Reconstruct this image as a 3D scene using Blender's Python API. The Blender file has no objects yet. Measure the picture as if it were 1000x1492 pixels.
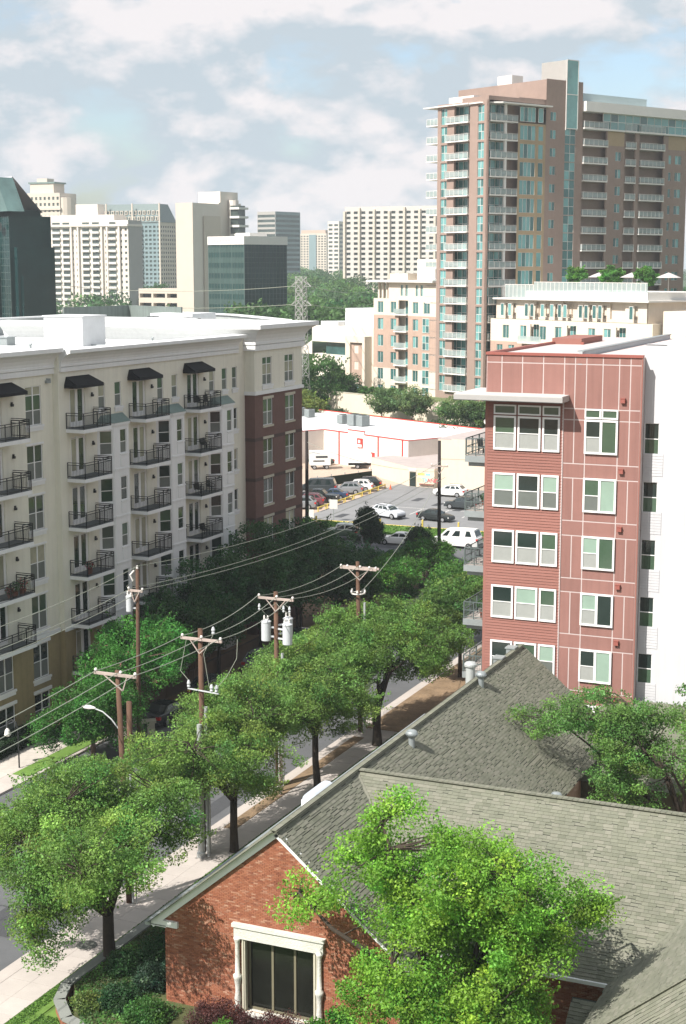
import bpy, math, random
import numpy as np
from mathutils import Vector, Matrix, noise

R = math.radians
PI = math.pi
random.seed(7)
rng = np.random.default_rng(7)
scene = bpy.context.scene
C = scene.collection

# ------------------------------------------------------------------ camera
cam = bpy.data.cameras.new('camera')
cam.sensor_fit = 'VERTICAL'
cam.sensor_height = 36.0
cam.lens = 2250.0 / 1492.0 * 36.0
cam.clip_start = 1.0
cam.clip_end = 20000.0
camo = bpy.data.objects.new('camera', cam)
camo.location = (0, 0, 32.0)
camo.rotation_euler = (R(90 - 9.04), 0, R(23.6))
C.objects.link(camo)
scene.camera = camo

# ------------------------------------------------------------------ light
SUN_AZ, SUN_EL = 206.0, 47.0          # the sun stands behind and left of the camera
w = bpy.data.worlds.new('World')
scene.world = w
w.use_nodes = True
nt = w.node_tree
for n in list(nt.nodes):
    nt.nodes.remove(n)


def N(t, kind, **kw):
    n = t.nodes.new(kind)
    for k, v in kw.items():
        if k.startswith('i_'):
            n.inputs[k[2:].replace('_', ' ')].default_value = v
        else:
            setattr(n, k, v)
    return n


out = N(nt, 'ShaderNodeOutputWorld')
sky = N(nt, 'ShaderNodeTexSky', sky_type='NISHITA', sun_disc=False)
sky.sun_elevation = R(SUN_EL)
sky.sun_rotation = R(SUN_AZ)
sky.air_density = 1.0
sky.dust_density = 2.0
sky.ozone_density = 1.5
bg1 = N(nt, 'ShaderNodeBackground')
bg1.inputs['Strength'].default_value = 0.105
nt.links.new(sky.outputs[0], bg1.inputs[0])
tc = N(nt, 'ShaderNodeTexCoord')
sep = N(nt, 'ShaderNodeSeparateXYZ')
nt.links.new(tc.outputs['Generated'], sep.inputs[0])
za = N(nt, 'ShaderNodeMath', operation='MAXIMUM')
za.inputs[1].default_value = 0.0
nt.links.new(sep.outputs['Z'], za.inputs[0])
zb = N(nt, 'ShaderNodeMath', operation='ADD')
zb.inputs[1].default_value = 0.42
nt.links.new(za.outputs[0], zb.inputs[0])
dx = N(nt, 'ShaderNodeMath', operation='DIVIDE')
dy = N(nt, 'ShaderNodeMath', operation='DIVIDE')
nt.links.new(sep.outputs['X'], dx.inputs[0]); nt.links.new(zb.outputs[0], dx.inputs[1])
nt.links.new(sep.outputs['Y'], dy.inputs[0]); nt.links.new(zb.outputs[0], dy.inputs[1])
comb = N(nt, 'ShaderNodeCombineXYZ')

nt.links.new(dx.outputs[0], comb.inputs[0]); nt.links.new(dy.outputs[0], comb.inputs[1])
# puffs: blend of the projected plane (flat decks) and the plain direction (upright heads)
mp = N(nt, 'ShaderNodeMapping')
mp.inputs['Scale'].default_value = (3.2, 3.2, 8.5)
mp.inputs['Location'].default_value = (3.1, 1.7, 0.4)
nt.links.new(tc.outputs['Generated'], mp.inputs[0])
addv = N(nt, 'ShaderNodeVectorMath', operation='ADD')
nt.links.new(comb.outputs[0], addv.inputs[0]); nt.links.new(mp.outputs[0], addv.inputs[1])
n1 = N(nt, 'ShaderNodeTexNoise', i_Scale=1.9, i_Detail=9.0, i_Roughness=0.52, i_Distortion=0.2)
nt.links.new(addv.outputs[0], n1.inputs['Vector'])
ramp = N(nt, 'ShaderNodeValToRGB')
ramp.color_ramp.elements[0].position = 0.37
ramp.color_ramp.elements[1].position = 0.47
nt.links.new(n1.outputs['Fac'], ramp.inputs[0])
n2 = N(nt, 'ShaderNodeTexNoise', i_Scale=2.6, i_Detail=9.0, i_Roughness=0.58)
nt.links.new(addv.outputs[0], n2.inputs['Vector'])
ramp2 = N(nt, 'ShaderNodeValToRGB')
ramp2.color_ramp.elements[0].position = 0.42
ramp2.color_ramp.elements[0].color = (0.58, 0.665, 0.735, 1)
ramp2.color_ramp.elements[1].position = 0.68
ramp2.color_ramp.elements[1].color = (0.92, 0.885, 0.90, 1)
offv = N(nt, 'ShaderNodeVectorMath', operation='ADD')
offv.inputs[1].default_value = (0.0, 0.06, 0.20)
nt.links.new(addv.outputs[0], offv.inputs[0])
n3 = N(nt, 'ShaderNodeTexNoise', i_Scale=1.9, i_Detail=9.0, i_Roughness=0.52, i_Distortion=0.2)
nt.links.new(offv.outputs[0], n3.inputs['Vector'])
df = N(nt, 'ShaderNodeMath', operation='SUBTRACT')  # cloud relief: lit tops and shaded undersides put into the cloud colour
nt.links.new(n1.outputs['Fac'], df.inputs[0]); nt.links.new(n3.outputs['Fac'], df.inputs[1])
sc_ = N(nt, 'ShaderNodeMath', operation='MULTIPLY_ADD')
sc_.inputs[1].default_value = 1.9; sc_.inputs[2].default_value = 0.015
nt.links.new(df.outputs[0], sc_.inputs[0])
ad_ = N(nt, 'ShaderNodeMath', operation='ADD')
nt.links.new(sc_.outputs[0], ad_.inputs[0]); nt.links.new(n2.outputs['Fac'], ad_.inputs[1])
nt.links.new(ad_.outputs[0], ramp2.inputs[0])
bg2 = N(nt, 'ShaderNodeBackground')
bg2.inputs['Strength'].default_value = 0.55
nt.links.new(ramp2.outputs[0], bg2.inputs[0])
mx = N(nt, 'ShaderNodeMixShader')
nt.links.new(ramp.outputs[0], mx.inputs[0])
nt.links.new(bg1.outputs[0], mx.inputs[1])
nt.links.new(bg2.outputs[0], mx.inputs[2])
nt.links.new(mx.outputs[0], out.inputs[0])

sun = bpy.data.lights.new('sun', 'SUN')
sun.energy = 4.4
sun.angle = R(0.53)
sun.color = (1.0, 0.955, 0.90)
suno = bpy.data.objects.new('sun', sun)
sd = Vector((math.sin(R(SUN_AZ)) * math.cos(R(SUN_EL)), math.cos(R(SUN_AZ)) * math.cos(R(SUN_EL)), math.sin(R(SUN_EL))))
suno.rotation_euler = sd.to_track_quat('Z', 'Y').to_euler()
suno.location = (-30, -30, 90)
C.objects.link(suno)

vs = scene.view_settings
vs.view_transform = 'Standard'
vs.look = 'None'
vs.exposure = 0.88
vs.gamma = 1.0
scene.cycles.max_bounces = 6
scene.cycles.diffuse_bounces = 3
scene.cycles.glossy_bounces = 2
scene.cycles.transmission_bounces = 3
scene.cycles.volume_bounces = 0
scene.cycles.caustics_reflective = False
scene.cycles.caustics_refractive = False

# ------------------------------------------------------------------ materials
MATS = {}


def M(name, col, rough=0.8, var=0.12, scale=1.5, bump=0.0, spec=0.3, metal=0.0, island=0.0, attr=False, trans=0.0, streak=0.0, bscale=None):
    """Procedural surface: base colour varied by world-space noise (small and large), optional bump, per-piece variation."""
    if name in MATS:
        return MATS[name]
    m = bpy.data.materials.new(name)
    m.use_nodes = True
    t = m.node_tree
    b = t.nodes['Principled BSDF']
    b.inputs['Roughness'].default_value = rough
    b.inputs['Specular IOR Level'].default_value = spec
    b.inputs['Metallic'].default_value = metal
    geo = N(t, 'ShaderNodeNewGeometry')
    a = N(t, 'ShaderNodeTexNoise', i_Scale=scale, i_Detail=5.0, i_Roughness=0.65)
    l = N(t, 'ShaderNodeTexNoise', i_Scale=scale * 0.13, i_Detail=3.0, i_Roughness=0.6)
    t.links.new(geo.outputs['Position'], a.inputs['Vector'])
    t.links.new(geo.outputs['Position'], l.inputs['Vector'])
    s = N(t, 'ShaderNodeMath', operation='ADD')
    t.links.new(a.outputs['Fac'], s.inputs[0]); t.links.new(l.outputs['Fac'], s.inputs[1])
    mr = N(t, 'ShaderNodeMapRange')
    mr.inputs['From Min'].default_value = 0.65
    mr.inputs['From Max'].default_value = 1.35
    mr.inputs['To Min'].default_value = 1 - var
    mr.inputs['To Max'].default_value = 1 + var
    t.links.new(s.outputs[0], mr.inputs['Value'])
    val = mr.outputs[0]
    if streak:
        mpg = N(t, 'ShaderNodeMapping')
        mpg.inputs['Scale'].default_value = (3.0, 3.0, 0.15)
        t.links.new(geo.outputs['Position'], mpg.inputs[0])
        st = N(t, 'ShaderNodeTexNoise', i_Scale=1.0, i_Detail=4.0)
        t.links.new(mpg.outputs[0], st.inputs['Vector'])
        m2 = N(t, 'ShaderNodeMapRange')
        m2.inputs['From Min'].default_value = 0.45
        m2.inputs['From Max'].default_value = 0.7
        m2.inputs['To Min'].default_value = 1.0
        m2.inputs['To Max'].default_value = 1.0 - streak
        t.links.new(st.outputs['Fac'], m2.inputs['Value'])
        mu = N(t, 'ShaderNodeMath', operation='MULTIPLY')
        t.links.new(val, mu.inputs[0]); t.links.new(m2.outputs[0], mu.inputs[1])
        val = mu.outputs[0]
    if island:
        oi = N(t, 'ShaderNodeObjectInfo')
        ad = N(t, 'ShaderNodeMath', operation='ADD')
        t.links.new(geo.outputs['Random Per Island'], ad.inputs[0]); t.links.new(oi.outputs['Random'], ad.inputs[1])
        fr = N(t, 'ShaderNodeMath', operation='FRACT')
        t.links.new(ad.outputs[0], fr.inputs[0])
        m3 = N(t, 'ShaderNodeMapRange')
        m3.inputs['To Min'].default_value = 1 - island
        m3.inputs['To Max'].default_value = 1 + island
        t.links.new(fr.outputs[0], m3.inputs['Value'])
        mu = N(t, 'ShaderNodeMath', operation='MULTIPLY')
        t.links.new(val, mu.inputs[0]); t.links.new(m3.outputs[0], mu.inputs[1])
        val = mu.outputs[0]
    vm = N(t, 'ShaderNodeVectorMath', operation='SCALE')
    t.links.new(val, vm.inputs['Scale'])
    if attr:
        at = N(t, 'ShaderNodeAttribute', attribute_name='tint')
        t.links.new(at.outputs['Color'], vm.inputs[0])
    else:
        vm.inputs[0].default_value = col
    t.links.new(vm.outputs[0], b.inputs['Base Color'])
    if bump:
        bp = N(t, 'ShaderNodeBump', i_Strength=bump, i_Distance=0.03)
        bn = N(t, 'ShaderNodeTexNoise', i_Scale=bscale or scale * 8, i_Detail=3.0)
        t.links.new(geo.outputs['Position'], bn.inputs['Vector'])
        t.links.new(bn.outputs['Fac'], bp.inputs['Height'])
        t.links.new(bp.outputs[0], b.inputs['Normal'])
    if trans:
        tr = N(t, 'ShaderNodeBsdfTranslucent')
        t.links.new(vm.outputs[0], tr.inputs['Color'])
        ms = N(t, 'ShaderNodeMixShader')
        ms.inputs[0].default_value = trans
        o = t.nodes['Material Output']
        t.links.new(b.outputs[0], ms.inputs[1]); t.links.new(tr.outputs[0], ms.inputs[2])
        t.links.new(ms.outputs[0], o.inputs[0])
    MATS[name] = m
    return m


def ramp_island(name, cols, rough=0.85, var=0.12, scale=6.0, bump=0.3):
    """One material whose pieces each take one of several colours."""
    m = M(name, (0.5, 0.5, 0.5), rough, var, scale, bump)
    t = m.node_tree
    geo = [n for n in t.nodes if n.bl_idname == 'ShaderNodeNewGeometry'][0]
    vm = [n for n in t.nodes if n.bl_idname == 'ShaderNodeVectorMath'][0]
    oi = N(t, 'ShaderNodeObjectInfo')
    ad = N(t, 'ShaderNodeMath', operation='ADD')
    t.links.new(geo.outputs['Random Per Island'], ad.inputs[0]); t.links.new(oi.outputs['Random'], ad.inputs[1])
    fr = N(t, 'ShaderNodeMath', operation='FRACT')
    t.links.new(ad.outputs[0], fr.inputs[0])
    cr = N(t, 'ShaderNodeValToRGB')
    cr.color_ramp.interpolation = 'LINEAR'
    e = cr.color_ramp.elements
    while len(e) < len(cols):
        e.new(0.5)
    for i, c in enumerate(cols):
        e[i].position = i / (len(cols) - 1)
        e[i].color = (*c, 1)
    t.links.new(fr.outputs[0], cr.inputs[0])
    t.links.new(cr.outputs[0], vm.inputs[0])
    return m


cream = M('cream_stucco', (0.70, 0.685, 0.58), 0.9, 0.05, 1.2, 0.15, streak=0.07, bscale=14)
olive = M('tan_split_face_block', (0.27, 0.22, 0.115), 0.92, 0.14, 2.5, 0.3, streak=0.1)
white_trim = M('white_painted_trim', (0.72, 0.73, 0.72), 0.6, 0.04, 1.0, streak=0.05)
white_roof = M('white_roof_membrane', (0.60, 0.61, 0.61), 0.75, 0.13, 0.6, 0.05, streak=0.0)
dbrick = M('dark_red_brick', (0.140, 0.078, 0.064), 0.9, 0.16, 3.5, 0.25, bscale=30)
dbrick_band = M('dark_brick_band', (0.075, 0.048, 0.042), 0.9, 0.15, 5)
stone_trim = M('pale_stone_trim', (0.46, 0.43, 0.34), 0.85, 0.08, 4)
black_metal = M('black_painted_metal', (0.018, 0.020, 0.020), 0.5, 0.1, 3)
deck_grey = M('grey_balcony_deck', (0.12, 0.135, 0.14), 0.8, 0.15, 3)
black_canvas = M('black_canvas', (0.010, 0.010, 0.012), 0.85, 0.1, 2)
green_copper = M('grey_green_metal_roof', (0.16, 0.22, 0.20), 0.5, 0.08, 3)
glass_dark = M('dark_window_glass', (0.020, 0.032, 0.028), 0.06, 0.3, 0.6, spec=0.65)
glass_green = M('glass_with_painted_green_reflection', (0.055, 0.095, 0.060), 0.08, 0.3, 0.5, spec=0.7)  # greenish reflection put into the pane colour
glass_pale = M('glass_with_pale_curtain_behind', (0.34, 0.33, 0.25), 0.15, 0.25, 1.3, spec=0.5)
glass_grey = M('glass_with_grey_insect_screen', (0.13, 0.145, 0.13), 0.4, 0.08, 5, spec=0.4)
screen_pale = M('pale_insect_screen', (0.30, 0.31, 0.29), 0.6, 0.08, 5, spec=0.3)
glass_mint = M('glass_with_mint_blind_behind', (0.26, 0.36, 0.29), 0.12, 0.12, 0.8, spec=0.55)
red_panel = M('terracotta_fibre_cement', (0.262, 0.134, 0.112), 0.8, 0.07, 1.2, 0.05, island=0.07, streak=0.12)
red_board = M('terracotta_lap_siding', (0.262, 0.118, 0.094), 0.8, 0.06, 2.0, 0.05, island=0.05)
red_trim = M('red_metal_coping', (0.29, 0.095, 0.075), 0.55, 0.06, 2)
joint_pale = M('pale_panel_joint', (0.52, 0.44, 0.42), 0.8, 0.05, 2)
white_vinyl = M('white_vinyl_frame', (0.76, 0.76, 0.74), 0.5, 0.03, 2)
white_siding = M('white_siding', (0.53, 0.53, 0.54), 0.8, 0.05, 0.8, 0.04, streak=0.07)
galv = M('galvanised_grey_metal', (0.30, 0.33, 0.33), 0.45, 0.1, 3, metal=0.3)
canopy_grey = M('pale_grey_canopy', (0.52, 0.49, 0.47), 0.6, 0.06, 2)
tower_brick = M('brown_pink_brick', (0.285, 0.208, 0.172), 0.9, 0.10, 1.2, 0.1, streak=0.04)
tower_tan = M('tan_brick', (0.36, 0.27, 0.17), 0.9, 0.08, 1.2)
tower_glass = M('teal_curtain_glass', (0.13, 0.31, 0.30), 0.10, 0.35, 0.25, spec=0.8)
tower_glass_dark = M('deep_teal_glass', (0.045, 0.13, 0.125), 0.10, 0.5, 0.25, spec=0.7)
rail_glass = M('pale_balcony_glass', (0.44, 0.49, 0.48), 0.2, 0.15, 0.8, spec=0.6)
_t = rail_glass.node_tree
_b = [n for n in _t.nodes if n.bl_idname == 'ShaderNodeBsdfPrincipled'][0]
_m = N(_t, 'ShaderNodeMixShader'); _m.inputs[0].default_value = 0.52
_tr = N(_t, 'ShaderNodeBsdfTransparent'); _tr.inputs[0].default_value = (0.86, 0.95, 0.93, 1)
_t.links.new(_b.outputs[0], _m.inputs[1]); _t.links.new(_tr.outputs[0], _m.inputs[2])
_t.links.new(_m.outputs[0], _t.nodes['Material Output'].inputs[0])
slab_white = M('white_concrete_slab', (0.66, 0.64, 0.60), 0.8, 0.05, 1)
limestone = M('cream_limestone', (0.64, 0.56, 0.46), 0.9, 0.06, 0.8, streak=0.05)
pink_brick = M('pale_pink_brick', (0.42, 0.30, 0.235), 0.9, 0.10, 1.2, streak=0.05)
beige_bg = M('beige_precast', (0.56, 0.49, 0.41), 0.9, 0.05, 0.3)
white_bg = M('off_white_concrete', (0.66, 0.60, 0.53), 0.9, 0.04, 0.3)
side_shade_bg = M('concrete_painted_in_shade', (0.34, 0.33, 0.31), 0.9, 0.06, 0.3)  # shade put into the colour of the white block's side wall
far_glass = M('far_window_glass', (0.055, 0.075, 0.068), 0.2, 0.55, 0.35, spec=0.5)
cube_glass = M('dark_mirror_glass', (0.010, 0.035, 0.035), 0.12, 0.5, 0.09, spec=0.25)
cube_glass2 = M('dark_green_mirror_glass', (0.010, 0.040, 0.036), 0.10, 0.6, 0.12, spec=0.45)
slate_bg = M('slate_mansard', (0.13, 0.17, 0.165), 0.6, 0.1, 0.5)
blue_bg = M('blue_grey_facade', (0.20, 0.27, 0.28), 0.4, 0.1, 0.3)
asphalt = M('asphalt', (0.105, 0.108, 0.112), 0.9, 0.16, 0.8, 0.2, streak=0.0)
asphalt_old = M('worn_asphalt', (0.20, 0.20, 0.20), 0.9, 0.15, 0.6, 0.2)
concrete = M('sidewalk_concrete', (0.42, 0.38, 0.345), 0.9, 0.10, 1.0, 0.1, island=0.05)
concrete_grey = M('grey_concrete_cap', (0.21, 0.22, 0.20), 0.9, 0.12, 2.0, 0.1)
paver = M('pale_pavers', (0.46, 0.42, 0.37), 0.9, 0.15, 3.0, 0.1)
earth = M('bare_earth', (0.20, 0.13, 0.075), 0.95, 0.3, 2.0, 0.4)
mulch = M('pine_mulch', (0.215, 0.150, 0.090), 0.95, 0.35, 5.0, 0.6)
lawn = M('lawn_green', (0.115, 0.205, 0.038), 0.9, 0.25, 3.0, 0.5, bscale=40)
dirt_lot = M('pinkish_gravel', (0.42, 0.33, 0.26), 0.95, 0.15, 1.0, 0.2)
bark = M('dark_bark', (0.050, 0.038, 0.028), 0.95, 0.3, 6.0, 0.6)
bark_pale = M('smooth_brown_bark', (0.14, 0.095, 0.07), 0.9, 0.2, 5.0, 0.3)
pole_wood = M('brown_pole_wood', (0.115, 0.065, 0.042), 0.9, 0.25, 3.0, 0.3, streak=0.3)
pole_dark = M('creosoted_pole_wood', (0.028, 0.022, 0.020), 0.9, 0.2, 3.0)
arm_wood = M('weathered_grey_wood', (0.40, 0.33, 0.29), 0.9, 0.2, 5.0, 0.3)
ceramic = M('grey_transformer_paint', (0.50, 0.52, 0.53), 0.4, 0.08, 3)
wire_m = M('weathered_cable', (0.30, 0.32, 0.26), 0.6, 0.1, 1)
silver_pole = M('silver_painted_steel', (0.42, 0.44, 0.43), 0.4, 0.1, 4, metal=0.2)
leafm = M('leaf', (0.1, 0.2, 0.05), 0.55, 0.10, 1.0, attr=True, trans=0.45, spec=0.35)
house_brick = ramp_island('orange_red_house_brick', [(0.19, 0.065, 0.038), (0.29, 0.108, 0.058), (0.25, 0.088, 0.047), (0.33, 0.135, 0.078), (0.28, 0.105, 0.058), (0.40, 0.22, 0.145), (0.21, 0.075, 0.042), (0.31, 0.125, 0.068), (0.26, 0.092, 0.05)])
mortar = M('pale_mortar', (0.42, 0.31, 0.23), 0.95, 0.15, 5)
shingle_m = ramp_island('grey_green_asphalt_shingle', [(0.125, 0.130, 0.095), (0.168, 0.170, 0.128), (0.145, 0.150, 0.112), (0.188, 0.184, 0.145), (0.135, 0.140, 0.104)], 0.95, 0.12, 3.0, 0.25)
roof_deck = M('dark_roof_felt', (0.030, 0.033, 0.028), 0.95, 0.2, 3)
carved = M('carved_white_stone', (0.56, 0.55, 0.50), 0.85, 0.14, 9.0, 0.8, bscale=16)
frame_tan = M('bronze_window_frame', (0.16, 0.145, 0.095), 0.6, 0.1, 3)
red_paint = M('red_paint', (0.50, 0.045, 0.035), 0.6, 0.08, 2)
store_white = M('painted_white_block', (0.70, 0.64, 0.58), 0.85, 0.05, 1.0, streak=0.04)
store_cream = M('cream_painted_block', (0.66, 0.55, 0.43), 0.85, 0.06, 1.0, streak=0.05)
roof_gravel = M('grey_pink_roof_gravel', (0.38, 0.33, 0.31), 0.95, 0.15, 0.7)
yellow_paint = M('yellow_kerb_paint', (0.60, 0.45, 0.10), 0.7, 0.12, 2)
tyre = M('black_tyre', (0.012, 0.012, 0.012), 0.8, 0.1, 5)
rim_m = M('silver_wheel', (0.45, 0.46, 0.47), 0.35, 0.1, 9, metal=0.5)
lamp_red = M('red_tail_lamp', (0.45, 0.015, 0.015), 0.3, 0.1, 9)
lamp_white = M('clear_head_lamp', (0.62, 0.62, 0.60), 0.2, 0.1, 9)
car_glass = M('car_window', (0.018, 0.028, 0.028), 0.05, 0.2, 2, spec=0.8)
canvas_white = M('white_umbrella_canvas', (0.46, 0.43, 0.41), 0.8, 0.05, 2)


def paint(name, col):
    return M(name, col, 0.25, 0.04, 0.8, spec=0.6)


# ------------------------------------------------------------------ mesh helpers
def mkmesh(name, verts, faces, mats, mi=None, smooth=False):
    me = bpy.data.meshes.new(name)
    me.from_pydata(verts, [], faces)
    for m in mats:
        me.materials.append(m)
    if mi is not None and len(mats) > 1:
        me.polygons.foreach_set('material_index', mi)
    if smooth:
        me.polygons.foreach_set('use_smooth', [True] * len(me.polygons))
    me.update()
    return me


class MB:
    def __init__(s):
        s.v = []; s.f = []; s.m = []

    def quad(s, a, b, c, d, m=0):
        i = len(s.v)
        s.v += [tuple(a), tuple(b), tuple(c), tuple(d)]
        s.f.append((i, i + 1, i + 2, i + 3)); s.m.append(m)

    def poly(s, pts, m=0):
        i = len(s.v)
        s.v += [tuple(p) for p in pts]
        s.f.append(tuple(range(i, i + len(pts)))); s.m.append(m)

    def box(s, x0, x1, y0, y1, z0, z1, m=0, M4=None):
        i = len(s.v)
        p = [(x, y, z) for z in (z0, z1) for x, y in ((x0, y0), (x1, y0), (x1, y1), (x0, y1))]
        if M4 is not None:
            p = [tuple(M4 @ Vector(q)) for q in p]
        s.v += p
        for q in ((3, 2, 1, 0), (4, 5, 6, 7), (0, 1, 5, 4), (1, 2, 6, 5), (2, 3, 7, 6), (3, 0, 4, 7)):
            s.f.append(tuple(i + k for k in q)); s.m.append(m)

    def beam(s, a, b, w, h, m=0):
        a = Vector(a); b = Vector(b); d = b - a; L = d.length
        q = d.to_track_quat('X', 'Z')
        s.box(0, L, -w / 2, w / 2, -h / 2, h / 2, m, Matrix.Translation(a) @ q.to_matrix().to_4x4())

    def tube(s, pts, rad, n=8, m=0, cap=True):
        pts = [Vector(p) for p in pts]
        if not hasattr(rad, '__len__'):
            rad = [rad] * len(pts)
        base = len(s.v)
        up = None
        for k, p in enumerate(pts):
            d = (pts[min(k + 1, len(pts) - 1)] - pts[max(k - 1, 0)])
            if d.length < 1e-9:
                d = Vector((0, 0, 1))
            d.normalize()
            if up is None:
                up = Vector((1, 0, 0)) if abs(d.x) < 0.9 else Vector((0, 1, 0))
            x = d.cross(up)
            if x.length < 1e-6:
                x = d.orthogonal()
            x.normalize(); y = d.cross(x); up = x.cross(d) * 1.0
            for j in range(n):
                a = 2 * PI * j / n
                s.v.append(tuple(p + (x * math.cos(a) + y * math.sin(a)) * rad[k]))
        for k in range(len(pts) - 1):
            for j in range(n):
                a = base + k * n + j; b = base + k * n + (j + 1) % n
                s.f.append((a, a + n, b + n, b)); s.m.append(m)
        if cap:
            s.f.append(tuple(base + j for j in range(n))); s.m.append(m)
            s.f.append(tuple(base + (len(pts) - 1) * n + j for j in reversed(range(n)))); s.m.append(m)

    def lathe(s, c, prof, n=16, m=0):
        """prof: (radius, height) pairs round a vertical axis at c."""
        base = len(s.v)
        for r, z in prof:
            for j in range(n):
                a = 2 * PI * j / n
                s.v.append((c[0] + r * math.cos(a), c[1] + r * math.sin(a), c[2] + z))
        for k in range(len(prof) - 1):
            for j in range(n):
                a = base + k * n + j; b = base + k * n + (j + 1) % n
                s.f.append((a, b, b + n, a + n)); s.m.append(m)
        s.f.append(tuple(base + j for j in reversed(range(n)))); s.m.append(m)
        s.f.append(tuple(base + (len(prof) - 1) * n + j for j in range(n))); s.m.append(m)

    def prism(s, pts, z0, z1, m=0):
        """vertical prism over a ground polygon (counter-clockwise)."""
        i = len(s.v); n = len(pts)
        s.v += [(p[0], p[1], z0) for p in pts] + [(p[0], p[1], z1) for p in pts]
        s.f.append(tuple(i + k for k in reversed(range(n)))); s.m.append(m)
        s.f.append(tuple(i + n + k for k in range(n))); s.m.append(m)
        for k in range(n):
            j = (k + 1) % n
            s.f.append((i + k, i + j, i + n + j, i + n + k)); s.m.append(m)

    def mesh(s, name, mats, smooth=False):
        if not isinstance(mats, (list, tuple)):
            mats = [mats]
        return mkmesh(name, s.v, s.f, mats, s.m, smooth)

    def obj(s, name, mats, parent=None, smooth=False, **kw):
        return put(s.mesh(name, mats, smooth), name, parent, **kw)


def put(me, name, parent=None, loc=(0, 0, 0), rz=0.0, kind=None, label=None, cat=None, group=None):
    o = bpy.data.objects.new(name, me)
    C.objects.link(o)
    if parent is not None:
        o.parent = parent
    o.location = loc
    if rz:
        o.rotation_euler = (0, 0, rz)
    if kind: o['kind'] = kind
    if label: o['label'] = label
    if cat: o['category'] = cat
    if group: o['group'] = group
    return o


def thing(name, label, cat, loc=(0, 0, 0), rz=0.0, group=None):
    return put(None, name, None, loc, rz, None, label, cat, group)


def copy_tree(o, parent=None, **kw):
    c = o.copy(); C.objects.link(c)
    if parent is not None:
        c.parent = parent
    for ch in list(o.children):
        copy_tree(ch, c)
    for k, v in kw.items():
        if k == 'loc': c.location = v
        elif k == 'rz': c.rotation_euler = (0, 0, v)
        else: c[k] = v
    return c


class Face:
    """A vertical facade plane: origin (x, y), u runs to the right seen from outside, n points out."""

    def __init__(s, root, ox, oy, th):
        s.root = root; s.ox = ox; s.oy = oy; s.th = th
        s.U = (math.cos(th), math.sin(th)); s.Nn = (math.sin(th), -math.cos(th))

    def P(s, u, z, n=0.0):
        return (s.ox + s.U[0] * u + s.Nn[0] * n, s.oy + s.U[1] * u + s.Nn[1] * n, z)

    def wall(s, mb, u0, u1, z0, z1, holes, depth=0.14, m=0, mr=None, mback=None, n=0.0):
        mr = m if mr is None else mr
        hs = [(max(a, u0), min(b, u1), max(c, z0), min(d, z1)) for a, b, c, d in holes]
        hs = [h for h in hs if h[1] - h[0] > 0.01 and h[3] - h[2] > 0.01]
        us = sorted(set([u0, u1] + [round(h[0], 4) for h in hs] + [round(h[1], 4) for h in hs]))
        zs = sorted(set([z0, z1] + [round(h[2], 4) for h in hs] + [round(h[3], 4) for h in hs]))
        ui = {a: i for i, a in enumerate(us)}; zi = {a: i for i, a in enumerate(zs)}
        solid = np.ones((len(us) - 1, len(zs) - 1), bool)
        for h in hs:
            solid[ui[round(h[0], 4)]:ui[round(h[1], 4)], zi[round(h[2], 4)]:zi[round(h[3], 4)]] = False
        for j in range(len(zs) - 1):
            i = 0
            while i < len(us) - 1:
                if solid[i, j]:
                    k = i
                    while k < len(us) - 1 and solid[k, j]:
                        k += 1
                    mb.quad(s.P(us[i], zs[j], n), s.P(us[k], zs[j], n), s.P(us[k], zs[j + 1], n), s.P(us[i], zs[j + 1], n), m)
                    i = k
                else:
                    i += 1
        for a, b, c, d in hs:
            e = n - depth
            mb.quad(s.P(a, c, n), s.P(a, d, n), s.P(a, d, e), s.P(a, c, e), mr)
            mb.quad(s.P(b, c, e), s.P(b, d, e), s.P(b, d, n), s.P(b, c, n), mr)
            mb.quad(s.P(a, c, n), s.P(a, c, e), s.P(b, c, e), s.P(b, c, n), mr)
            mb.quad(s.P(a, d, e), s.P(a, d, n), s.P(b, d, n), s.P(b, d, e), mr)
            if mback is not None:
                mb.quad(s.P(a, c, e), s.P(b, c, e), s.P(b, d, e), s.P(a, d, e), mback)

    def box(s, mb, u0, u1, n0, n1, z0, z1, m=0):
        th = s.th
        M4 = Matrix.Translation((s.ox, s.oy, 0)) @ Matrix.Rotation(th, 4, 'Z')
        mb.box(u0, u1, -n1, -n0, z0, z1, m, M4)

    def put(s, me, name, u, z, n=0.0, parent=None, **kw):
        return put(me, name, parent or s.root, s.P(u, z, n), s.th, **kw)


WIN = {}


def win_frame(w, h, vs, hs, fm, fw=0.06, mw=0.05, dep=0.07):
    key = (w, h, tuple(vs), tuple(hs), fm.name, fw)
    if key in WIN:
        return WIN[key]
    mb = MB()
    mb.box(0, fw, 0.0, dep, 0, h); mb.box(w - fw, w, 0.0, dep, 0, h)
    mb.box(fw, w - fw, 0.0, dep, 0, fw); mb.box(fw, w - fw, 0.0, dep, h - fw, h)
    for v, wd in vs:
        mb.box(v - wd / 2, v + wd / 2, 0.005, dep - 0.005, fw, h - fw)
    xs = [0] + [v for v, _ in vs] + [w]
    for item in hs:
        hh, i0, i1 = item if len(item) == 3 else (item[0], 0, len(xs) - 1)
        mb.box(xs[i0] + 0.03, xs[i1] - 0.03, 0.012, dep - 0.012, hh - mw / 2, hh + mw / 2)
    me = mb.mesh('window_frame', fm)
    WIN[key] = me
    return me


PANE = {}


def pane_mesh(w, h, m):
    key = (round(w, 3), round(h, 3), m.name)
    if key not in PANE:
        mb = MB(); mb.box(0, w, 0, 0.02, 0, h)
        PANE[key] = mb.mesh('pane', m)
    return PANE[key]


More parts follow.
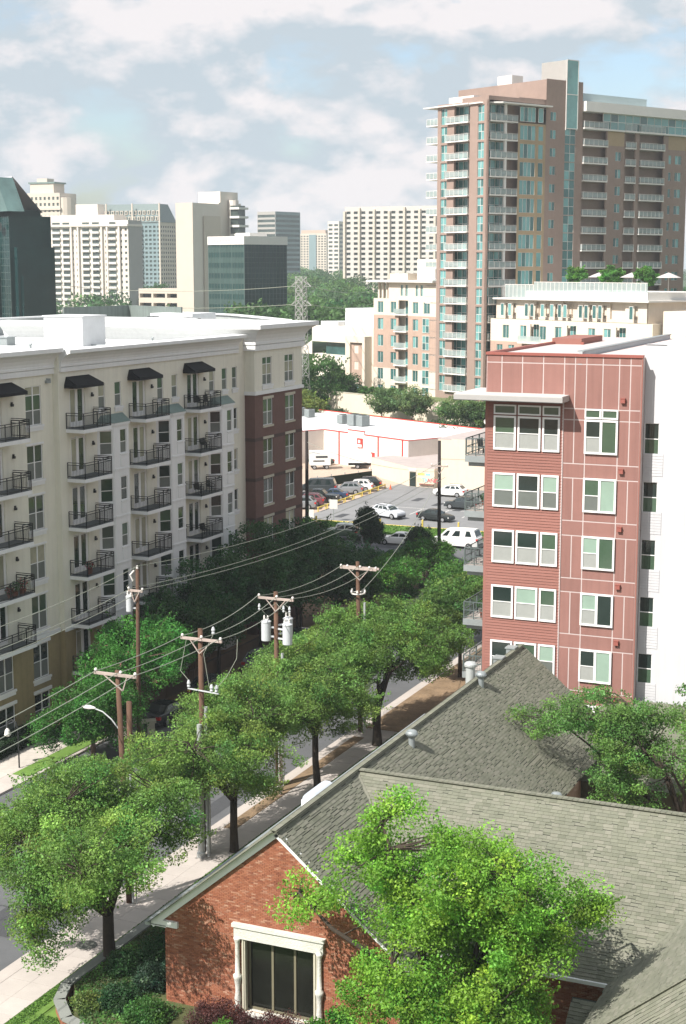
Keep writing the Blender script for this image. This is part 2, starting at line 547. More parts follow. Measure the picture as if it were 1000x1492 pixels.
def window(face, u, z, w, h, vs, hs, fm, panes, n=-0.06, name='window', fw=0.06):
    """panes: list of (x0, x1, z0, z1, material), each its own sub-part behind the frame."""
    o = face.put(win_frame(w, h, vs, hs, fm, fw), name, u, z, n)
    for x0, x1, z0, z1, m in panes:
        put(pane_mesh(x1 - x0, z1 - z0, m), 'pane', o, (x0, 0.045, z0))
    return o


def grid_mesh(name, mat, x0, x1, y0, y1, z, nx=1, ny=1):
    mb = MB(); mb.quad((x0, y0, z), (x1, y0, z), (x1, y1, z), (x0, y1, z))
    return mb.obj(name, mat, kind='structure')

# ------------------------------------------------------------------ ground, streets
ROT = R(28)
UX, UY = math.cos(ROT), -math.sin(ROT)
VX, VY = math.sin(ROT), math.cos(ROT)
SO = (-104.8, 231.9)                    # corner of the store, origin of the turned street grid


def T(u, v, o=SO):
    return (o[0] + UX * u + VX * v, o[1] + UY * u + VY * v)


g = grid_mesh('ground', earth, -3000, 3000, -200, 6000, -0.08)
grid_mesh('street', asphalt, -55.5, -40.6, -40, 157.2, 0.0)
grid_mesh('cross_street', asphalt, -420, 260, 157.0, 169.5, 0.004)
grid_mesh('side_street_left', asphalt_old, -420, -62, -40, 60, -0.02)
# kerb and slabs of the near sidewalk
root = put(None, 'sidewalk', kind='structure')
mb = MB()
y = 30.0
slab_me = None
for lane in (0, 1):
    me = MB(); me.box(0, 1.19, 0, 1.47, 0, 0.12)
    meb = me.mesh('slab', concrete)
    for k in range(58):
        put(meb, 'slab', root, (-40.28 + lane * 1.2, 38.0 + k * 1.485, 0.004))
mb = MB()
mb.box(-40.28, -37.88, -30, 38, 0, 0.12); mb.box(-40.28, -37.88, 124.2, 156.6, 0, 0.12)
mb.obj('slab_run', concrete, root)
mb = MB(); mb.box(-40.6, -40.29, -30, 156.6, -0.02, 0.135)
mb.obj('kerb', concrete, kind='structure')
mb = MB(); mb.box(-37.87, -36.9, -30, 125, -0.02, 0.11)
mb.obj('lawn_strip', lawn, kind='structure')
mb = MB(); mb.box(-40.27, -33.2, 96.2, 124, 0.125, 0.17); mb.box(-37.0, -33.0, 66.5, 96.0, 0.0, 0.15)
mb.box(-40.27, -39.5, 75, 94, 0.125, 0.15)
mb.obj('mulch_bed', mulch, kind='structure')
# far side
root = put(None, 'far_sidewalk', kind='structure')
me = MB(); me.box(0, 1.48, 0, 1.48, 0, 0.12); meb = me.mesh('slab', concrete)
for k in range(30):
    put(meb, 'slab', root, (-52.6, 119.0 + k * 1.5, 0.0))
    put(meb, 'slab', root, (-57.2, 60.0 + k * 1.5, 0.0))
mb = MB(); mb.box(-57.2, -55.75, 105, 119, 0, 0.12); mb.box(-57.2, -55.75, -20, 60, 0, 0.12)
mb.obj('slab_run', concrete, root)
mb = MB()
mb.box(-55.75, -55.5, -20, 118.0, -0.02, 0.135); mb.box(-50.9, -50.5, 119.0, 156.6, -0.02, 0.135); mb.box(-55.7, -50.9, 117.8, 118.2, -0.02, 0.135)
mb.obj('far_kerb', concrete, kind='structure')
mb = MB(); mb.box(-60.9, -57.25, 70, 92, 0.0, 0.10)
mb.obj('paved_court', paver, kind='structure')
mb = MB(); mb.box(-60.5, -52.7, 92.2, 156.4, 0.0, 0.14); mb.box(-51.05, -50.95, 120, 156, 0.0, 0.16)
mb.obj('planted_bed', earth, kind='structure')
mb = MB(); mb.box(-57.0, -55.8, 78.0, 91.0, 0.121, 0.16)
mb.obj('verge', lawn, kind='structure')
patch_m = M('dark_asphalt_patch', (0.060, 0.062, 0.066), 0.9, 0.12, 1.2, 0.2)
for i_, (x_, y_, a_, b_) in enumerate(((-45.2, 58, 2.2, 3.4), (-43.0, 76, 1.2, 6.5), (-47.5, 98, 2.6, 2.2), (-44.2, 112, 1.0, 9.0), (-46.5, 48, 1.6, 1.2), (-70, 162, 6.0, 1.4), (-58, 166.6, 3.0, 1.0))):
    grid_mesh('street_patch', patch_m, x_, x_ + a_, y_, y_ + b_, 0.0085)
for y_ in (46, 61, 79, 97, 118):
    grid_mesh('street_crack_seal', patch_m, -55, -40.9, y_, y_ + 0.07, 0.0125)
grid_mesh('street_crack_seal', patch_m, -44.6, -44.52, 40, 150, 0.0165)
grid_mesh('gutter_pan', concrete, -41.15, -40.62, -30, 156, 0.0205)
for i_ in range(6):
    grid_mesh('lot_patch', patch_m, -80 + i_ * 4.1, -78.9 + i_ * 4.1, 180 + (i_ * 37 % 20), 183 + (i_ * 37 % 20), 0.012)
# cross street kerbs, lawn, lot
mb = MB()
mb.box(-300, -52.0, 156.75, 157.05, -0.02, 0.13); mb.box(-39, 60, 156.75, 157.05, -0.02, 0.13)
mb.box(-400, 100, 169.5, 169.8, -0.02, 0.13)
mb.obj('cross_kerb', concrete, kind='structure')
mb = MB(); mb.box(-96, 20, 169.82, 176.3, -0.02, 0.12)
mb.obj('lot_lawn', lawn, kind='structure')
mb = MB(); mb.box(-96, 20, 176.3, 176.65, -0.02, 0.16)
mb.obj('lot_kerb', yellow_paint, kind='structure')
grid_mesh('parking_lot', asphalt_old, -83.6, 30, 176.66, 215.0, 0.0)
grid_mesh('gravel_lot', dirt_lot, -150, -83.6, 176.66, 250.0, 0.0)
mb = MB()
for k in range(7):
    mb.box(-79 + k * 3.6, -78.9 + k * 3.6, 186, 191.2, 0.001, 0.005)
mb.box(-79, -57, 191.1, 191.2, 0.0052, 0.0092)
mb.obj('lot_markings', slab_white, kind='structure')
mb = MB()
for k in range(12):
    mb.box(-48.2, -48.05, 20 + k * 12, 24 + k * 12, 0.001, 0.005)
mb.obj('street_markings', yellow_paint, kind='structure')


def tquad(mb, u0, u1, v0, v1, z0, z1):
    mb.prism([T(u0, v0), T(u1, v0), T(u1, v1), T(u0, v1)], z0, z1)


mb = MB(); tquad(mb, -140, 220, 33.0, 80, -0.05, 7.0)
mb.obj('terrace', M('terrace_planting', (0.12, 0.15, 0.06), 0.95, 0.3, 1.5, 0.4), kind='structure')
mb = MB(); tquad(mb, -140, 60, 26.4, 33.0, -0.05, 3.8)
mb.obj('lower_terrace', M('terrace_planting', (0.1, 0.1, 0.1)), kind='structure')
# hills rising away to the horizon
n_u, n_v = 70, 70
V = []; F = []
for j in range(n_v):
    v = 79.0 + 6500 * (j / (n_v - 1)) ** 2.2
    for i in range(n_u):
        u = -5200 + 10000 * i / (n_u - 1)
        x, yv = T(u, v)
        z = 6.9 + 7.5 * min(1, max(0, (v - 80) / 420)) + 4 * noise.noise(Vector((u / 600, v / 600, 0))) * min(1, (v - 79) / 900)
        V.append((x, yv, z))
for j in range(n_v - 1):
    for i in range(n_u - 1):
        a = j * n_u + i
        F.append((a, a + 1, a + n_u + 1, a + n_u))
put(mkmesh('hills', V, F, [M('far_woodland_floor', (0.040, 0.075, 0.022), 0.95, 0.3, 0.02)], smooth=True), 'hills', kind='structure')

# ------------------------------------------------------------------ apartment building on the left
AB = thing('apartment_building', 'long cream stucco apartment building with black balconies, white cornices and a dark brick end', 'building', (-61, 60, 0))


def L(face_x, y0):      # facade facing the street, in the building's own coordinates
    return Face(AB, face_x + 61, y0 - 60, R(90))


FA = L(-61.0, 0); FB = L(-60.55, 0); FC = L(-59.6, 0)
FFL = [20.85 - 3.47 * k for k in range(7)]


def sill(face, mb, u0, u1, z, m=0, drop=0.16, out=0.12):
    mb = MB()
    face.box(mb, u0 - 0.12, u1 + 0.12, -0.05, out, z - drop, z, m)
    face.box(mb, u0 - 0.06, u1 + 0.06, -0.05, out * 0.6, z - drop - 0.22, z - drop - 0.002, m)
    mb.obj('sill', white_trim, face.root)


def slab_part(face, name, mat, *a):
    mb = MB(); face.box(mb, *a)
    return mb.obj(name, mat, face.root)


holesA, holesB, holesC = [], [], []
sillA, sillB, sillC = MB(), MB(), MB()
dark_panes = [glass_dark, glass_green, glass_grey]


def pick(k, *opts):
    return opts[(k * 7919 + 13) % len(opts)]


def double_win(face, u, z, w, h, k, transom=False, fm=white_vinyl, n=-0.06):
    top = h - 0.62 if transom else h
    mid = top * 0.50
    hs = [(mid,)] + ([(top,)] if transom else [])
    up = pick(k, glass_dark, glass_green, glass_pale, glass_dark); up2 = pick(k + 3, glass_dark, glass_dark, glass_green, glass_pale)
    c = w / 2
    ps = [(0.05, c - 0.03, 0.05, mid, glass_grey), (c + 0.03, w - 0.05, 0.05, mid, glass_grey),
          (0.05, c - 0.03, mid, top - 0.04, up), (c + 0.03, w - 0.05, mid, top - 0.04, up2)]
    if transom:
        ps.append((0.05, w - 0.05, top, h - 0.05, glass_green if k % 2 else glass_pale))
    window(face, u, z, w, h, [(c, 0.10)], hs, fm, ps, n)


def single_win(face, u, z, w, h, k, fm=white_vinyl, n=-0.06):
    mid = h * 0.48
    window(face, u, z, w, h, [], [(mid,)], fm, [(0.05, w - 0.05, 0.05, mid, glass_grey), (0.05, w - 0.05, mid, h - 0.05, pick(k, glass_dark, glass_green, glass_dark, glass_pale))], n)


def french_door(face, u, z, w, h, k, n=-0.08):
    c = w / 2
    m1 = pick(k, glass_pale, glass_dark, glass_dark, glass_pale, glass_dark); m2 = pick(k + 2, glass_dark, glass_pale, glass_dark)
    window(face, u, z, w, h, [(0.13, 0.14), (c, 0.30), (w - 0.13, 0.14)], [(0.13, 0, 4), (h - 0.16, 0, 4)], white_vinyl,
           [(0.20, c - 0.15, 0.34, h - 0.20, m1), (c + 0.15, w - 0.20, 0.34, h - 0.20, m2),
            (0.06, w - 0.06, 0.05, 0.34, white_vinyl)], n, name='balcony_door', fw=0.07)


# --- block A
for k in range(7):
    z = FFL[k]
    u0, u1 = 86.35, 88.2
    zb, zt = (z + 0.48, z + 3.15) if k == 0 else (z + 0.22, z + 2.62)
    if k == 0:
        pass
    holesA.append((u0, u1, zb, zt))
    double_win(FA, u0, zb, u1 - u0, zt - zb, k, k == 0)
    sill(FA, sillA, u0, u1, zb)
    if k == 5:
        slab_part(FA, 'window_head', white_trim, u0 - 0.12, u1 + 0.12, -0.02, 0.10, zt + 0.06, zt + 0.28)
    if k == 6:
        slab_part(FA, 'window_head', white_trim, u0 - 0.12, u1 + 0.12, -0.02, 0.10, zt + 0.06, zt + 0.28)
    if 1 <= k <= 4:
        slab_part(FA, 'window_head', white_trim, u0 - 0.10, u1 + 0.10, -0.02, 0.04, zt + 0.01, zt + 0.14)
    # doors and the next windows to the left, partly outside the frame
    if k < 5:
        holesA.append((81.75, 83.65, z + 0.02, z + 2.75))
        french_door(FA, 81.75, z + 0.02, 1.9, 2.73, k + 1)
    else:
        for uu in (82.2,):
            holesA.append((uu, uu + 1.85, zb, zt)); double_win(FA, uu, zb, 1.85, zt - zb, k)
            sill(FA, sillA, uu, uu + 1.85, zb)
            slab_part(FA, 'window_head', white_trim, uu - 0.12, uu + 1.97, -0.02, 0.10, zt + 0.06, zt + 0.28)
mbA = MB(); mbA2 = MB()
FA.wall(mbA, 79, 89.6, 6.62, 26.4, holesA, 0.16)
FA.wall(mbA2, 79, 89.6, -0.05, 6.62, holesA, 0.16)
FA.box(sillA, 79, 89.62, -0.02, 0.10, 6.50, 6.78)
mbA.box(-26, -0.16, 19.01, 29.6, 6.62, 25.0, 0); mbA.box(-26, 0.0, 19.0, 19.008, 0, 26.4); mbA2.box(-26, -0.17, 19.02, 29.6, 0, 6.6, 0)
mbA.obj('wall', cream, AB); mbA2.obj('base_wall', olive, AB)
sillA.obj('string_course', white_trim, AB)

# --- block B
unit = 8.32
for q in range(3):
    d = q * unit
    for k in range(7):
        z = FFL[k]
        holesB.append((90.95 + d, 92.9 + d, z + 0.02, z + 2.8))
        french_door(FB, 90.95 + d, z + 0.02, 1.95, 2.78, k * 3 + q)
        if k == 0:
            for uu in (94.65, 96.85):
                holesB.append((uu + d, uu + d + 0.92, z + 1.0, z + 2.82))
                single_win(FB, uu + d, z + 1.0, 0.92, 1.82, q * 2 + int(uu))
                sill(FB, sillB, uu + d, uu + d + 0.92, z + 1.0)
for k in range(7):
    z = FFL[k]
    holesB.append((115.3, 116.2, z + 1.0, z + 2.82)); single_win(FB, 115.3, z + 1.0, 0.9, 1.82, k)
    sill(FB, sillB, 115.3, 116.2, z + 1.0)
mbB = MB(); mbB2 = MB()
FB.wall(mbB, 89.6, 117.6, 6.62, 26.0, holesB, 0.16)
FB.wall(mbB2, 89.6, 117.6, -0.05, 6.62, holesB, 0.16)
FB.box(sillB, 89.62, 117.58, -0.02, 0.10, 6.50, 6.78)
# small side return between A and B
mbB.box(0.0, 0.45, 29.599, 29.60, 6.62, 26.0); mbB2.box(0.0, 0.45, 29.599, 29.60, 0, 6.62)
mbB.box(-26, 0.29, 29.6, 57.6, 6.62, 24.9, 0)
mbB.obj('wall', cream, AB); mbB2.obj('base_wall', olive, AB)
sillB.obj('string_course', white_trim, AB)

# bay windows (canted), built once and copied
zb0, zb1 = 0.0, 20.75
bay = MB()
fx = 0.0
prof_xy = [(0.0, 94.35), (0.80, 95.35), (0.80, 97.35), (0.0, 98.35)]
bl = [(p[0] + 0.455, p[1] - 60) for p in prof_xy]


def bay_faces():
    fs = []
    for i in range(3):
        a = bl[i]; b = bl[i + 1]
        th = math.atan2(b[1] - a[1], b[0] - a[0])
        fs.append((Face(AB, a[0], a[1], th), math.hypot(b[0] - a[0], b[1] - a[1])))
    return fs


for q in range(3):
    d = q * unit
    baymb = MB(); trimmb = MB()
    for i, (f, wd) in enumerate(bay_faces()):
        f = Face(AB, f.ox, f.oy + d, f.th)
        hs = []
        for k in range(1, 7):
            z = FFL[k]
            if i == 0:
                hs.append((0.16, wd - 0.14, z + 1.12, z + 2.9))
            elif i == 1:
                hs.append((0.82, 1.72, z + 1.12, z + 2.9))
            else:
                hs.append((0.14, wd - 0.16, z + 1.12, z + 2.9))
            a, b, c_, e_ = hs[-1]
            mid = 0.85
            window(f, a, c_, b - a, e_ - c_, [], [(mid,)], white_vinyl, [(0.05, b - a - 0.05, 0.05, mid, glass_grey if (k + q) % 2 else glass_dark), (0.05, b - a - 0.05, mid, e_ - c_ - 0.05, pick(k + q + i, glass_green, glass_dark, glass_dark))], -0.05)
            slab_part(f, 'bay_panel', white_trim, a, b, 0.0, 0.03, z + 0.20, z + 0.92)          # raised panel under the window
            slab_part(f, 'sill', white_trim, a - 0.04, b + 0.04, 0.0, 0.06, z + 1.02, z + 1.12)
            slab_part(f, 'bay_band', white_trim, 0.0, wd, 0.0, 0.05, z - 0.06, z + 0.06)
        f.wall(baymb, 0, wd, 0, 20.75, hs, 0.12)
        f.box(trimmb, -0.03, wd + 0.03, 0, 0.12, 20.62, 20.80)
    ob = baymb.obj('bay', white_trim, AB)
    trimmb.obj('bay_trim', white_trim, AB)
    rm = MB()
    pts = [(p[0], p[1] + d) for p in bl]
    eo = [(pts[0][0], pts[0][1] - 0.16, 20.80), (pts[1][0] + 0.16, pts[1][1] - 0.08, 20.80), (pts[2][0] + 0.16, pts[2][1] + 0.08, 20.80), (pts[3][0], pts[3][1] + 0.16, 20.80)]
    ri = [(pts[0][0], pts[0][1] + 0.5, 21.35), (pts[3][0], pts[3][1] - 0.5, 21.35)]
    rm.poly([eo[0], eo[1], ri[0]]); rm.poly([eo[1], eo[2], ri[1], ri[0]]); rm.poly([eo[2], eo[3], ri[1]])
    rm.poly(list(reversed(eo)))
    rm.obj('bay_roof', green_copper, AB)

# --- block C with the brick lower floors
mbC = MB(); mbC2 = MB(); tC = MB(); stC = MB(); bandC = MB()
for u in (119.1, 123.5):
    z = FFL[0]
    holesC.append((u, u + 1.85, z + 1.05, z + 3.45)); double_win(FC, u, z + 1.05, 1.85, 2.4, int(u), True)
    sill(FC, tC, u, u + 1.85, z + 1.05)
    for k in range(1, 6):
        z = FFL[k]
        holesC.append((u + 0.08, u + 1.98, z + 1.0, z + 3.3)); double_win(FC, u + 0.08, z + 1.0, 1.9, 2.3, k + int(u))
        slab_part(FC, 'sill', stone_trim, u, u + 2.06, -0.02, 0.07, z + 0.82, z + 1.0); slab_part(FC, 'lintel', stone_trim, u, u + 2.06, -0.02, 0.06, z + 3.3, z + 3.52)
FC.wall(mbC, 117.6, 127.1, 21.25, 26.6, holesC, 0.16)
FC.wall(mbC2, 117.6, 127.1, -0.05, 21.25, holesC, 0.16)
FCs = Face(AB, 0.45, 57.6, 0.0)      # its side wall that faces the sun
FCs.wall(mbC, 0, 0.95, 21.25, 26.6, [], 0.1)
FCs.wall(mbC2, 0, 0.95, -0.05, 21.25, [], 0.1)
mbC2.box(-25, 1.18, 57.61, 67.09, 0, 21.2); mbC.box(-25, 1.17, 57.61, 67.09, 21.25, 25.4)
for k in range(1, 6):
    bandC = MB(); FC.box(bandC, 117.6, 127.11, -0.01, 0.015, FFL[k] - 0.25, FFL[k] + 0.05); bandC.obj('brick_band', dbrick_band, AB)
    bandC = MB(); FCs.box(bandC, 0.0, 0.965, -0.01, 0.015, FFL[k] - 0.25, FFL[k] + 0.05); bandC.obj('brick_band', dbrick_band, AB)
FC.box(tC, 117.5, 127.2, -0.02, 0.14, 21.12, 21.42); FCs.box(tC, 0.0, 1.09, -0.02, 0.14, 21.12, 21.42)
mbC.obj('wall', cream, AB); mbC2.obj('brick_wall', dbrick, AB); tC.obj('string_course', white_trim, AB)


# flared cornices
def crown(parent, pts, z, profile, mat, name='cornice', inner=0.4, topm=None):
    """pts: wall corners in order (axis-aligned), outward is to the right of travel; profile: (out, up)."""
    nrm = []
    for i in range(len(pts) - 1):
        a = Vector(pts[i]); b = Vector(pts[i + 1]); d = (b - a).normalized()
        nrm.append(Vector((d.y, -d.x)))
    mb = MB()
    rings = []
    for i, p in enumerate(pts):
        ns = []
        if i > 0: ns.append(nrm[i - 1])
        if i < len(nrm): ns.append(nrm[i])
        off = ns[0] if len(ns) == 1 else ns[0] + ns[1]
        rings.append([(p[0] + off.x * o, p[1] + off.y * o, z + h) for o, h in profile])
    n = len(profile)
    for i in range(len(pts) - 1):
        for j in range(n - 1):
            mb.quad(rings[i][j], rings[i + 1][j], rings[i + 1][j + 1], rings[i][j + 1])
    mb.poly([rings[0][j] for j in reversed(range(n))]); mb.poly(rings[-1])
    return mb.obj(name, mat, parent)


cove = [(0.0, 0.0), (0.16, 0.0), (0.16, 0.34), (0.10, 0.36), (0.20, 0.42), (0.20, 0.56), (0.16, 0.6), (0.20, 0.80), (0.32, 1.05), (0.55, 1.30), (0.88, 1.50), (0.95, 1.50), (0.95, 1.78), (-0.35, 1.82), (-0.35, 0.0)]
coveS = [(o, h * 0.86) for o, h in cove]
crown(AB, [(0.0, 19.0), (0.0, 29.65)], 24.70, cove, white_trim)
crown(AB, [(0.45, 29.75), (0.45, 56.3)], 24.80, coveS, white_trim)
coveC = [(o * 1.25, h * 1.25) for o, h in cove]
crown(AB, [(-24.0, 57.6), (1.40, 57.6), (1.40, 67.1), (-24.0, 67.1)], 24.90, coveC, white_trim)
# roof deck and what stands on it
rf = MB()
rf.prism([(-0.2, 19.1), (-0.2, 29.6), (0.05, 29.6), (0.05, 57.6), (1.0, 57.6), (1.0, 67.0), (-3.2, 74.0), (-9.5, 80.8), (-18, 89), (-30, 94), (-31, 70), (-33, 19.1)], 24.95, 25.3)
rf.obj('roof', white_roof, AB)
pw = MB()
path = [(-0.2, 68.4), (-3.4, 74.2), (-9.6, 80.7), (-16.0, 87.0), (-19.5, 88.8), (-30.0, 94.2), (-31.0, 70.0), (-33.0, 30.0), (-33.4, 19.2)]
for i in range(len(path) - 1):
    pw.beam((path[i][0], path[i][1], 25.9), (path[i + 1][0], path[i + 1][1], 25.9), 0.3, 1.9)
pw.obj('parapet', M('weathered_grey_parapet', (0.33, 0.35, 0.34), 0.9, 0.12, 0.8, streak=0.12), AB)
pc = MB()
for i in range(len(path) - 1):
    pc.beam((path[i][0], path[i][1], 26.92), (path[i + 1][0], path[i + 1][1], 26.92), 0.7, 0.14)
pc.obj('parapet_cap', white_trim, AB)
ph = MB()
ph.box(-14.1, -10.3, 49.3, 52.8, 25.3, 27.85); ph.box(-14.2, -10.2, 49.2, 52.9, 27.85, 27.95)
ph.obj('penthouse', white_roof, AB)
ph = MB()
ph.box(-24, -10.0, 68, 68.5, 25.3, 27.2); ph.box(-9.8, -3.0, 57.9, 58.1, 25.4, 26.6); ph.box(-22, -17, 80.0, 85.0, 25.3, 27.2)
ph.box(-28, -26.5, 36, 44, 25.3, 26.6); ph.box(-24, -21, 20, 36, 25.3, 25.9)
ph.obj('roof_wall', white_roof, AB)
screen = MB(); screen.beam((-28.5, 86.5, 26.6), (-19.5, 82.2, 26.6), 0.2, 2.4); screen.beam((-28.5, 86.5, 26.6), (-30, 76, 26.6), 0.2, 2.4)
screen.obj('roof_screen', M('grey_green_roof_screen', (0.16, 0.19, 0.175), 0.8, 0.15, 0.6, streak=0.2), AB)

seam = MB()
for i in range(22):
    seam.box(-30.5, -0.5, 20.5 + i * 2.1, 20.56 + i * 2.1, 25.30, 25.325)
seam.obj('membrane_seam', M('grey_roof_seam', (0.42, 0.43, 0.43), 0.8, 0.1, 1), AB, kind='stuff')
for i, (x_, y_, h_) in enumerate(((-6, 35, .5), (-9, 40, .7), (-4, 48, .4), (-13, 33, .6), (-18, 41, .5), (-7, 55, .6), (-12, 60, .8), (-16, 66, .5), (-5, 62, .5), (-21, 58, .7), (-25, 66, .6), (-19, 30, .5))):
    mb = MB(); mb.lathe((x_, y_, 25.3), [(0.09, 0), (0.09, h_), (0.16, h_ + .03), (0.12, h_ + .12)], 8); mb.obj('vent_pipe', galv, AB)
for i, (x_, y_, a_, b_) in enumerate(((-12, 37, 1.2, .9), (-20, 50, 1.6, 1.2), (-8.5, 63.5, 1.4, 1.0), (-25, 47, 2.0, 1.3))):
    mb = MB(); mb.box(x_, x_ + a_, y_, y_ + b_, 25.3, 25.95); mb.box(x_ - .08, x_ + a_ + .08, y_ - .08, y_ + b_ + .08, 25.95, 26.03); mb.obj('roof_hatch', galv, AB)
dm = MB(); dm.tube([(-5.5, 30, 25.5), (-5.5, 50.5, 25.5), (-10.25, 50.5, 25.5)], 0.06, 6); dm.obj('roof_pipe', galv, AB)
# balconies with railings, awnings, wall lamps
def balcony(face, u0, u1, z, dep=1.5, step=True):
    mb = MB()
    face.box(mb, u0, u1, 0.0, dep, z - 0.30, z - 0.05)
    o = mb.obj('balcony', white_trim, AB)
    mb = MB(); face.box(mb, u0 + 0.04, u1 - 0.04, 0.0, dep - 0.04, z - 0.048, z - 0.01)
    mb.obj('deck', deck_grey, o)
    mb = MB()
    h = 1.07
    e = 0.05
    def rail(a0, n0, a1, n1, zz, hh=0.045):
        mb.beam(face.P(a0, z + zz, n0), face.P(a1, z + zz, n1), 0.045, hh)
    segs = [(u0 + e, 0.03, u0 + e, dep - e), (u0 + e, dep - e, u1 - e, dep - e), (u1 - e, dep - e, u1 - e, 0.03)]
    for (a0, n0, a1, n1) in segs:
        for zz in (0.10, h - 0.16, h):
            rail(a0, n0, a1, n1, zz)
        Ls = math.hypot(a1 - a0, n1 - n0); nb = max(3, int(Ls / 0.115))
        for i in range(nb + 1):
            t = i / nb
            big = i in (0, nb) or (Ls > 2 and i == nb // 2)
            wv = 0.05 if big else 0.016
            face.box(mb, a0 + (a1 - a0) * t - wv / 2, a0 + (a1 - a0) * t + wv / 2, n0 + (n1 - n0) * t - wv / 2, n0 + (n1 - n0) * t + wv / 2, z - 0.05, z + (h if big else h - 0.16))
    if step:      # raised privacy section at the right-hand corner
        a0 = u1 - 1.15
        for zz in (h + 0.14, h + 0.02):
            rail(a0, dep - e, u1 - e, dep - e, zz); rail(u1 - e, dep - e, u1 - e, 0.03, zz)
        face.box(mb, a0 - 0.025, a0 + 0.025, dep - e - 0.025, dep - e + 0.025, z, z + h + 0.16)
        face.box(mb, u1 - e - 0.025, u1 - e + 0.025, dep - e - 0.025, dep - e + 0.025, z, z + h + 0.16)
    mb.obj('railing', black_metal, o)
    return o


def awning(face, u0, u1, z):
    mb = MB()
    P = face.P
    a, b, c_, d = P(u0 + 0.25, z + 0.78, 0.02), P(u1 - 0.25, z + 0.78, 0.02), P(u1, z + 0.22, 1.1), P(u0, z + 0.22, 1.1)
    e, f_ = P(u1, z, 1.1), P(u0, z, 1.1); gq, hq = P(u0, z, 0.02), P(u1, z, 0.02)
    gg, hh = P(u0, z + 0.22, 0.02), P(u1, z + 0.22, 0.02)
    mb.quad(d, c_, b, a); mb.quad(f_, e, c_, d); mb.poly([gq, f_, d, a, gg]); mb.poly([e, hq, hh, b, c_])
    o = mb.obj('awning', black_canvas, AB)
    mb = MB()
    for uu in (u0 + 0.03, u1 - 0.03):
        mb.beam(P(uu, z + 0.02, 0.02), P(uu, z + 0.02, 1.09), 0.03, 0.03)
    mb.obj('awning_frame', black_metal, o)


lamp_me = MB(); lamp_me.box(-0.09, 0.09, -0.16, 0, -0.17, 0.0); lamp_me.box(-0.06, 0.06, -0.10, 0, 0.0, 0.12)
lamp_me = lamp_me.mesh('wall_lamp', black_metal)
for k in range(7):
    z = FFL[k]
    if k < 5:
        balcony(FA, 79.4, 84.7, z)
        FA.put(lamp_me, 'wall_lamp', 84.75, z + 2.15)
    for q in range(3):
        d = q * unit
        if k < 6:
            balcony(FB, 90.4 + d, 93.95 + d, z)
        FB.put(lamp_me, 'wall_lamp', 93.75 + d, z + 2.15)
awning(FA, 79.9, 85.1, 23.65)
for q in range(3):
    awning(FB, 90.3 + q * unit, 93.7 + q * unit, 23.65)
# security flood lamp near the roof, roof units
flood = MB(); flood.box(-0.22, 0.22, -0.2, 0, -0.1, 0.1); flood.box(-0.05, 0.05, -0.3, 0.0, 0.1, 0.22)
FA.put(flood.mesh('flood_lamp', galv), 'flood_lamp', 88.9, 24.2)


def hvac(loc, rz, s, label):
    t = thing('air_conditioner', label, 'air conditioner', loc, rz, 'air conditioners on the apartment roof')
    a, h = 0.45 * s, 1.0 * s
    mb = MB(); mb.box(-a, a, -a, a, 0.08, h); mb.obj('casing', galv, t)
    mb = MB()
    for i in range(9):
        zz = 0.15 + i * (h - 0.25) / 9
        mb.box(-a - 0.015, a + 0.015, -a - 0.015, a + 0.015, zz, zz + 0.035)
    mb.obj('louvre', M('dark_grey_louvre', (0.12, 0.14, 0.135), 0.6, 0.1, 3), t)
    mb = MB(); mb.lathe((0, 0, h), [(a * 0.85, 0), (a * 0.85, 0.05), (a * 0.2, 0.07), (0.02, 0.08)], 14); mb.obj('fan_grille', black_metal, t)
    return t


hv = [(-20.5, 78.0, 1.6, 'large grey-green air conditioner, leftmost of the cluster on the white apartment roof'),
      (-18.3, 76.5, 1.3, 'boxy air conditioner in the middle of the cluster on the white apartment roof'),
      (-17.0, 79.0, 1.5, 'tall grey air conditioner at the back of the cluster on the white apartment roof'),
      (-15.0, 77.0, 1.5, 'grey air conditioner at the right end of the cluster on the white apartment roof'),
      (-25.0, 34.0, 1.3, 'lone grey air conditioner left of the white rooftop penthouse')]
for x, yv, s, lb in hv:
    hvac((x - 61, yv + 60, 25.3), 0.1, s, lb)

# ------------------------------------------------------------------ red building on the right
RB = thing('red_apartment_building', 'terracotta panelled apartment building with grey canopy and white framed windows', 'building', (-29.75, 90, 0))
FR = Face(RB, 29.75, 0, 0.0)            # u is world x, facing the camera


def Fr(y, th=0.0):
    return Face(RB, 29.75, y - 90, th)


body = MB()
body.box(0, 9.5, 0.006, 26, 0, 26.69)
body.obj('core', joint_pale, RB)
# fibre cement panels with open joints
cols = [-29.75, -28.79, -27.49, -26.18, -24.88, -24.22, -23.53, -22.54, -21.55, -20.88, -20.23]


def panel(u0, u1, z0, z1, j=0.034):
    mb = MB(); FR.box(mb, u0 + j, u1 - j, -0.03, 0.006, z0 + j, z1 - j)
    return mb.obj('panel', red_panel, RB)


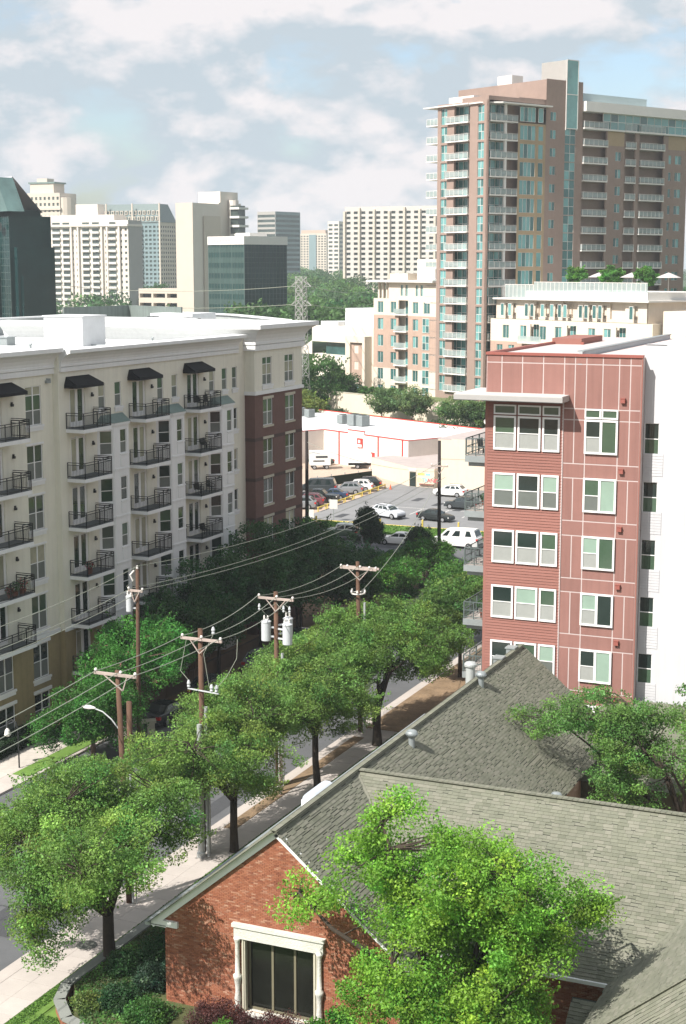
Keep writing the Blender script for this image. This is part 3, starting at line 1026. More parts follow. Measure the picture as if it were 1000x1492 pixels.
for i in range(10):
    panel(cols[i], cols[i + 1], 26.25, 26.72)
for i in range(4):
    panel(cols[i], cols[i + 1], 24.40, 26.25)
for i in range(4, 10):
    panel(cols[i], cols[i + 1], 23.60, 26.25)
panel(-24.88, -24.22, 22.93, 23.60); panel(-24.22, -23.53, 22.93, 23.6); panel(-21.55, -20.88, 22.93, 23.6); panel(-20.88, -20.23, 22.93, 23.6)
tall = [(20.29, 22.93), (16.81, 19.41), (13.27, 15.90), (9.79, 12.41), (6.27, 8.92), (2.75, 5.4)]
short = [(19.41, 20.29), (15.90, 16.81), (12.41, 13.27), (8.92, 9.79), (5.4, 6.27)]
for a, b in tall:
    for u0, u1 in ((-24.88, -24.22), (-24.22, -23.53), (-21.55, -20.88), (-20.88, -20.23)):
        panel(u0, u1, a, b)
    panel(-23.53, -21.55, a, a + 0.62)
for a, b in short:
    for u0, u1 in ((-24.88, -23.53), (-23.53, -21.55), (-21.55, -20.23)):
        panel(u0, u1, a, b)
mb = MB(); FR.box(mb, -29.8, -20.15, -0.25, 0.08, 26.70, 26.86)
FRw = Face(RB, 0, 15.5, R(-90))
mb.box(-0.05, 0.22, 0.26, 14.2, 26.70, 26.86); mb.box(2.12, 2.3, 14, 14.2, 26.7, 26.86)
mb.obj('coping', red_trim, RB)
mb = MB(); mb.box(0.0, 0.2, 0.05, 14.2, 24.9, 26.7); mb.box(-0.02, -0.001, 0.0, 26, 0, 26.7)
mb.box(0.02, 2.1, 14.2, 20, 25.6, 27.1)
mb.obj('parapet', red_board, RB)
mb = MB(); mb.box(0.2, 9.4, 0.3, 26, 24.9, 25.0); mb.obj('roof', white_roof, RB)
mb = MB(); mb.box(-0.03, 0.14, -0.045, 0.03, 0.1, 24.1); FR.box(mb, -20.235, -20.15, -0.03, 0.035, 0.1, 26.7)
mb.obj('corner_trim', red_board, RB)
mb = MB(); FR.box(mb, -24.93, -24.86, 0.0, 0.055, 0.5, 24.0)
mb.obj('divider_strip', joint_pale, RB)
# lap siding, board by board
bm_ = MB()
bm_.v = []; L_ = 4.72
pts = [(0, 0.0, 0.0), (0, -0.052, 0.0), (0, -0.020, 0.166), (0, 0.0, 0.166)]
i0 = len(bm_.v)
for x in (0.0, L_):
    for p in pts:
        bm_.v.append((x, p[1], p[2]))
for k in range(4):
    j = (k + 1) % 4
    bm_.f.append((k, 4 + k, 4 + j, j)); bm_.m.append(0)
bm_.f += [(0, 1, 2, 3), (7, 6, 5, 4)]; bm_.m += [0, 0]
board_me = bm_.mesh('siding_board', red_board)
mb = MB(); mb.box(0.14, 4.84, -0.012, 0.004, 0, 24.2); mb.obj('siding_shadow_backing', M('lap_shadow_red', (0.12, 0.045, 0.035), 0.9, 0.1, 2), RB)  # darker red backing puts a shadow line below each board
z = 4.2
while z < 24.05:
    put(board_me, 'siding_board', RB, (0.13, -0.01, z)); z += 0.178
# windows
def red_win(u0, u1, z0, z1, kind, k):
    w_, h_ = u1 - u0, z1 - z0
    if kind == 'hung':
        mid = h_ * 0.5
        up = pick(k, glass_dark, glass_green, glass_mint, glass_dark, glass_mint, glass_green, glass_dark)
        window(FR, u0, z0, w_, h_, [], [(mid,)], white_vinyl, [(0.08, w_ - 0.08, 0.08, mid, screen_pale if k % 3 else glass_grey), (0.08, w_ - 0.08, mid, h_ - 0.08, up)], 0.14, fw=0.115)
    elif kind == 'small':
        window(FR, u0, z0, w_, h_, [], [], white_vinyl, [(0.05, w_ - 0.05, 0.05, h_ - 0.05, glass_green)], 0.14, fw=0.09)
    else:
        c = w_ / 2
        a, b, c2 = pick(k, glass_mint, glass_dark, glass_green), pick(k, glass_mint, glass_green, glass_dark, glass_mint), pick(k, screen_pale, screen_pale, glass_grey)
        window(FR, u0, z0, w_, h_, [(c, 0.15)], [(h_ * 0.49, 0, 1)], white_vinyl, [(0.05, c - 0.02, 0.05, h_ * 0.49, c2), (0.05, c - 0.02, h_ * 0.49, h_ - 0.05, a), (c + 0.02, w_ - 0.05, 0.05, h_ - 0.05, b)], 0.14, fw=0.115)


tops = [(20.93, 23.02), (17.40, 19.51), (13.91, 15.98), (10.43, 12.49), (6.90, 8.98), (3.4, 5.5)]
for k, (a, b) in enumerate(tops):
    for j, (u0, u1) in enumerate(((-29.22, -27.80), (-27.69, -26.25), (-26.14, -25.06))):
        red_win(u0, u1, a, b, 'hung', k * 5 + j * 3 + 1)
        if k == 0:
            red_win(u0, u1, 23.10, 23.70, 'small', 1)
    red_win(-23.55, -21.53, a, b - 0.04, 'pair', k * 2 + (1 if k > 2 else 0))
for u0, u1 in ((-23.55, -22.56), (-22.52, -21.53)):
    red_win(u0, u1, 23.04, 23.62, 'small', 1)
vb = MB(); vb.box(-0.13, 0.13, -0.18, 0.0, -0.13, 0.13); vb.box(-0.15, 0.15, -0.20, 0.0, 0.13, 0.16)
vb = vb.mesh('wall_vent', red_trim)
for zz in (24.16, 19.96, 16.47, 12.96, 9.5, 6.0):
    FR.put(vb, 'wall_vent', -21.27, zz, 0.0)
# canopy
mb = MB(); mb.box(-1.55, 5.2, -1.55, 3.4, 24.12, 24.40)
cn = mb.obj('canopy', canopy_grey, RB)
mb = MB(); mb.box(-1.57, 5.22, -1.57, -1.54, 24.05, 24.34); mb.box(-1.57, -1.54, -1.54, 3.4, 24.05, 24.34); mb.box(5.19, 5.22, -1.54, -0.02, 24.05, 24.34)
mb.obj('fascia', M('grey_metal_fascia', (0.36, 0.35, 0.335), 0.6, 0.06, 2), cn)
mb = MB(); mb.box(-1.5, -0.05, -1.5, 3.3, 24.0, 24.10); mb.box(0.2, 5.15, -1.5, -0.06, 24.0, 24.10)
mb.obj('soffit', galv, cn)
# balconies on the street side
for k in range(6):
    z = 20.25 - 3.5 * k
    mb = MB(); mb.box(-1.85, -0.03, 1.7, 5.6, z - 0.05, z)
    o = mb.obj('balcony', concrete, RB)
    mb = MB(); mb.box(-1.9, -1.8, 1.62, 5.65, z - 0.42, z - 0.02); mb.box(-1.8, -0.03, 1.62, 1.70, z - 0.42, z - 0.02); mb.box(-1.8, -0.03, 5.57, 5.65, z - 0.42, z - 0.02)
    mb.box(-1.75, -0.03, 1.9, 2.0, z - 0.7, z - 0.42); mb.box(-1.75, -0.03, 5.3, 5.4, z - 0.7, z - 0.42)
    mb.obj('channel_frame', galv, o)
    mb = MB()
    for zz in (0.1, 0.55, 1.08):
        mb.beam((-1.85, 1.66, z + zz), (-1.85, 5.6, z + zz), 0.05, 0.05); mb.beam((-1.85, 1.66, z + zz), (-0.05, 1.66, z + zz), 0.05, 0.05); mb.beam((-1.85, 5.6, z + zz), (-0.05, 5.6, z + zz), 0.05, 0.05)
    for i in range(4):
        mb.box(-1.885, -1.815, 1.63 + i * 1.29, 1.70 + i * 1.29, z, z + 1.08)
    for xx in (-1.2, -0.6, -0.1):
        mb.box(xx - 0.03, xx + 0.03, 1.63, 1.69, z, z + 1.08)
    for i in range(26):
        mb.box(-1.856, -1.844, 1.7 + i * 0.15, 1.712 + i * 0.15, z + 0.1, z + 1.05)
    for i in range(12):
        mb.box(-1.8 + i * 0.15, -1.79 + i * 0.15, 1.654, 1.666, z + 0.1, z + 1.05)
    mb.obj('railing', M('grey_green_railing', (0.10, 0.125, 0.12), 0.5, 0.1, 3), o)


def patio_chair(loc, rz, label, col=black_metal, group='chairs on the balconies'):
    t = thing('patio_chair', label, 'chair', loc, rz, group)
    mb = MB(); mb.box(-0.25, 0.25, -0.25, 0.25, 0.40, 0.45); mb.obj('seat', col, t)
    mb = MB(); mb.beam((0, 0.24, 0.45), (0, 0.36, 0.95), 0.06, 0.5); mb.obj('backrest', col, t)
    lg = MB(); lg.box(-0.02, 0.02, -0.02, 0.02, 0, 0.4); lm = lg.mesh('leg', col)
    for a in (-0.22, 0.22):
        for b in (-0.22, 0.22):
            put(lm, 'leg', t, (a, b, 0))
    ar = MB(); ar.box(-0.02, 0.02, -0.25, 0.25, 0.62, 0.66); ar.box(-0.02, 0.02, -0.25, -0.21, 0.40, 0.62); am = ar.mesh('armrest', col)
    put(am, 'armrest', t, (-0.25, 0, 0)); put(am, 'armrest', t, (0.25, 0, 0))
    return t


patio_chair((-30.9, 93.0, 20.25), R(60), 'dark chair on the highest street balcony of the red building')
patio_chair((-31.0, 93.6, 9.75), R(-30), 'dark chair on the red building balcony beside the shrub bed, fourth from top')
patio_chair((-30.9, 92.6, 13.25), R(20), 'dark chair on the red building balcony above the white van')
patio_chair((-59.6, 109.3, 20.85), R(70), 'black chair at the right end of the top balcony under the third awning')
patio_chair((-59.7, 108.2, 20.85), R(120), 'black chair left of its twin on the top balcony under the third awning')
patio_chair((-59.6, 109.5, 13.91), R(60), 'dark patio chair at the right end of the third balcony down, third stack', )
patio_chair((-59.7, 107.9, 13.91), R(150), 'white-legged dark chair by the doors of the third balcony down, third stack')
patio_chair((-59.7, 109.0, 17.38), R(90), 'dark round-backed chair on the second balcony down, third stack')
patio_chair((-59.7, 108.8, 10.44), R(90), 'dark chair on the lowest visible balcony of the third stack')


def potted(loc, label, kind='green', s=1.0):
    t = thing('potted_plant', label, 'plant', loc, 0, 'pots on the balconies')
    mb = MB(); mb.lathe((0, 0, 0), [(0.11 * s, 0), (0.16 * s, 0.26 * s), (0.18 * s, 0.28 * s), (0.14 * s, 0.28 * s)], 12)
    mb.obj('pot', M('clay_pot', (0.22, 0.08, 0.05), 0.8, 0.1, 4), t)
    POTS.append((t, s, kind))
    return t


POTS = []
potted((-59.75, 83.6, 10.44), 'pot of red flowers on the railing side of the fourth left-hand balcony', 'red', 1.5)
potted((-59.8, 82.8, 10.44), 'leafy green pot plant on the fourth left-hand balcony beside red flowers', 'green', 1.4)
potted((-59.8, 82.2, 10.44), 'small pot of dark red blooms at the left of the fourth left-hand balcony', 'red', 1.1)
potted((-59.4, 91.2, 10.44), 'pot of faded pink flowers on the fourth balcony down, first stack', 'red', 1.3)
potted((-30.4, 92.1, 9.75), 'tall green plant in a terracotta pot on the red building balcony', 'green', 1.8)
potted((-31.2, 94.2, 16.75), 'small leafy pot plant on the second street balcony of the red building', 'green', 1.0)

# white wing of the same block, right of the red part
WB = thing('white_apartment_wing', 'white sided apartment wing with a column of dark windows, right of the red panels', 'building', (-20.23, 91, 0))
FW = Face(WB, 20.23, 0, 0.0)
whs = []
for a, b in ((20.93, 22.80), (17.42, 19.28), (13.91, 15.77), (10.40, 12.26), (6.89, 8.75), (3.4, 5.26)):
    whs.append((-20.18, -19.32, a, b))
    window(FW, -20.18, a, 0.86, b - a, [], [(0.93,)], white_vinyl, [(0.03, 0.83, 0.03, 0.93, glass_green), (0.03, 0.83, 0.93, b - a - 0.03, glass_dark)], -0.04, fw=0.03)
mb = MB()
FW.wall(mb, -20.23, -19.0, 0, 27.45, whs, 0.12)
FW.wall(mb, -19.0, -5.0, 0, 27.45, [], 0.12, n=0.03)
mb.box(0.0, 15.2, 0.35, 26, 0, 26.9); mb.box(-0.001, 0.0, 0.0, 0.4, 0, 27.4)
FW.box(mb, -20.23, -5.0, -0.4, 0.0, 27.4, 27.47)
mb.obj('wall', white_siding, WB)
mb = MB()
for k in range(7):
    for i in range(8):
        zz = 23.0 - 3.51 * k - 2.0 - 0.17 * i
        if zz > 0:
            FW.box(mb, -20.2, -19.02, 0.0, 0.025, zz - 0.15, zz)
    mbx = None
for zz, h in ((0, 0),):
    pass
mb.obj('siding', white_siding, WB, kind='stuff')
mb = MB()
for u in (-16.2, -12.4):
    FW.box(mb, u, u + 0.02, 0.0, 0.034, 0, 27.3)
for zz in (22.95, 19.4, 15.9, 12.4, 8.9):
    FW.box(mb, -19.0, -5.0, 0.0, 0.034, zz, zz + 0.02)
mb.obj('panel_joint', M('pale_grey_joint', (0.56, 0.55, 0.56), 0.8, 0.03, 2), WB)
mb = MB()
mb.box(0.2, 15, 0.4, 9.0, 27.30, 27.44); mb.obj('roof', white_roof, WB)
mb = MB(); mb.beam((-3.7, -1.0, 26.35), (-3.7, 24, 26.35), 0.25, 1.3); mb.obj('parapet', M('pale_blue_grey_parapet', (0.42, 0.45, 0.46), 0.7, 0.05, 1), WB)
mb = MB(); mb.beam((-3.7, -0.99, 27.02), (-3.7, 24, 27.02), 0.4, 0.06); mb.obj('coping', galv, WB)
mb = MB(); mb.box(-3.0, 8, 27, 30, 25, 28.0); mb.obj('stair_penthouse', red_board, WB)

# ------------------------------------------------------------------ the brick house with shingle roofs
HS = thing('brick_house', 'low orange brick building with steep grey-green shingle roofs and a big gable window', 'house', (-26.74, 54.5, 0))
XR, ZR, S_ = 0.0, 9.18, 0.83            # ridge of the street wing in the house's own coordinates
YE, YC = 33.8, 8.25                     # far end of that ridge; the cross wing's ridge
HW = 5.42
wallm = MB()
def roofz(x): return ZR - S_ * abs(x)
# backing wall of the gable with the window opening
gz = lambda x: roofz(x) - 0.28
x0, x1, zs0, zs1 = -1.62, 2.0, 0.9, 4.22
wallm.poly([(-HW, 0.02, 0.0), (x0, 0.02, 0.0), (x0, 0.02, gz(x0)), (-HW, 0.02, gz(HW))])
wallm.poly([(x0, 0.02, 0.0), (x1, 0.02, 0.0), (x1, 0.02, zs0), (x0, 0.02, zs0)])
wallm.poly([(x0, 0.02, zs1), (x1, 0.02, zs1), (x1, 0.02, gz(x1)), (0, 0.02, gz(0)), (x0, 0.02, gz(x0))])
wallm.poly([(x1, 0.02, 0.0), (HW, 0.02, 0.0), (HW, 0.02, gz(HW)), (x1, 0.02, gz(x1))])
for a in (x0, x1):
    wallm.quad((a, 0.02, zs0), (a, 0.5, zs0), (a, 0.5, zs1), (a, 0.02, zs1))
wallm.quad((x0, 0.02, zs1), (x1, 0.02, zs1), (x1, 0.5, zs1), (x0, 0.5, zs1))
wallm.box(-HW, -HW + 0.2, 0.03, YE, 0, 4.4); wallm.box(HW - 0.2, HW, 0.03, 2.6, 0, 4.4); wallm.box(HW - 0.2, HW, 16, YE, 0, 4.4)
wallm.poly([(-HW, YE, 0), (HW, YE, 0), (HW, YE, gz(HW)), (0, YE, gz(0)), (-HW, YE, gz(HW))])
wallm.obj('backing_wall', mortar, HS)
# bricks
BL, BH, MJ = 0.203, 0.060, 0.011
brick_me = MB(); brick_me.box(0, BL, -0.012, 0.02, 0, BH); brick_me = brick_me.mesh('brick', house_brick)
rest = MB(); cnt = 0
cands = []
row = 0
z = 0.35
while z < ZR - 0.35:
    off = (row % 2) * 0.107
    x = -HW + (-off if off else 0)
    while x < HW - 0.05:
        a, b = max(x, -HW), min(x + BL, HW)
        x += BL + MJ
        zt = z + BH
        lim = (ZR - 0.33 - zt) / S_
        a, b = max(a, -lim), min(b, lim)
        if b - a < 0.05:
            continue
        if zt > zs0 - 0.02 and z < zs1 + 0.02 + 0.0 and b > x0 and a < x1:
            if a < x0 < b: b = x0
            elif a < x1 < b: a = x1
            else: continue
            if b - a < 0.04: continue
        cands.append((a, b, z))
    z += BH + MJ; row += 1
full = [c for c in cands if abs(c[1] - c[0] - BL) < 1e-6 and -4.8 < c[0] < 1.8 and c[2] > 4.4]
random.shuffle(full)
full.sort(key=lambda c: abs(c[0] + 1.6) * 0.6 + abs(c[2] - 5.6))
chosen = set(full[:280])
for c in cands:
    jit = random.uniform(-0.005, 0.006)
    if c in chosen:
        put(brick_me, 'brick', HS, (c[0], jit, c[2]))
    else:
        rest.box(c[0], c[1], -0.012 + jit, 0.02 + jit, c[2], c[2] + BH)
# the short walls of the cross wing under the gutter
for rowi in range(58):
    zz = 0.3 + rowi * (BH + MJ)
    x = 10.0 - (rowi % 2) * 0.107
    while x < 14.4:
        rest.box(x, x + BL, 2.58, 2.64, zz, zz + BH); x += BL + MJ
    yv = 0.05 + (rowi % 2) * 0.107
    while yv < 2.5:
        rest.box(HW - 0.03, HW + 0.012, yv, yv + BL, zz, zz + BH); yv += BL + MJ
rest.obj('brickwork', house_brick, HS, kind='stuff')
mb = MB(); mb.box(5.5, 14.6, 2.64, 2.8, 0, 4.4); mb.obj('cross_wing_wall', mortar, HS)

# roof decks and shingles
def lerp3(a, b, t):
    return (a[0] + (b[0] - a[0]) * t, a[1] + (b[1] - a[1]) * t, a[2] + (b[2] - a[2]) * t)


SH = MB(); SHC = []


def slope(o, ud, dd, Lu, Ld, clip=None, deck=True, expo=0.165, tab=0.33, near=0.0, gap=0.14, cut=0.055):
    """o: top-left corner, ud along the ridge, dd down the slope; shingles laid in courses from the eave up."""
    o = Vector(o); ud = Vector(ud).normalized(); dd = Vector(dd).normalized(); nn = ud.cross(dd)
    if nn.z < 0: nn = -nn
    rows = int(Ld / expo)
    for r in range(rows):
        d0 = Ld - r * expo
        off = random.uniform(0, tab)
        u = -off
        while u < Lu:
            wv = tab * random.choice((0.55, 0.8, 1.0, 1.0, 1.35))
            a, b = max(0, u), min(Lu, u + wv - 0.006)
            u += wv
            if b - a < 0.04: continue
            if clip is not None:
                iv = clip(d0 - expo / 2)
                a, b = max(a, iv[0]), min(b, iv[1])
                if b - a < 0.05: continue
            short_ = random.random() < gap
            lo = d0 - (cut if short_ else 0.0)
            th = 0.012 if short_ else random.uniform(0.022, 0.034)
            q = []
            for (uu, d_, h) in ((a, lo, th), (b, lo, th), (b, d0 - expo - 0.03, 0.004), (a, d0 - expo - 0.03, 0.004), (a, lo, 0), (b, lo, 0)):
                q.append(o + ud * uu + dd * d_ + nn * (h + 0.012))
            SHC.append((q, near))


def emit_shingles(parent):
    camp = Vector((0, 0, 32))
    def dist(c): return (c[0][0] + Vector((-26.74, 54.5, 0)) - camp).length - c[1]
    order = sorted(range(len(SHC)), key=lambda i: dist(SHC[i]))
    first = set(order[:280])
    for i, (q, _) in enumerate(SHC):
        if i in first:
            mb = MB(); tgt = mb
            base = q[0].copy()
            qq = [p - base for p in q]
        else:
            tgt = SH; qq = q
        k = len(tgt.v); tgt.v += [tuple(p) for p in qq]
        tgt.f += [(k, k + 1, k + 2, k + 3), (k + 4, k + 5, k + 1, k)]; tgt.m += [0, 0]
        tgt.f += [(k + 4, k, k + 3), (k + 5, k + 2, k + 1)]; tgt.m += [0, 0]
        if i in first:
            mb.obj('shingle', shingle_m, parent, loc=tuple(base))
    SH.obj('shingles', shingle_m, parent, kind='stuff')


cs = 1 / math.sqrt(1 + S_ * S_); sn = S_ * cs
LD = 6.05 / cs
OV = 0.38
EX = LD
# street wing: slope towards the court (+x), from the gable to the valley, then beyond the cross wing
slope((0, -OV, ZR), (0, 1, 0), (cs, 0, -sn), YE + OV + 0.2, LD, clip=lambda d: (0, (YC + OV) - d * cs), gap=0.34, cut=0.065)
slope((0, -OV, ZR), (0, 1, 0), (cs, 0, -sn), YE + OV + 0.2, LD, clip=lambda d: (YC + OV + d * cs, YE + OV + 0.2), gap=0.34, cut=0.065)
slope((0, -OV, ZR), (0, 1, 0), (-cs, 0, -sn), YE + OV + 0.2, LD)
# cross wing facing the camera: its left edge is the valley
XL = 24.0
XW = 19.6
ZW = 9.18
slope((0, YC, ZR), (1, 0, 0), (0, -cs, -sn), XL, 6.2 / cs, clip=lambda d: (d * cs, XW - d * cs), near=4.0)
slope((0, YC, ZR), (1, 0, 0), (0, cs, -sn), XL, 6.2 / cs, clip=lambda d: (d * cs, XL))
# the wing that comes forward at the right: ridge runs towards the camera
slope((XW, YC, ZW), (0, -1, 0), (-cs, 0, -sn), 11.2, 6.2 / cs, clip=lambda d: (d * cs, 11.2), near=4.0)
# its hipped end, and the low lean-to roof in the corner
slope((14.3, -3.05, 4.75), (0.77, 0, 0.64), (0.0, -0.77, -0.64), 7.0, 5.0, clip=lambda d: (0, 7.0), near=6.0)
slope((12.3, 0.9, 3.86), (1, 0, 0), (0, -0.8, -0.6), 2.6, 4.4, near=6.0)
deck = MB()
def dk(a, b, c, d): deck.quad(a, b, c, d)
ez = ZR - S_ * 6.05
dk((0, -OV, ZR), (0, YE + 0.2, ZR), (6.05, YE + 0.2, ez), (6.05, -OV, ez))
dk((0, -OV, ZR), (-6.05, -OV, ez), (-6.05, YE + 0.2, ez), (0, YE + 0.2, ZR))
e2 = ZR - S_ * 6.2
dk((0, YC, ZR), (6.2, YC - 6.2, e2), (XW - 6.2, YC - 6.2, e2), (XW, YC, ZR))
dk((0, YC, ZR), (XL, YC, ZR), (XL, YC + 6.2, e2), (6.2, YC + 6.2, e2))
dk((XW, YC, ZW), (XW - 6.2, YC - 6.2, e2), (XW - 6.2, -2.9, e2), (XW, -2.9, ZW))
dk((14.3, -3.05, 4.75), (14.3, -6.9, 1.55), (19.7, -6.9, 6.0), (19.7, -3.05, 9.2))
dk((12.3, 0.9, 3.86), (12.3, -2.6, 1.24), (14.9, -2.6, 1.24), (14.9, 0.9, 3.86))
deck.box(13.6, 24, -2.9, 2.5, 0, 4.0)
deck.obj('roof_deck', roof_deck, HS)
emit_shingles(HS)
cap = MB()
def ridgecap(a, b, n):
    a = Vector(a); b = Vector(b)
    for i in range(n):
        p = a.lerp(b, i / n); q_ = a.lerp(b, (i + 1.12) / n)
        cap.beam(p + Vector((0, 0, 0.03)), q_ + Vector((0, 0, 0.045)), 0.22, 0.035)
        d = (b - a).normalized(); s_ = Vector((d.y, -d.x, 0))
        for sg in (-1, 1):
            m4 = Matrix.Translation(p + s_ * sg * 0.11 + Vector((0, 0, -0.035))) @ d.to_track_quat('X', 'Z').to_matrix().to_4x4() @ Matrix.Rotation(-sg * 0.72, 4, 'X')
            cap.box(0, (q_ - p).length, -0.10, 0.10, 0, 0.025, 0, m4)
ridgecap((0, -OV, ZR), (0, YE + 0.2, ZR), 150)
ridgecap((0.2, YC, ZR), (XL, YC, ZR), 100)
ridgecap((XW, YC, ZW), (XW, -2.9, ZW), 40)
ridgecap((XW - 5.8, -3.0, e2 + 0.35), (XW, -3.0, ZW), 26)
cap.obj('ridge_cap', shingle_m, HS, kind='stuff')
vm_ = MB()
vm_.beam((0, YC - 0.2, ZR - 0.0), (6.2, YC - 6.2, e2 + 0.02), 0.28, 0.03); vm_.obj('valley_flashing', shingle_m, HS); vm_ = MB(); vm_.beam((XW, YC - 0.2, ZW), (XW - 6.2, YC - 6.2, e2 + 0.02), 0.3, 0.05)
vm_.obj('valley_flashing', shingle_m, HS)
# rake boards, eave return, gutter
for sg, nm in ((-1, 'rake_board'), (1, 'rake_board')):
    mb = MB(); mb.beam((0, -0.10, ZR - 0.17), (sg * 6.02, -0.10, ZR - 0.17 - S_ * 6.02), 0.10, 0.30); mb.obj(nm, white_trim, HS)
mb = MB(); mb.box(-6.1, -4.75, -0.16, 0.0, 4.02, 4.28); mb.box(-6.1, -5.3, -0.16, 0.3, 3.98, 4.06); mb.obj('eave_return', white_trim, HS)
mb = MB(); mb.box(-6.25, -6.02, -0.3, YE, 4.02, 4.16); mb.obj('gutter', galv, HS)
mb = MB(); mb.box(6.4, 13.6, 1.95, 2.12, 3.93, 4.08); mb.box(6.4, 13.6, 2.12, 2.6, 3.9, 3.94); mb.obj('gutter', white_trim, HS)
# carved stone window surround
sur = thing  # noqa
mb = MB(); mb.box(-2.02, 2.1, -0.16, 0.12, 4.12, 4.66); mb.box(-2.10, 2.18, -0.22, 0.12, 4.62, 4.78); mb.obj('lintel', carved, HS)
col_prof = [(0.13, 0), (0.15, 0.25), (0.11, 0.32), (0.145, 0.55), (0.10, 0.9), (0.12, 1.2), (0.16, 1.42), (0.19, 1.50), (0.19, 1.62), (0.11, 1.68), (0.10, 2.3), (0.095, 3.0), (0.14, 3.18), (0.17, 3.26)]
cm = MB(); cm.lathe((0, 0, 0), col_prof, 14); cm = cm.mesh('column', carved, True)
put(cm, 'column', HS, (-1.88, -0.10, 0.86)); put(cm, 'column', HS, (1.62 + 0.30, -0.10, 0.86))
for xx in (-1.70, 1.62):
    mb = MB(); mb.box(xx, xx + 0.16, -0.06, 0.14, 0.86, 4.13); mb.box(xx + 0.04, xx + 0.10, -0.10, -0.06, 0.86, 4.13); mb.obj('jamb', stone_trim, HS)
gw = put(MB().mesh('x', carved), 'picture_window', HS) if False else None
mb = MB(); mb.box(-1.54, 1.78, 0.28, 0.36, 0.86, 0.98); mb.box(-1.54, -1.44, 0.28, 0.36, 0.98, 4.12); mb.box(1.70, 1.80, 0.28, 0.36, 0.98, 4.12); mb.box(-1.44, 1.7, 0.28, 0.36, 4.02, 4.12)
pwn = mb.obj('picture_window', frame_tan, HS)
for xx in (-0.46, 0.58):
    mb = MB(); mb.box(xx, xx + 0.10, 0.26, 0.36, 0.98, 4.02); mb.obj('mullion', frame_tan, pwn)
for xa, xb in ((-1.44, -0.46), (-0.36, 0.58), (0.68, 1.70)):
    mb = MB(); mb.box(xa, xb, 0.31, 0.33, 0.98, 4.02); mb.obj('pane', M('near_black_glass', (0.012, 0.013, 0.010), 0.08, 0.4, 0.8, spec=0.25), pwn)
mb = MB(); mb.box(-1.7, 1.85, -0.2, 0.3, 0.72, 0.86); mb.obj('sill', carved, HS)
# things on the roof
def turbine(loc, label, s=1.0):
    t = thing('turbine_vent', label, 'roof vent', loc, 0, 'turbine vents on the shingle roof')
    mb = MB(); mb.lathe((0, 0, -0.35), [(0.16 * s, 0), (0.16 * s, 0.75), (0.14 * s, 0.78)], 14); mb.obj('neck', galv, t)
    mb = MB(); mb.lathe((0, 0, 0.36), [(0.15 * s, 0), (0.24 * s, 0.06), (0.29 * s, 0.17), (0.27 * s, 0.28), (0.16 * s, 0.36), (0.03, 0.38)], 20); h = mb.obj('turbine_head', galv, t, smooth=True)
    mb = MB()
    for i in range(20):
        a = 2 * PI * i / 20
        mb.tube([(0.20 * s * math.cos(a), 0.20 * s * math.sin(a), 0.38), (0.31 * s * math.cos(a + 0.15), 0.31 * s * math.sin(a + 0.15), 0.53), (0.20 * s * math.cos(a + 0.3), 0.20 * s * math.sin(a + 0.3), 0.71)], 0.018, 4)
    mb.obj('vane', galv, t, kind='stuff')


turbine((-26.2, 68.4, 8.80), 'grey turbine vent casting a long shadow on the middle of the shingle roof')
turbine((-26.4, 79.65, 8.98), 'grey turbine vent nearest the red building, on the shingle ridge')
turbine((-17.6, 63.9, 8.25), 'grey vent peeking over the cross ridge next to the leafy tree', 0.9)
t = thing('roof_flue', 'white metal flue with a domed cap behind the shingle ridge, beside the red building', 'flue', (-27.35, 80.6, 8.2))
mb = MB(); mb.lathe((0, 0, 0), [(0.27, 0), (0.27, 1.5)], 18); mb.obj('pipe', silver_pole, t, smooth=False)
mb = MB(); mb.lathe((0, 0, 1.5), [(0.36, 0), (0.36, 0.12), (0.27, 0.22), (0.04, 0.27)], 18); mb.obj('cap', silver_pole, t)
t = thing('skylight', 'pale domed skylight just behind the house ridge near the sidewalk tree', 'skylight', (-27.45, 60.4, 8.5), 0)
mb = MB(); mb.box(-0.55, 0.35, -0.95, 0.95, -0.2, 0.12); mb.obj('curb', white_trim, t)
mb = MB()
for i in range(8):
    a0, a1 = PI * i / 8, PI * (i + 1) / 8
    mb.quad((-0.1 - 0.42 * math.cos(a0), -0.9, 0.12 + 0.36 * math.sin(a0)), (-0.1 - 0.42 * math.cos(a1), -0.9, 0.12 + 0.36 * math.sin(a1)), (-0.1 - 0.42 * math.cos(a1), 0.9, 0.12 + 0.36 * math.sin(a1)), (-0.1 - 0.42 * math.cos(a0), 0.9, 0.12 + 0.36 * math.sin(a0)))
for yy in (-0.9, 0.9):
    mb.poly([(-0.1 - 0.42 * math.cos(PI * i / 8), yy, 0.12 + 0.36 * math.sin(PI * i / 8)) for i in range(9)])
mb.obj('dome', M('milky_plastic', (0.50, 0.55, 0.60), 0.3, 0.05, 2), t)
for x_, y_, lb in ((-26.9, 84.6, 'low grey box vent on the ridge next to the mulch bed'), (-26.95, 87.2, 'smaller grey box vent at the far end of the ridge')):
    t = thing('box_vent', lb, 'roof vent', (x_, y_, 9.05), 0, 'box vents on the ridge')
    mb = MB(); mb.box(-0.3, 0.2, -0.3, 0.3, -0.2, 0.22); mb.box(-0.36, 0.26, -0.36, 0.36, 0.22, 0.3); mb.obj('hood', galv, t)
# another roof behind the right-hand tree
t = thing('neighbour_house', 'long low shingle roof behind the tree, at the foot of the white wing', 'house', (-19, 88.6, 0))
mb = MB(); mb.quad((-3, -6.5, 3.3), (16, -6.5, 3.3), (16, 2, 5.9), (-3, 2, 5.9)); mb.quad((-3, 2, 5.9), (16, 2, 5.9), (16, 2.3, 4.3), (-3, 2.3, 4.3)); mb.box(-2.8, 15.8, -6.1, 2.0, 0, 3.3)
mb.obj('roof', shingle_m, t)

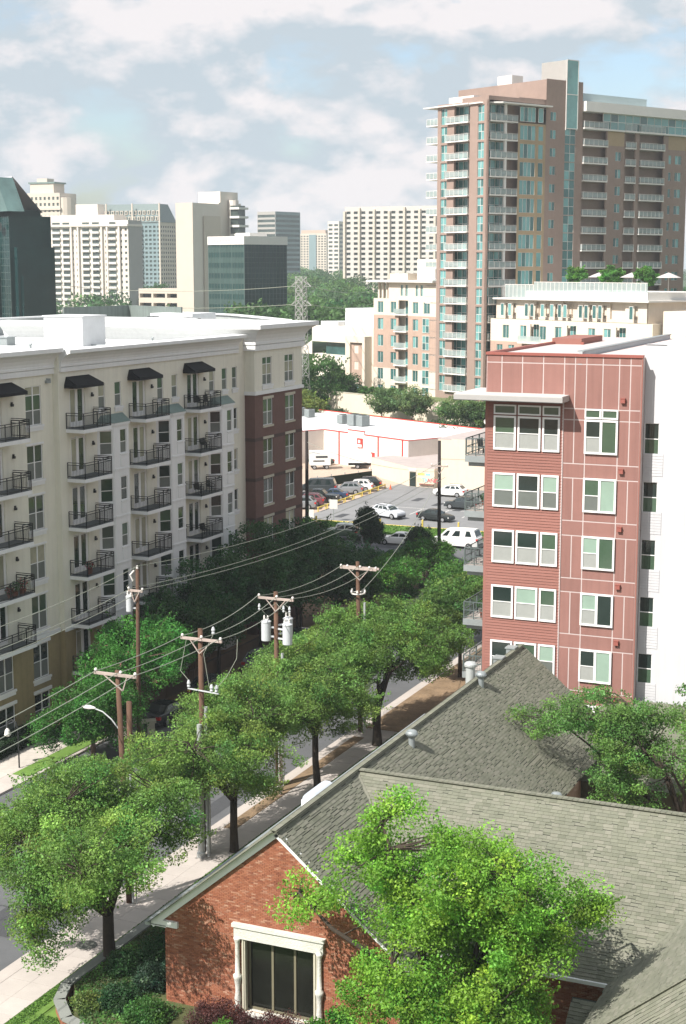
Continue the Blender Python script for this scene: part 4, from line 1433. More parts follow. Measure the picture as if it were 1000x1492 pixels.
# ------------------------------------------------------------------ the tall brick and glass tower
TW = thing('residential_tower', 'tall brown brick and teal glass apartment tower with white balcony slabs', 'tower', (-91.09, 274.49, 0), -ROT)
FS = Face(TW, 0, 0, 0.0)                 # sunny face, u negative to the left
FE = Face(TW, 0, 0, R(90))               # shaded face, u runs back
FH = 3.32
TZ = [58.35 - FH * k for k in range(16)]
wb = MB()      # 0 brick, 1 tan, 2 glass frame
GLS = MB()
hS = []; hE = []; hEt = []


def glazed(face, mb, u0, u1, z0, z1, n, cols_, rows_, mframe, mglass_list, seed=0, bar=0.07):
    """Curtain of panes as real recessed panes in slim bars."""
    du = (u1 - u0) / cols_; dz = (z1 - z0) / rows_
    for i in range(cols_ + 1):
        face.box(mb, u0 + i * du - bar / 2, u0 + i * du + bar / 2, n - 0.05, n + 0.05, z0, z1, mframe)
    for j in range(rows_ + 1):
        face.box(mb, u0, u1, n - 0.05, n + 0.04, z0 + j * dz - bar / 2, z0 + j * dz + bar / 2, mframe)
    for i in range(cols_):
        for j in range(rows_):
            gq = mglass_list[(i * 31 + j * 17 + seed * 7 + (seed * seed) % 5) % len(mglass_list)]
            mb.quad(face.P(u0 + i * du, z0 + j * dz, n), face.P(u0 + (i + 1) * du, z0 + j * dz, n), face.P(u0 + (i + 1) * du, z0 + (j + 1) * dz, n), face.P(u0 + i * du, z0 + (j + 1) * dz, n), gq)


GM = [tower_glass, tower_glass_dark, slab_white]
for k, z in enumerate(TZ):
    # sunny face: left glass strip, loggia, middle glass strip
    for (u0, u1) in ((-12.85, -11.15), (-2.8, -1.15)):
        hS.append((u0, u1, z - 0.15, z + FH - 0.55))
        mb = MB(); glazed(FS, mb, u0, u1, z - 0.15, z + FH - 0.55, -0.2, 2, 2, 2, [0, 0, 1], k)
        mb.obj('strip_window', GM, TW)
    hS.append((-9.2, -4.95, z, z + FH - 0.30))
    # shaded face
    hE.append((16.0, 17.6, z + 0.7, z + 2.3))
    mb = MB(); glazed(FE, mb, 16.0, 17.6, z + 0.7, z + 2.3, -0.15, 2, 1, 2, [1, 0], k); mb.obj('window', GM, TW)
    hE.append((20.0, 22.9, z - 0.05, z + FH - 0.15))
    mb = MB(); glazed(FE, mb, 20.0, 22.9, z - 0.05, z + FH - 0.15, -0.12, 2, 2, 2, [1, 0, 1], k); mb.obj('strip_window', GM, TW)
    if z > 25:
        hE.append((24.9, 31.7, z, z + FH - 0.3)); hE.append((37.0, 40.1, z, z + FH - 0.3)); hE.append((41.3, 48.6, z, z + FH - 0.3))
        for u0, u1 in ((34.3, 36.0), (50.2, 51.1), (52.2, 54.2)):
            zb = z + 0.7 if k else z + 0.2
            hE.append((u0, u1, zb, z + 2.4)); mb = MB(); glazed(FE, mb, u0, u1, zb, z + 2.4, -0.15, 2 if u1 - u0 > 1 else 1, 1, 2, [0, 1], k); mb.obj('window', GM, TW)
FS.wall(wb, -13.8, 0, 6, 61.9, hS, 0.5, 0, 0)
FE.wall(wb, 14.8, 56, 6, 58.2, hE, 0.3, 0, 0)
FE.wall(wb, 14.8, 24.7, 58.2, 66.6, hE, 0.3, 0, 0)
wb.box(-25, -9.2, 15.5, 24.69, 58, 66.59, 0); wb.box(-9.25, -0.01, 15.501, 24.69, 61, 66.59, 0)
wb.obj('brick_wall', tower_brick, TW)
mb = MB()
FE.wall(mb, 7.55, 14.8, 6, 58.2, [h for z in TZ for h in ((8.1, 12.1, z + 0.15, z + 2.75), (12.9, 14.2, z + 0.15, z + 2.75))], 0.2)
mb.obj('tan_wall', tower_tan, TW)
mb = MB(); FE.box(mb, 32.0, 36.7, 0.0, 0.02, 55.2, 58.0); mb.obj('tan_panel', tower_tan, TW)
mb = MB(); FE.box(mb, 50, 56.0, 0.0, 0.02, 55.2, 58.1); mb.obj('tan_panel', tower_tan, TW)
for k, z in enumerate(TZ):
    for u0, u1, nc in ((8.1, 12.1, 4), (12.9, 14.2, 1)):
        mb = MB(); glazed(FE, mb, u0, u1, z + 0.15, z + 2.75, -0.1, nc, 1, 2, [0, 1, 0], k); mb.obj('window', GM, TW)
inn = MB()   # recessed walls of the loggias and core
inn.box(-13.5, -1.6, 1.6, 40, 6, 61.5)
inn.box(-13, -1.8, 40, 55.9, 6, 58.1); inn.box(-13.8, -0.3, 56, 56.3, 6, 58)
inn.box(-0.5, 0.0, 0, 0.25, 6, 61.9)
inn.obj('core_wall', tower_brick, TW)


def tower_balcony(face, u0, u1, z, dep_in, dep_out, k, front_u=None, plants=False):
    mb = MB()
    face.box(mb, u0, u1, -dep_in, dep_out, z - 0.24, z)
    o = mb.obj('balcony', slab_white, TW)
    mb = MB()
    n = dep_out - 0.06
    np_ = max(2, int((u1 - u0) / 1.2))
    for i in range(np_ + 1):
        uu = u0 + 0.04 + (u1 - u0 - 0.08) * i / np_
        face.box(mb, uu - 0.03, uu + 0.03, n - 0.03, n + 0.03, z, z + 1.1, 0)
    face.box(mb, u0, u1, n - 0.04, n + 0.04, z + 1.08, z + 1.14, 0)
    face.box(mb, u0 + 0.03, u1 - 0.03, n - 0.01, n + 0.01, z + 0.1, z + 1.0, 1)
    if dep_out > 0.4:
        for uu in (u0 + 0.05, u1 - 0.05):
            face.box(mb, uu - 0.01, uu + 0.01, 0.0, n, z + 0.1, z + 1.0, 1)
            face.box(mb, uu - 0.03, uu + 0.03, 0.0, n, z + 1.08, z + 1.13, 0)
    mb.obj('railing', [slab_white, rail_glass], o)
    mb = MB(); glazed(face, mb, u0 + 0.3, u1 - (1.8 if u1 - u0 > 3.6 else 0.2), z + 0.05, z + FH - 0.4, -dep_in + 0.12, max(2, int((u1 - u0) / 1.6)), 2, 2, [1, 0, 1], k)
    mb.obj('glazing', GM, o)
    return o


for k, z in enumerate(TZ + [5.23 + 0.0]):
    if z < 6: continue
    tower_balcony(FS, -11.05, -4.95, z, 1.55, 0.5 if k % 1 == 0 else 0.2, k)
    if k < 15:
        # corner loggia wraps the edge
        tower_balcony(FE, 0.6, 7.5, z, 1.7, 0.05, k + 3)
    # balconies that jut out past the left edge
    mb = MB(); mb.box(-17.0, -13.81, 0.0, 5.0, z - 0.24, z); o = mb.obj('balcony', slab_white, TW)
    mb = MB()
    mb.box(-16.97, -13.82, 0.03, 0.05, z + 0.1, z + 1.0, 1); mb.box(-16.97, -16.94, 0.05, 4.9, z + 0.1, z + 1.0, 1)
    for i in range(4):
        mb.box(-16.98 + i * 1.03, -16.92 + i * 1.03, 0.01, 0.07, z, z + 1.1, 0)
    mb.box(-17.0, -13.82, 0.0, 0.08, z + 1.08, z + 1.14, 0)
    mb.obj('railing', [slab_white, rail_glass], o)
mb = MB(); glazed(Face(TW, -15.6, 5.0, 0.0), mb, 0, 1.8, 6.5, 61.2, 0, 1, 33, 2, [0, 1, 0], 4); mb.obj('side_glazing', GM, TW)
for k, z in enumerate(TZ[:11]):
    tower_balcony(FE, 24.9, 31.7, z, 2.0, 0.45, k); tower_balcony(FE, 37.0, 40.1, z, 2.0, 0.3, k + 1); tower_balcony(FE, 41.3, 48.6, z, 2.0, 0.45, k + 2)
mb = MB(); mb.lathe((-0.35, 4.6, 6), [(0.32, 0), (0.32, 55.5)], 10); mb.lathe((-13.3, 0.5, 58.3), [(0.35, 0), (0.35, 3.2)], 10); mb.obj('column', slab_white, TW)
mb = MB(); mb.prism([(-17.2, -0.6), (-4.85, -0.6), (-4.85, 6), (-17.2, 6)], 61.4, 61.62); mb.obj('roof_canopy', slab_white, TW)
mb = MB(); mb.prism([(-1.9, -0.4), (1.2, 2.5), (1.2, 15.4), (-9, 15.4), (-9, -0.4)], 61.35, 61.58); mb.obj('roof_canopy', slab_white, TW)
mb = MB(); mb.box(-7.1, -0.02, 0.02, 8.0, 61.9, 62.6); mb.box(-7.1, -0.3, 8, 15.4, 61.9, 62.8); mb.obj('parapet', tower_brick, TW)
mb = MB(); mb.box(-14, -7.2, 3, 14, 61.6, 63.4); mb.box(-17.5, -13.5, 19, 22, 66.6, 68.8); mb.obj('plant_room', slab_white, TW)
# glass fin and penthouse
mb = MB(); mb.box(-6.5, 0.15, 20.0, 20.1, 57.5, 70.4, 2); mb.box(-6.5, 0.2, 23.0, 23.1, 57.5, 70.4, 2)
glazed(Face(TW, 0.2, 0, R(90)), mb, 20.0, 23.1, 57.8, 70.4, 0.02, 1, 2, 2, [0], 1, 0.16)
mb.quad((-6.5, 20.0, 58), (0.15, 20.0, 58), (0.15, 20.0, 70.4), (-6.5, 20.0, 70.4), 2)
mb.obj('glass_fin', GM, TW)
mb = MB(); glazed(FE, mb, 30.5, 56.2, 58.25, 61.2, 0.0, 12, 2, 2, [0, 0, 1, 0], 2, 0.09); glazed(FE, mb, 24.8, 30.5, 58.3, 61.2, -3, 4, 1, 2, [1], 2)
mb.obj('penthouse_glazing', GM, TW)
mb = MB(); mb.box(-14, 0.9, 24.8, 57.0, 61.25, 63.1); mb.box(-13, 0.5, 24.8, 56.6, 57.95, 58.25); mb.obj('roof_band', slab_white, TW)
mb = MB(); mb.box(-12, -2.5, 25, 45.9, 63.1, 65.0); mb.obj('plant_screen', M('blue_grey_plant_screen', (0.36, 0.45, 0.46), 0.5, 0.05, 1), TW)

# --- lower wing to the left of the tower
LW = thing('mid_rise_wing', 'seven-storey pale and pink brick apartment wing with deep cornice, left of the tall tower', 'building', (-91.09, 274.49, 0), -ROT)
FL_ = Face(LW, 0, 0, 0.0)
zl = [26.0 - 3.32 * k for k in range(7)]
stone = MB(); brk = MB(); hs = []
for k, z in enumerate(zl):
    if z < 6: continue
    us = [(-31.3, -29.6), (-27.3, -25.6), (-20.6, -19.0)] + ([(-17.4, -15.6)] if k == 1 else [])
    if k == 0:
        us = [(-24.3, -23.5), (-22.9, -22.1), (-19.8, -19.0), (-18.4, -17.6)]
    for a, b in us:
        hs.append((a, b, z + 0.2, z + 2.4))
        mb = MB(); glazed(FL_, mb, a, b, z + 0.2, z + 2.4, -0.15, 2, 1, 2, [1, 0, 1], k); mb.obj('window', GM, LW)
    hs.append((-24.9, -22.0, z - 0.1, z + 2.7))
    if k > 0:
        mb = MB(); FL_.box(mb, -25.9, -22.0, -1.5, 0.5, z - 0.24, z); o = mb.obj('balcony', slab_white, LW)
        mb = MB(); FL_.box(mb, -25.8, -22.1, 0.4, 0.42, z + 0.1, z + 1.05); mb.obj('railing', rail_glass, o)
        mb = MB(); glazed(FL_, mb, -24.2, -22.3, z, z + 2.6, -1.3, 2, 1, 2, [1, 0], k); mb.obj('glazing', GM, o)
    if k > 1:
        a, b = -17.6, -15.7
        mb = MB(); glazed(FL_, mb, a, b, z - 0.1, z + 2.6, 0.05, 2, 2, 2, [0, 1], k); mb.obj('bay_window', GM, LW)
hs = [h for h in hs if not (h[2] > 25.5 and h[1] - h[0] > 2)]
FL_.wall(stone, -32.6, -13.8, 22.4, 25.7, hs, 0.3); FL_.wall(brk, -32.6, -13.8, 11.9, 22.4, hs, 0.3); FL_.wall(stone, -32.6, -13.8, 6, 11.9, hs, 0.3)
FL_.wall(stone, -28, -13.8, 25.7, 28.9, hs, 0.3)
stone.box(-32.6, -14, 1.5, 14, 6, 25.7); stone.box(-27.9, -14, 0.3, 12, 25.7, 28.9)
for uu in (-31.5, -30.3, -29.0):
    stone.box(uu - 0.25, uu + 0.25, 0.4, 0.9, 25.7, 28.9)
stone.obj('stone_wall', limestone, LW); brk.obj('brick_wall', pink_brick, LW)
mb = MB(); mb.box(-33.8, -13.8, -1.0, 13, 28.9, 29.3); mb.obj('cornice', slab_white, LW)
mb = MB(); mb.box(-22.8, -17, 3, 9, 29.3, 33.4); mb.box(-30, -24.5, 2, 6, 29.3, 30.6); mb.obj('roof_room', limestone, LW)
mb = MB(); mb.box(-16.9, -13.9, 2.5, 6, 29.3, 32.8); mb.obj('roof_screen', M('pale_blue_screen', (0.45, 0.50, 0.53), 0.5, 0.05, 1), LW)
# stair block in front left
A2 = thing('stone_entrance_block', 'narrow four-storey cream stone block with framed brick front, left of the pink brick wing', 'building', (-91.09, 274.49, 0), -ROT)
F2 = Face(A2, 0, 0, 0.0)
mb = MB(); mb2 = MB(); hs = []
for zz in (13.6, 10.3, 7.0 + 0.0):
    hs.append((-38.6, -37.2, zz + 0.8, zz + 2.4))
    o_ = MB(); glazed(F2, o_, -38.6, -37.2, zz + 0.8, zz + 2.4, 0.1, 2, 1, 2, [1, 0], 3); o_.obj('window', GM, A2)
    o_ = MB(); glazed(F2, o_, -33.7, -33.1, zz + 0.9, zz + 2.4, -1.3, 1, 1, 2, [1, 0], 3); o_.obj('window', GM, A2)
F2.wall(mb2, -39.4, -35.4, 7.0, 16.6, hs, 0.15, n=0.22)
mb.box(-40.9, -34.6, -0.15, 6, 5.5, 17.9); mb.box(-34.6, -32.61, 1.2, 6, 5.5, 17.9); mb.box(-40.9, -39.4, -0.7, -0.15, 5.5, 17.9); mb.box(-35.4, -34.6, -0.7, -0.15, 5.5, 17.9); mb.box(-39.4, -35.4, -0.7, -0.15, 16.6, 17.9)
mb.obj('wall', limestone, A2); mb2.obj('brick_infill', pink_brick, A2)
o_ = MB(); glazed(F2, o_, -39.2, -35.6, 6.0, 8.1, 0.3, 5, 1, 2, [1, 0, 2], 1); o_.obj('entrance_glazing', GM, A2)

# --- terrace wing at the foot of the tower
TR = thing('terrace_wing', 'cream stone apartment wing with planted roof terrace and glass rail below the tower', 'building', (-91.09, 274.49, -0.9), -ROT)
Ft = Face(TR, 0, 1.0, 0.0)
W2 = 39.0
st = MB(); pk = MB(); hs = []
def tw(a, b, z0, z1, nc=2, seed=0, n=-0.15):
    hs.append((a, b, z0, z1)); mb = MB(); glazed(Ft, mb, a, b, z0, z1, n, nc, 1, 2, [1, 1, 0], seed); mb.obj('window', GM, TR)
for i, a in enumerate((2.8, 4.7, 9.0, 10.4, 13.0, 15.3, 17.2, 18.5, 22.2, 23.5, 25.4, 26.7, 33.7)):
    tw(a, a + 0.8, 24.0, 26.2, 1, i)
for i, a in enumerate((12.2, 18.9, 29.9)):
    hs.append((a - 1.6, a + 1.8, 23.9, 26.6))
for i, a in enumerate((3.5, 8.0, 12.9, 16.7, 24.6, 28.2)):
    tw(a, a + 1.6, 19.9, 22.3, 2, i)
for i, a in enumerate((10.6, 19.6, 31.0)):
    tw(a, a + 2.2, 19.6, 22.6, 3, i, -0.9)
for i, a in enumerate((2.0, 5.0, 9.0, 13.0, 17.0, 21.0, 25.0, 29.0, 33.0)):
    tw(a, a + 1.5, 16.4, 18.7, 2, i)
Ft.wall(st, 0.3, W2 - 2.5, 23.4, 27.0, hs, 0.3, n=-1.4); Ft.wall(pk, 0.3, W2, 6, 19.3, hs, 0.3); Ft.wall(st, 0.3, W2, 19.3, 23.4, hs, 0.3)
st.box(0.3, W2 - 2.6, 2.8, 20, 23.3, 26.9); st.box(0.3, W2 - 0.0, 2.2, 20, 6, 23.3)
Fe2 = Face(TR, W2, 1.0, R(90)); hs2 = [(2.5, 4.5, 24, 26.2), (9, 11, 24, 26.2)]
st.box(W2 - 0.2, W2, 1.01, 20, 6, 23.4)
st.obj('stone_wall', limestone, TR); pk.obj('brick_wall', pink_brick, TR)
mb = MB(); mb.box(0.3, W2 - 1.4, 1.4, 20, 26.9, 27.2); mb.box(8, W2 - 2.5, 2.4, 20, 27.2, 28.5); mb.obj('parapet', slab_white, TR)
for i in range(30):
    pass
mb = MB()
for i in range(33):
    uu = 2 + i * 1.05
    mb.box(uu - 0.04, uu + 0.04, 2.9, 2.98, 27.2, 29.6 if uu < 10 else 30.1)
mb.box(2, 36, 2.9, 2.98, 30.9, 31.0) if False else None
mb.box(9.4, 36, 2.89, 2.99, 30.05, 30.15); mb.box(2, 9.4, 2.89, 2.99, 29.55, 29.65)
mb.obj('rail_post', slab_white, TR, kind='stuff')
mb = MB(); mb.box(9.4, 36, 2.93, 2.95, 28.5, 30.04); mb.box(2, 9.4, 2.93, 2.95, 27.3, 29.54)
mb.obj('glass_rail', rail_glass, TR)
for a, b, z in ((8.5, 14.5, 19.4), (17.5, 24, 19.4), (30.2, 34, 19.4)):
    mb = MB(); Ft.box(mb, a, b, 0, 1.2, z - 0.25, z); o = mb.obj('balcony', slab_white, TR)
    mb = MB(); Ft.box(mb, a + 0.1, b - 0.1, 1.1, 1.13, z + 0.1, z + 1.1); mb.obj('railing', rail_glass, o)
mb = MB(); mb.box(W2 + 0.5, W2 + 8, 3, 20, 6, 25.5); mb.obj('end_block', limestone, TR)


def tl(u, v):  # tower-local to world
    return (-91.09 + UX * u + VX * v, 274.49 + UY * u + VY * v)


for i, (u, lb) in enumerate(((21.5, 'white parasol between the left and middle roof terrace trees'), (29.0, 'white parasol between the middle and right roof terrace trees'), (37.0, 'pair-side white parasol right of the roof terrace trees'))):
    x, yv = tl(u, 7)
    t = thing('parasol', lb, 'parasol', (x, yv, 27.5), 0.3, 'parasols on the roof terrace')
    mb = MB(); mb.lathe((0, 0, 0), [(0.05, 0), (0.05, 3.3)], 6); mb.obj('pole', slab_white, t)
    mb = MB(); mb.lathe((0, 0, 2.6), [(2.1, 0), (1.2, 0.4), (0.05, 0.85)], 8); mb.obj('canopy', canvas_white, t)

# ------------------------------------------------------------------ store, cream building and walls beyond the lot
ST = thing('store_building', 'wide white flat-roofed store with red trim, red door and rooftop units', 'building', (*SO, 0), -ROT)
Fs = Face(ST, 0, 0, 0.0)
mb = MB()
Fs.wall(mb, 0, 21.4, 0, 5.3, [(12.2, 13.3, 0.0, 2.7)], 0.12)
mb.box(-32, 21.399, 0.2, 20.5, 0, 4.95); mb.box(-32, -0.001, -14, 0.3, 0, 4.95); mb.box(-0.22, 0.0, -14, 0.0, 4.95, 5.3)
mb.box(21.2, 21.4, 0.01, 20.5, 0, 5.3); mb.box(-32, 21.4, 20.3, 20.5, 4.9, 5.4)
mb.box(6.5, 10.6, -0.02, 0.2, 5.3, 5.8)
mb.obj('wall', store_white, ST)
mb = MB(); mb.quad((-32, -14, 4.98), (-0.2, -14, 4.98), (-0.2, 20.3, 4.98), (-32, 20.3, 4.98)); mb.quad((-0.2, 0.2, 4.98), (21.2, 0.2, 4.98), (21.2, 20.3, 4.98), (-0.2, 20.3, 4.98))
mb.obj('roof', white_roof, ST)
for a in ((0, 6.4, -0.07, 0.21, 5.3, 5.42), (6.4, 10.7, -0.07, 0.21, 5.8, 5.92), (10.7, 21.45, -0.07, 0.21, 5.3, 5.42), (-32, 21.45, 20.25, 20.55, 5.4, 5.52), (21.2, 21.45, 0.2, 20.4, 5.3, 5.40), (-0.25, 0.05, -14, -0.07, 5.3, 5.40)):
    mb = MB(); mb.box(*a); mb.obj('red_coping', red_paint, ST)
for u in (4.0, 14.0, 19.9):
    mb = MB(); Fs.box(mb, u, u + 0.3, 0, 0.06, 0, 5.28); mb.obj('downpipe', red_paint, ST)
mb = MB(); Fs.box(mb, 12.2, 13.3, -0.1, -0.05, 0, 2.7); mb.obj('door', red_paint, ST)
sg = thing('wall_sign', 'small square red sign with white print on the store wall left of the red door', 'sign', (*T(9.0, -0.12), 3.2), -ROT)
mb = MB(); mb.box(0, 1.3, -0.08, 0.1, 0, 1.5); mb.obj('board', red_paint, sg)
mb = MB(); mb.lathe((0.55, -0.0, 0.0), [(0.01, 0)], 3) if False else None
mb.box(0.3, 0.85, -0.10, -0.081, 0.75, 1.25); mb.box(0.1, 1.2, -0.10, -0.081, 0.1, 0.55); mb.obj('print', slab_white, sg)
for i, (u, v, s, lb) in enumerate(((-8.4, 10.7, 1.6, 'grey air conditioner at the left of the pair on the white store roof'), (-4.6, 10.2, 2.0, 'largest grey air conditioner on the white store roof'), (-2.8, 10.6, 1.9, 'grey air conditioner touching the largest unit on the store roof'), (-24, 13, 1.6, 'distant air conditioner at the far left of the store roof'), (-21, 13, 1.5, 'distant air conditioner right of its twin at the back of the store roof'))):
    t = hvac((*T(u, v), 4.98), -ROT, s, lb); t['group'] = 'air conditioners on the store roof'

CB = thing('cream_annex', 'low cream block building with a mural and dark doorway facing the parking lot', 'building')
mb = MB()
p = [(-91.2, 219.6), (-81.2, 210.3), (-77.2, 210.0), (-76.8, 212.5), (-76.8, 228), (-86, 228)]
mb.prism(p, 0, 2.75); mb.obj('wall', store_cream, CB)
mb = MB(); mb.prism([(-91, 219.5), (-81.2, 210.6), (-77.2, 210.3), (-76.9, 227.8), (-86, 227.8)], 2.76, 2.80); mb.obj('roof', roof_gravel, CB)
fm = Face(CB, -81.2, 210.3, math.atan2(-0.3, 4.0))
mb = MB(); fm.box(mb, 0.10, 1.0, 0.0, 0.03, 0.05, 2.1); mb.obj('doorway', glass_dark, CB)
mb = MB(); fm.box(mb, 0.02, 0.10, 0, 0.06, 0, 2.2); fm.box(mb, 1.0, 1.08, 0, 0.06, 0, 2.2); fm.box(mb, 0.1, 1.0, 0, 0.06, 2.1, 2.2); mb.obj('door_frame', frame_tan, CB)
mb = MB(); fm.box(mb, -0.1, 1.1, 0, 0.06, 2.25, 2.7); mb.obj('door_sign', slab_white, CB)
mb = MB(); fm.box(mb, 1.7, 4.0, 0, 0.25, 0.35, 0.55); mb.obj('bench_ledge', M('brown_ledge', (0.22, 0.10, 0.07), 0.8, 0.1, 2), CB)


def mural(txt, size, u, z, col, nm):
    c = bpy.data.curves.new('lettering', 'FONT'); c.body = txt; c.size = size; c.extrude = 0.008; c.offset = 0.012
    c.materials.append(M(nm, col, 0.7, 0.08, 2))
    c0 = bpy.data.objects.new('lettering', c); C.objects.link(c0)
    dg = bpy.context.evaluated_depsgraph_get(); dg.update()
    me_ = bpy.data.meshes.new_from_object(c0.evaluated_get(dg)); bpy.data.objects.remove(c0)
    me_.materials.clear(); me_.materials.append(M(nm, col))
    o = bpy.data.objects.new('lettering', me_); C.objects.link(o); o.parent = CB
    o.location = fm.P(u, z, 0.015); o.rotation_euler = (R(90), 0, fm.th)


mural('EN', 0.82, 1.25, 0.78, (0.52, 0.62, 0.30), 'yellow_green_letter_paint')
mural('TR', 0.82, 1.98, 0.78, (0.20, 0.52, 0.58), 'cyan_letter_paint')
mural('ANCE', 0.82, 2.85, 0.78, (0.62, 0.09, 0.12), 'red_letter_paint')
mb = MB()
for i in range(5):
    fm.box(mb, 1.35 + i * 0.22, 1.53 + i * 0.22, 0.0, 0.02, 1.78, 2.1)
mb.obj('faded_lettering', M('yellow_letter_paint', (0.62, 0.60, 0.12), 0.7, 0.15, 3), CB, kind='stuff')
mb = MB()
for i in range(3):
    fm.box(mb, 2.65 + i * 0.25, 2.85 + i * 0.25, 0.0, 0.02, 1.76, 2.08)
mb.obj('faded_lettering', M('cyan_letter_paint', (0.2, 0.5, 0.58), 0.7), CB, kind='stuff')
CT = thing('tall_cream_building', 'taller cream block building with barred windows behind the parked white car', 'building')
mb = MB(); f3 = Face(CT, -77.1, 211.2, math.atan2(-1.2, 12.0))
f3.wall(mb, 0, 26, 0, 7.2, [(9.8, 12.2, 3.9, 4.7), (9.6, 12.4, 0.4, 2.4), (15, 18, 0.4, 2.4)], 0.2)
mb.prism([(-76.9, 211.8), (-50, 209.5), (-48, 236), (-74, 238)], 0, 7.0); mb.obj('wall', store_cream, CT)
mb = MB(); mb.prism([(-77.2, 211.2), (-50, 208.6), (-48, 236), (-74.4, 238)], 7.05, 7.2); mb.obj('roof', roof_gravel, CT)
for a, b, z0, z1 in ((9.8, 12.2, 3.9, 4.7), (9.6, 12.4, 0.4, 2.4), (15, 18, 0.4, 2.4)):
    mb = MB(); f3.box(mb, a, b, -0.2, -0.15, z0, z1); o = mb.obj('window', glass_dark, CT)
    mb = MB()
    for i in range(12):
        f3.box(mb, a + (b - a) * i / 12 + 0.05, a + (b - a) * i / 12 + 0.08, 0.0, 0.03, z0, z1)
    for i in range(4):
        f3.box(mb, a, b, -0.01, 0.02, z0 + (z1 - z0) * i / 4 + 0.1, z0 + (z1 - z0) * i / 4 + 0.13)
    mb.obj('window_bars', galv, o)
for n_, (u0, u1, v, z0, z1, lb) in enumerate(((-45, 30, 26.2, 0, 4.2, 'long low cream retaining wall behind the white store roof'), (-46, 16, 32.8, 3.8, 7.5, 'upper cream garden wall below the brick tower'))):
    t = thing('retaining_wall', lb, 'wall')
    mb = MB(); tquad(mb, u0, u1, v - 0.15, v + 0.15, z0, z1); mb.obj('wall', limestone, t)
    mb = MB(); tquad(mb, u0, u1, v - 0.22, v + 0.22, z1, z1 + 0.12); mb.obj('cap', stone_trim, t)

# ------------------------------------------------------------------ far buildings
def far_block(name, label, cat, x, yv, a, W, D, z0, z1, wallm, floors, bays, glassm=None, fw=0.6, fh=0.5, side_bays=0, side_glass=True, depth=0.35, top=1.5, skip=None, swallm=None):
    """Near corner at (x, y); front runs left from it, side runs back; windows are real recesses with panes."""
    t = thing(name, label, cat, (x, yv, 0), -R(a))
    f = Face(t, 0, 0, 0.0); fs = Face(t, 0, 0, R(90))
    glassm = glassm or far_glass
    hz = (z1 - top - z0) / floors
    hs = []
    if bays:
        bw = W / bays
        for i in range(bays):
            for j in range(floors):
                if skip and skip(i, j): continue
                u = -W + i * bw
                hs.append((u + bw * (1 - fw) / 2, u + bw * (1 + fw) / 2, z0 + j * hz + hz * 0.3, z0 + j * hz + hz * (0.3 + fh)))
    mb = MB(); f.wall(mb, -W, 0, z0, z1, hs, depth, 0, 0, 1)
    hs = []
    if side_bays:
        bw = D / side_bays
        for i in range(side_bays):
            for j in range(floors):
                hs.append((i * bw + bw * (1 - fw) / 2, i * bw + bw * (1 + fw) / 2, z0 + j * hz + hz * 0.3, z0 + j * hz + hz * (0.3 + fh)))
    fs.wall(mb, 0, D, z0, z1, hs, depth, 2, 2, 1)
    mb.quad((-W, 0, z1), (0, 0, z1), (0, D, z1), (-W, D, z1), 0); mb.quad((-W, 0, z0), (-W, D, z0), (-W, D, z1), (-W, 0, z1), 0); mb.quad((-W, D, z0), (0, D, z0), (0, D, z1), (-W, D, z1), 0)
    mb.obj('facade', [wallm, glassm, swallm or wallm], t)
    return t, f, fs


# white apartment slab with balcony stacks
t, f, fs = far_block('white_apartment_block', 'white high-rise apartment block with stacked dark balconies and a windowless side coloured as in shade', 'building', -378.6, 620.31, 0, 47.4, 12.2, 5, 53.0, white_bg, 17, 18, None, 0.45, 0.42, skip=lambda i, j: i in (2, 3, 4, 5, 8, 9, 10, 14, 15), top=3, swallm=side_shade_bg)
for c0, c1 in ((-41.5, -36.8), (-35.8, -31.6), (-25.0, -20.8), (-19.6, -15.4), (-10.3, -6.4)):
    mb = MB(); mg = MB()
    for j in range(17):
        z = 5 + j * 2.8
        f.box(mb, c0, c1, 0, 0.9, z, z + 0.95); f.box(mg, c0 + 0.2, c1 - 0.2, -0.02, 0.05, z + 0.95, z + 2.35)
    mg.obj('balcony_opening', far_glass, t, kind='stuff'); mb.obj('balcony_stack', slab_white, t, kind='stuff')
for u in (-44.6, -31.0, -27.2, -14.4, -11.4, -5.0):
    mb = MB(); f.box(mb, u, u + 0.9, 0, 1.0, 5, 51); mb.obj('pier', white_bg, t)
mb = MB(); mb.box(-47.6, 0.3, -1.2, 12.3, 50.2, 51.2); mb.box(-47, -8, 1, 11, 53, 55.6); mb.box(-30, -18, 3, 9, 55.6, 60.5); mb.obj('parapet', white_bg, t)
# distant hotel-like tower
t, f, fs = far_block('stepped_beige_tower', 'beige tower with stepped rounded top behind the dark glass tower', 'building', -508.7, 759.9, 0, 26.3, 17, 14, 73.5, beige_bg, 17, 9, None, 0.5, 0.5, side_bays=5)
mb = MB(); mb.box(-26.9, 0.6, -0.7, 16.6, 63.9, 65.2); mb.box(-22, -6, 3, 14, 73.5, 79); mb.box(-18, -11, 4, 11, 79, 82); mb.lathe((0.7, 5.5, 14), [(5.0, 0), (5.0, 57)], 14); mb.obj('parapet', beige_bg, t)
mb = MB(); mb.box(-23, -5, 2.5, 14.5, 79, 79.9); mb.obj('copper_roof', green_copper, t)
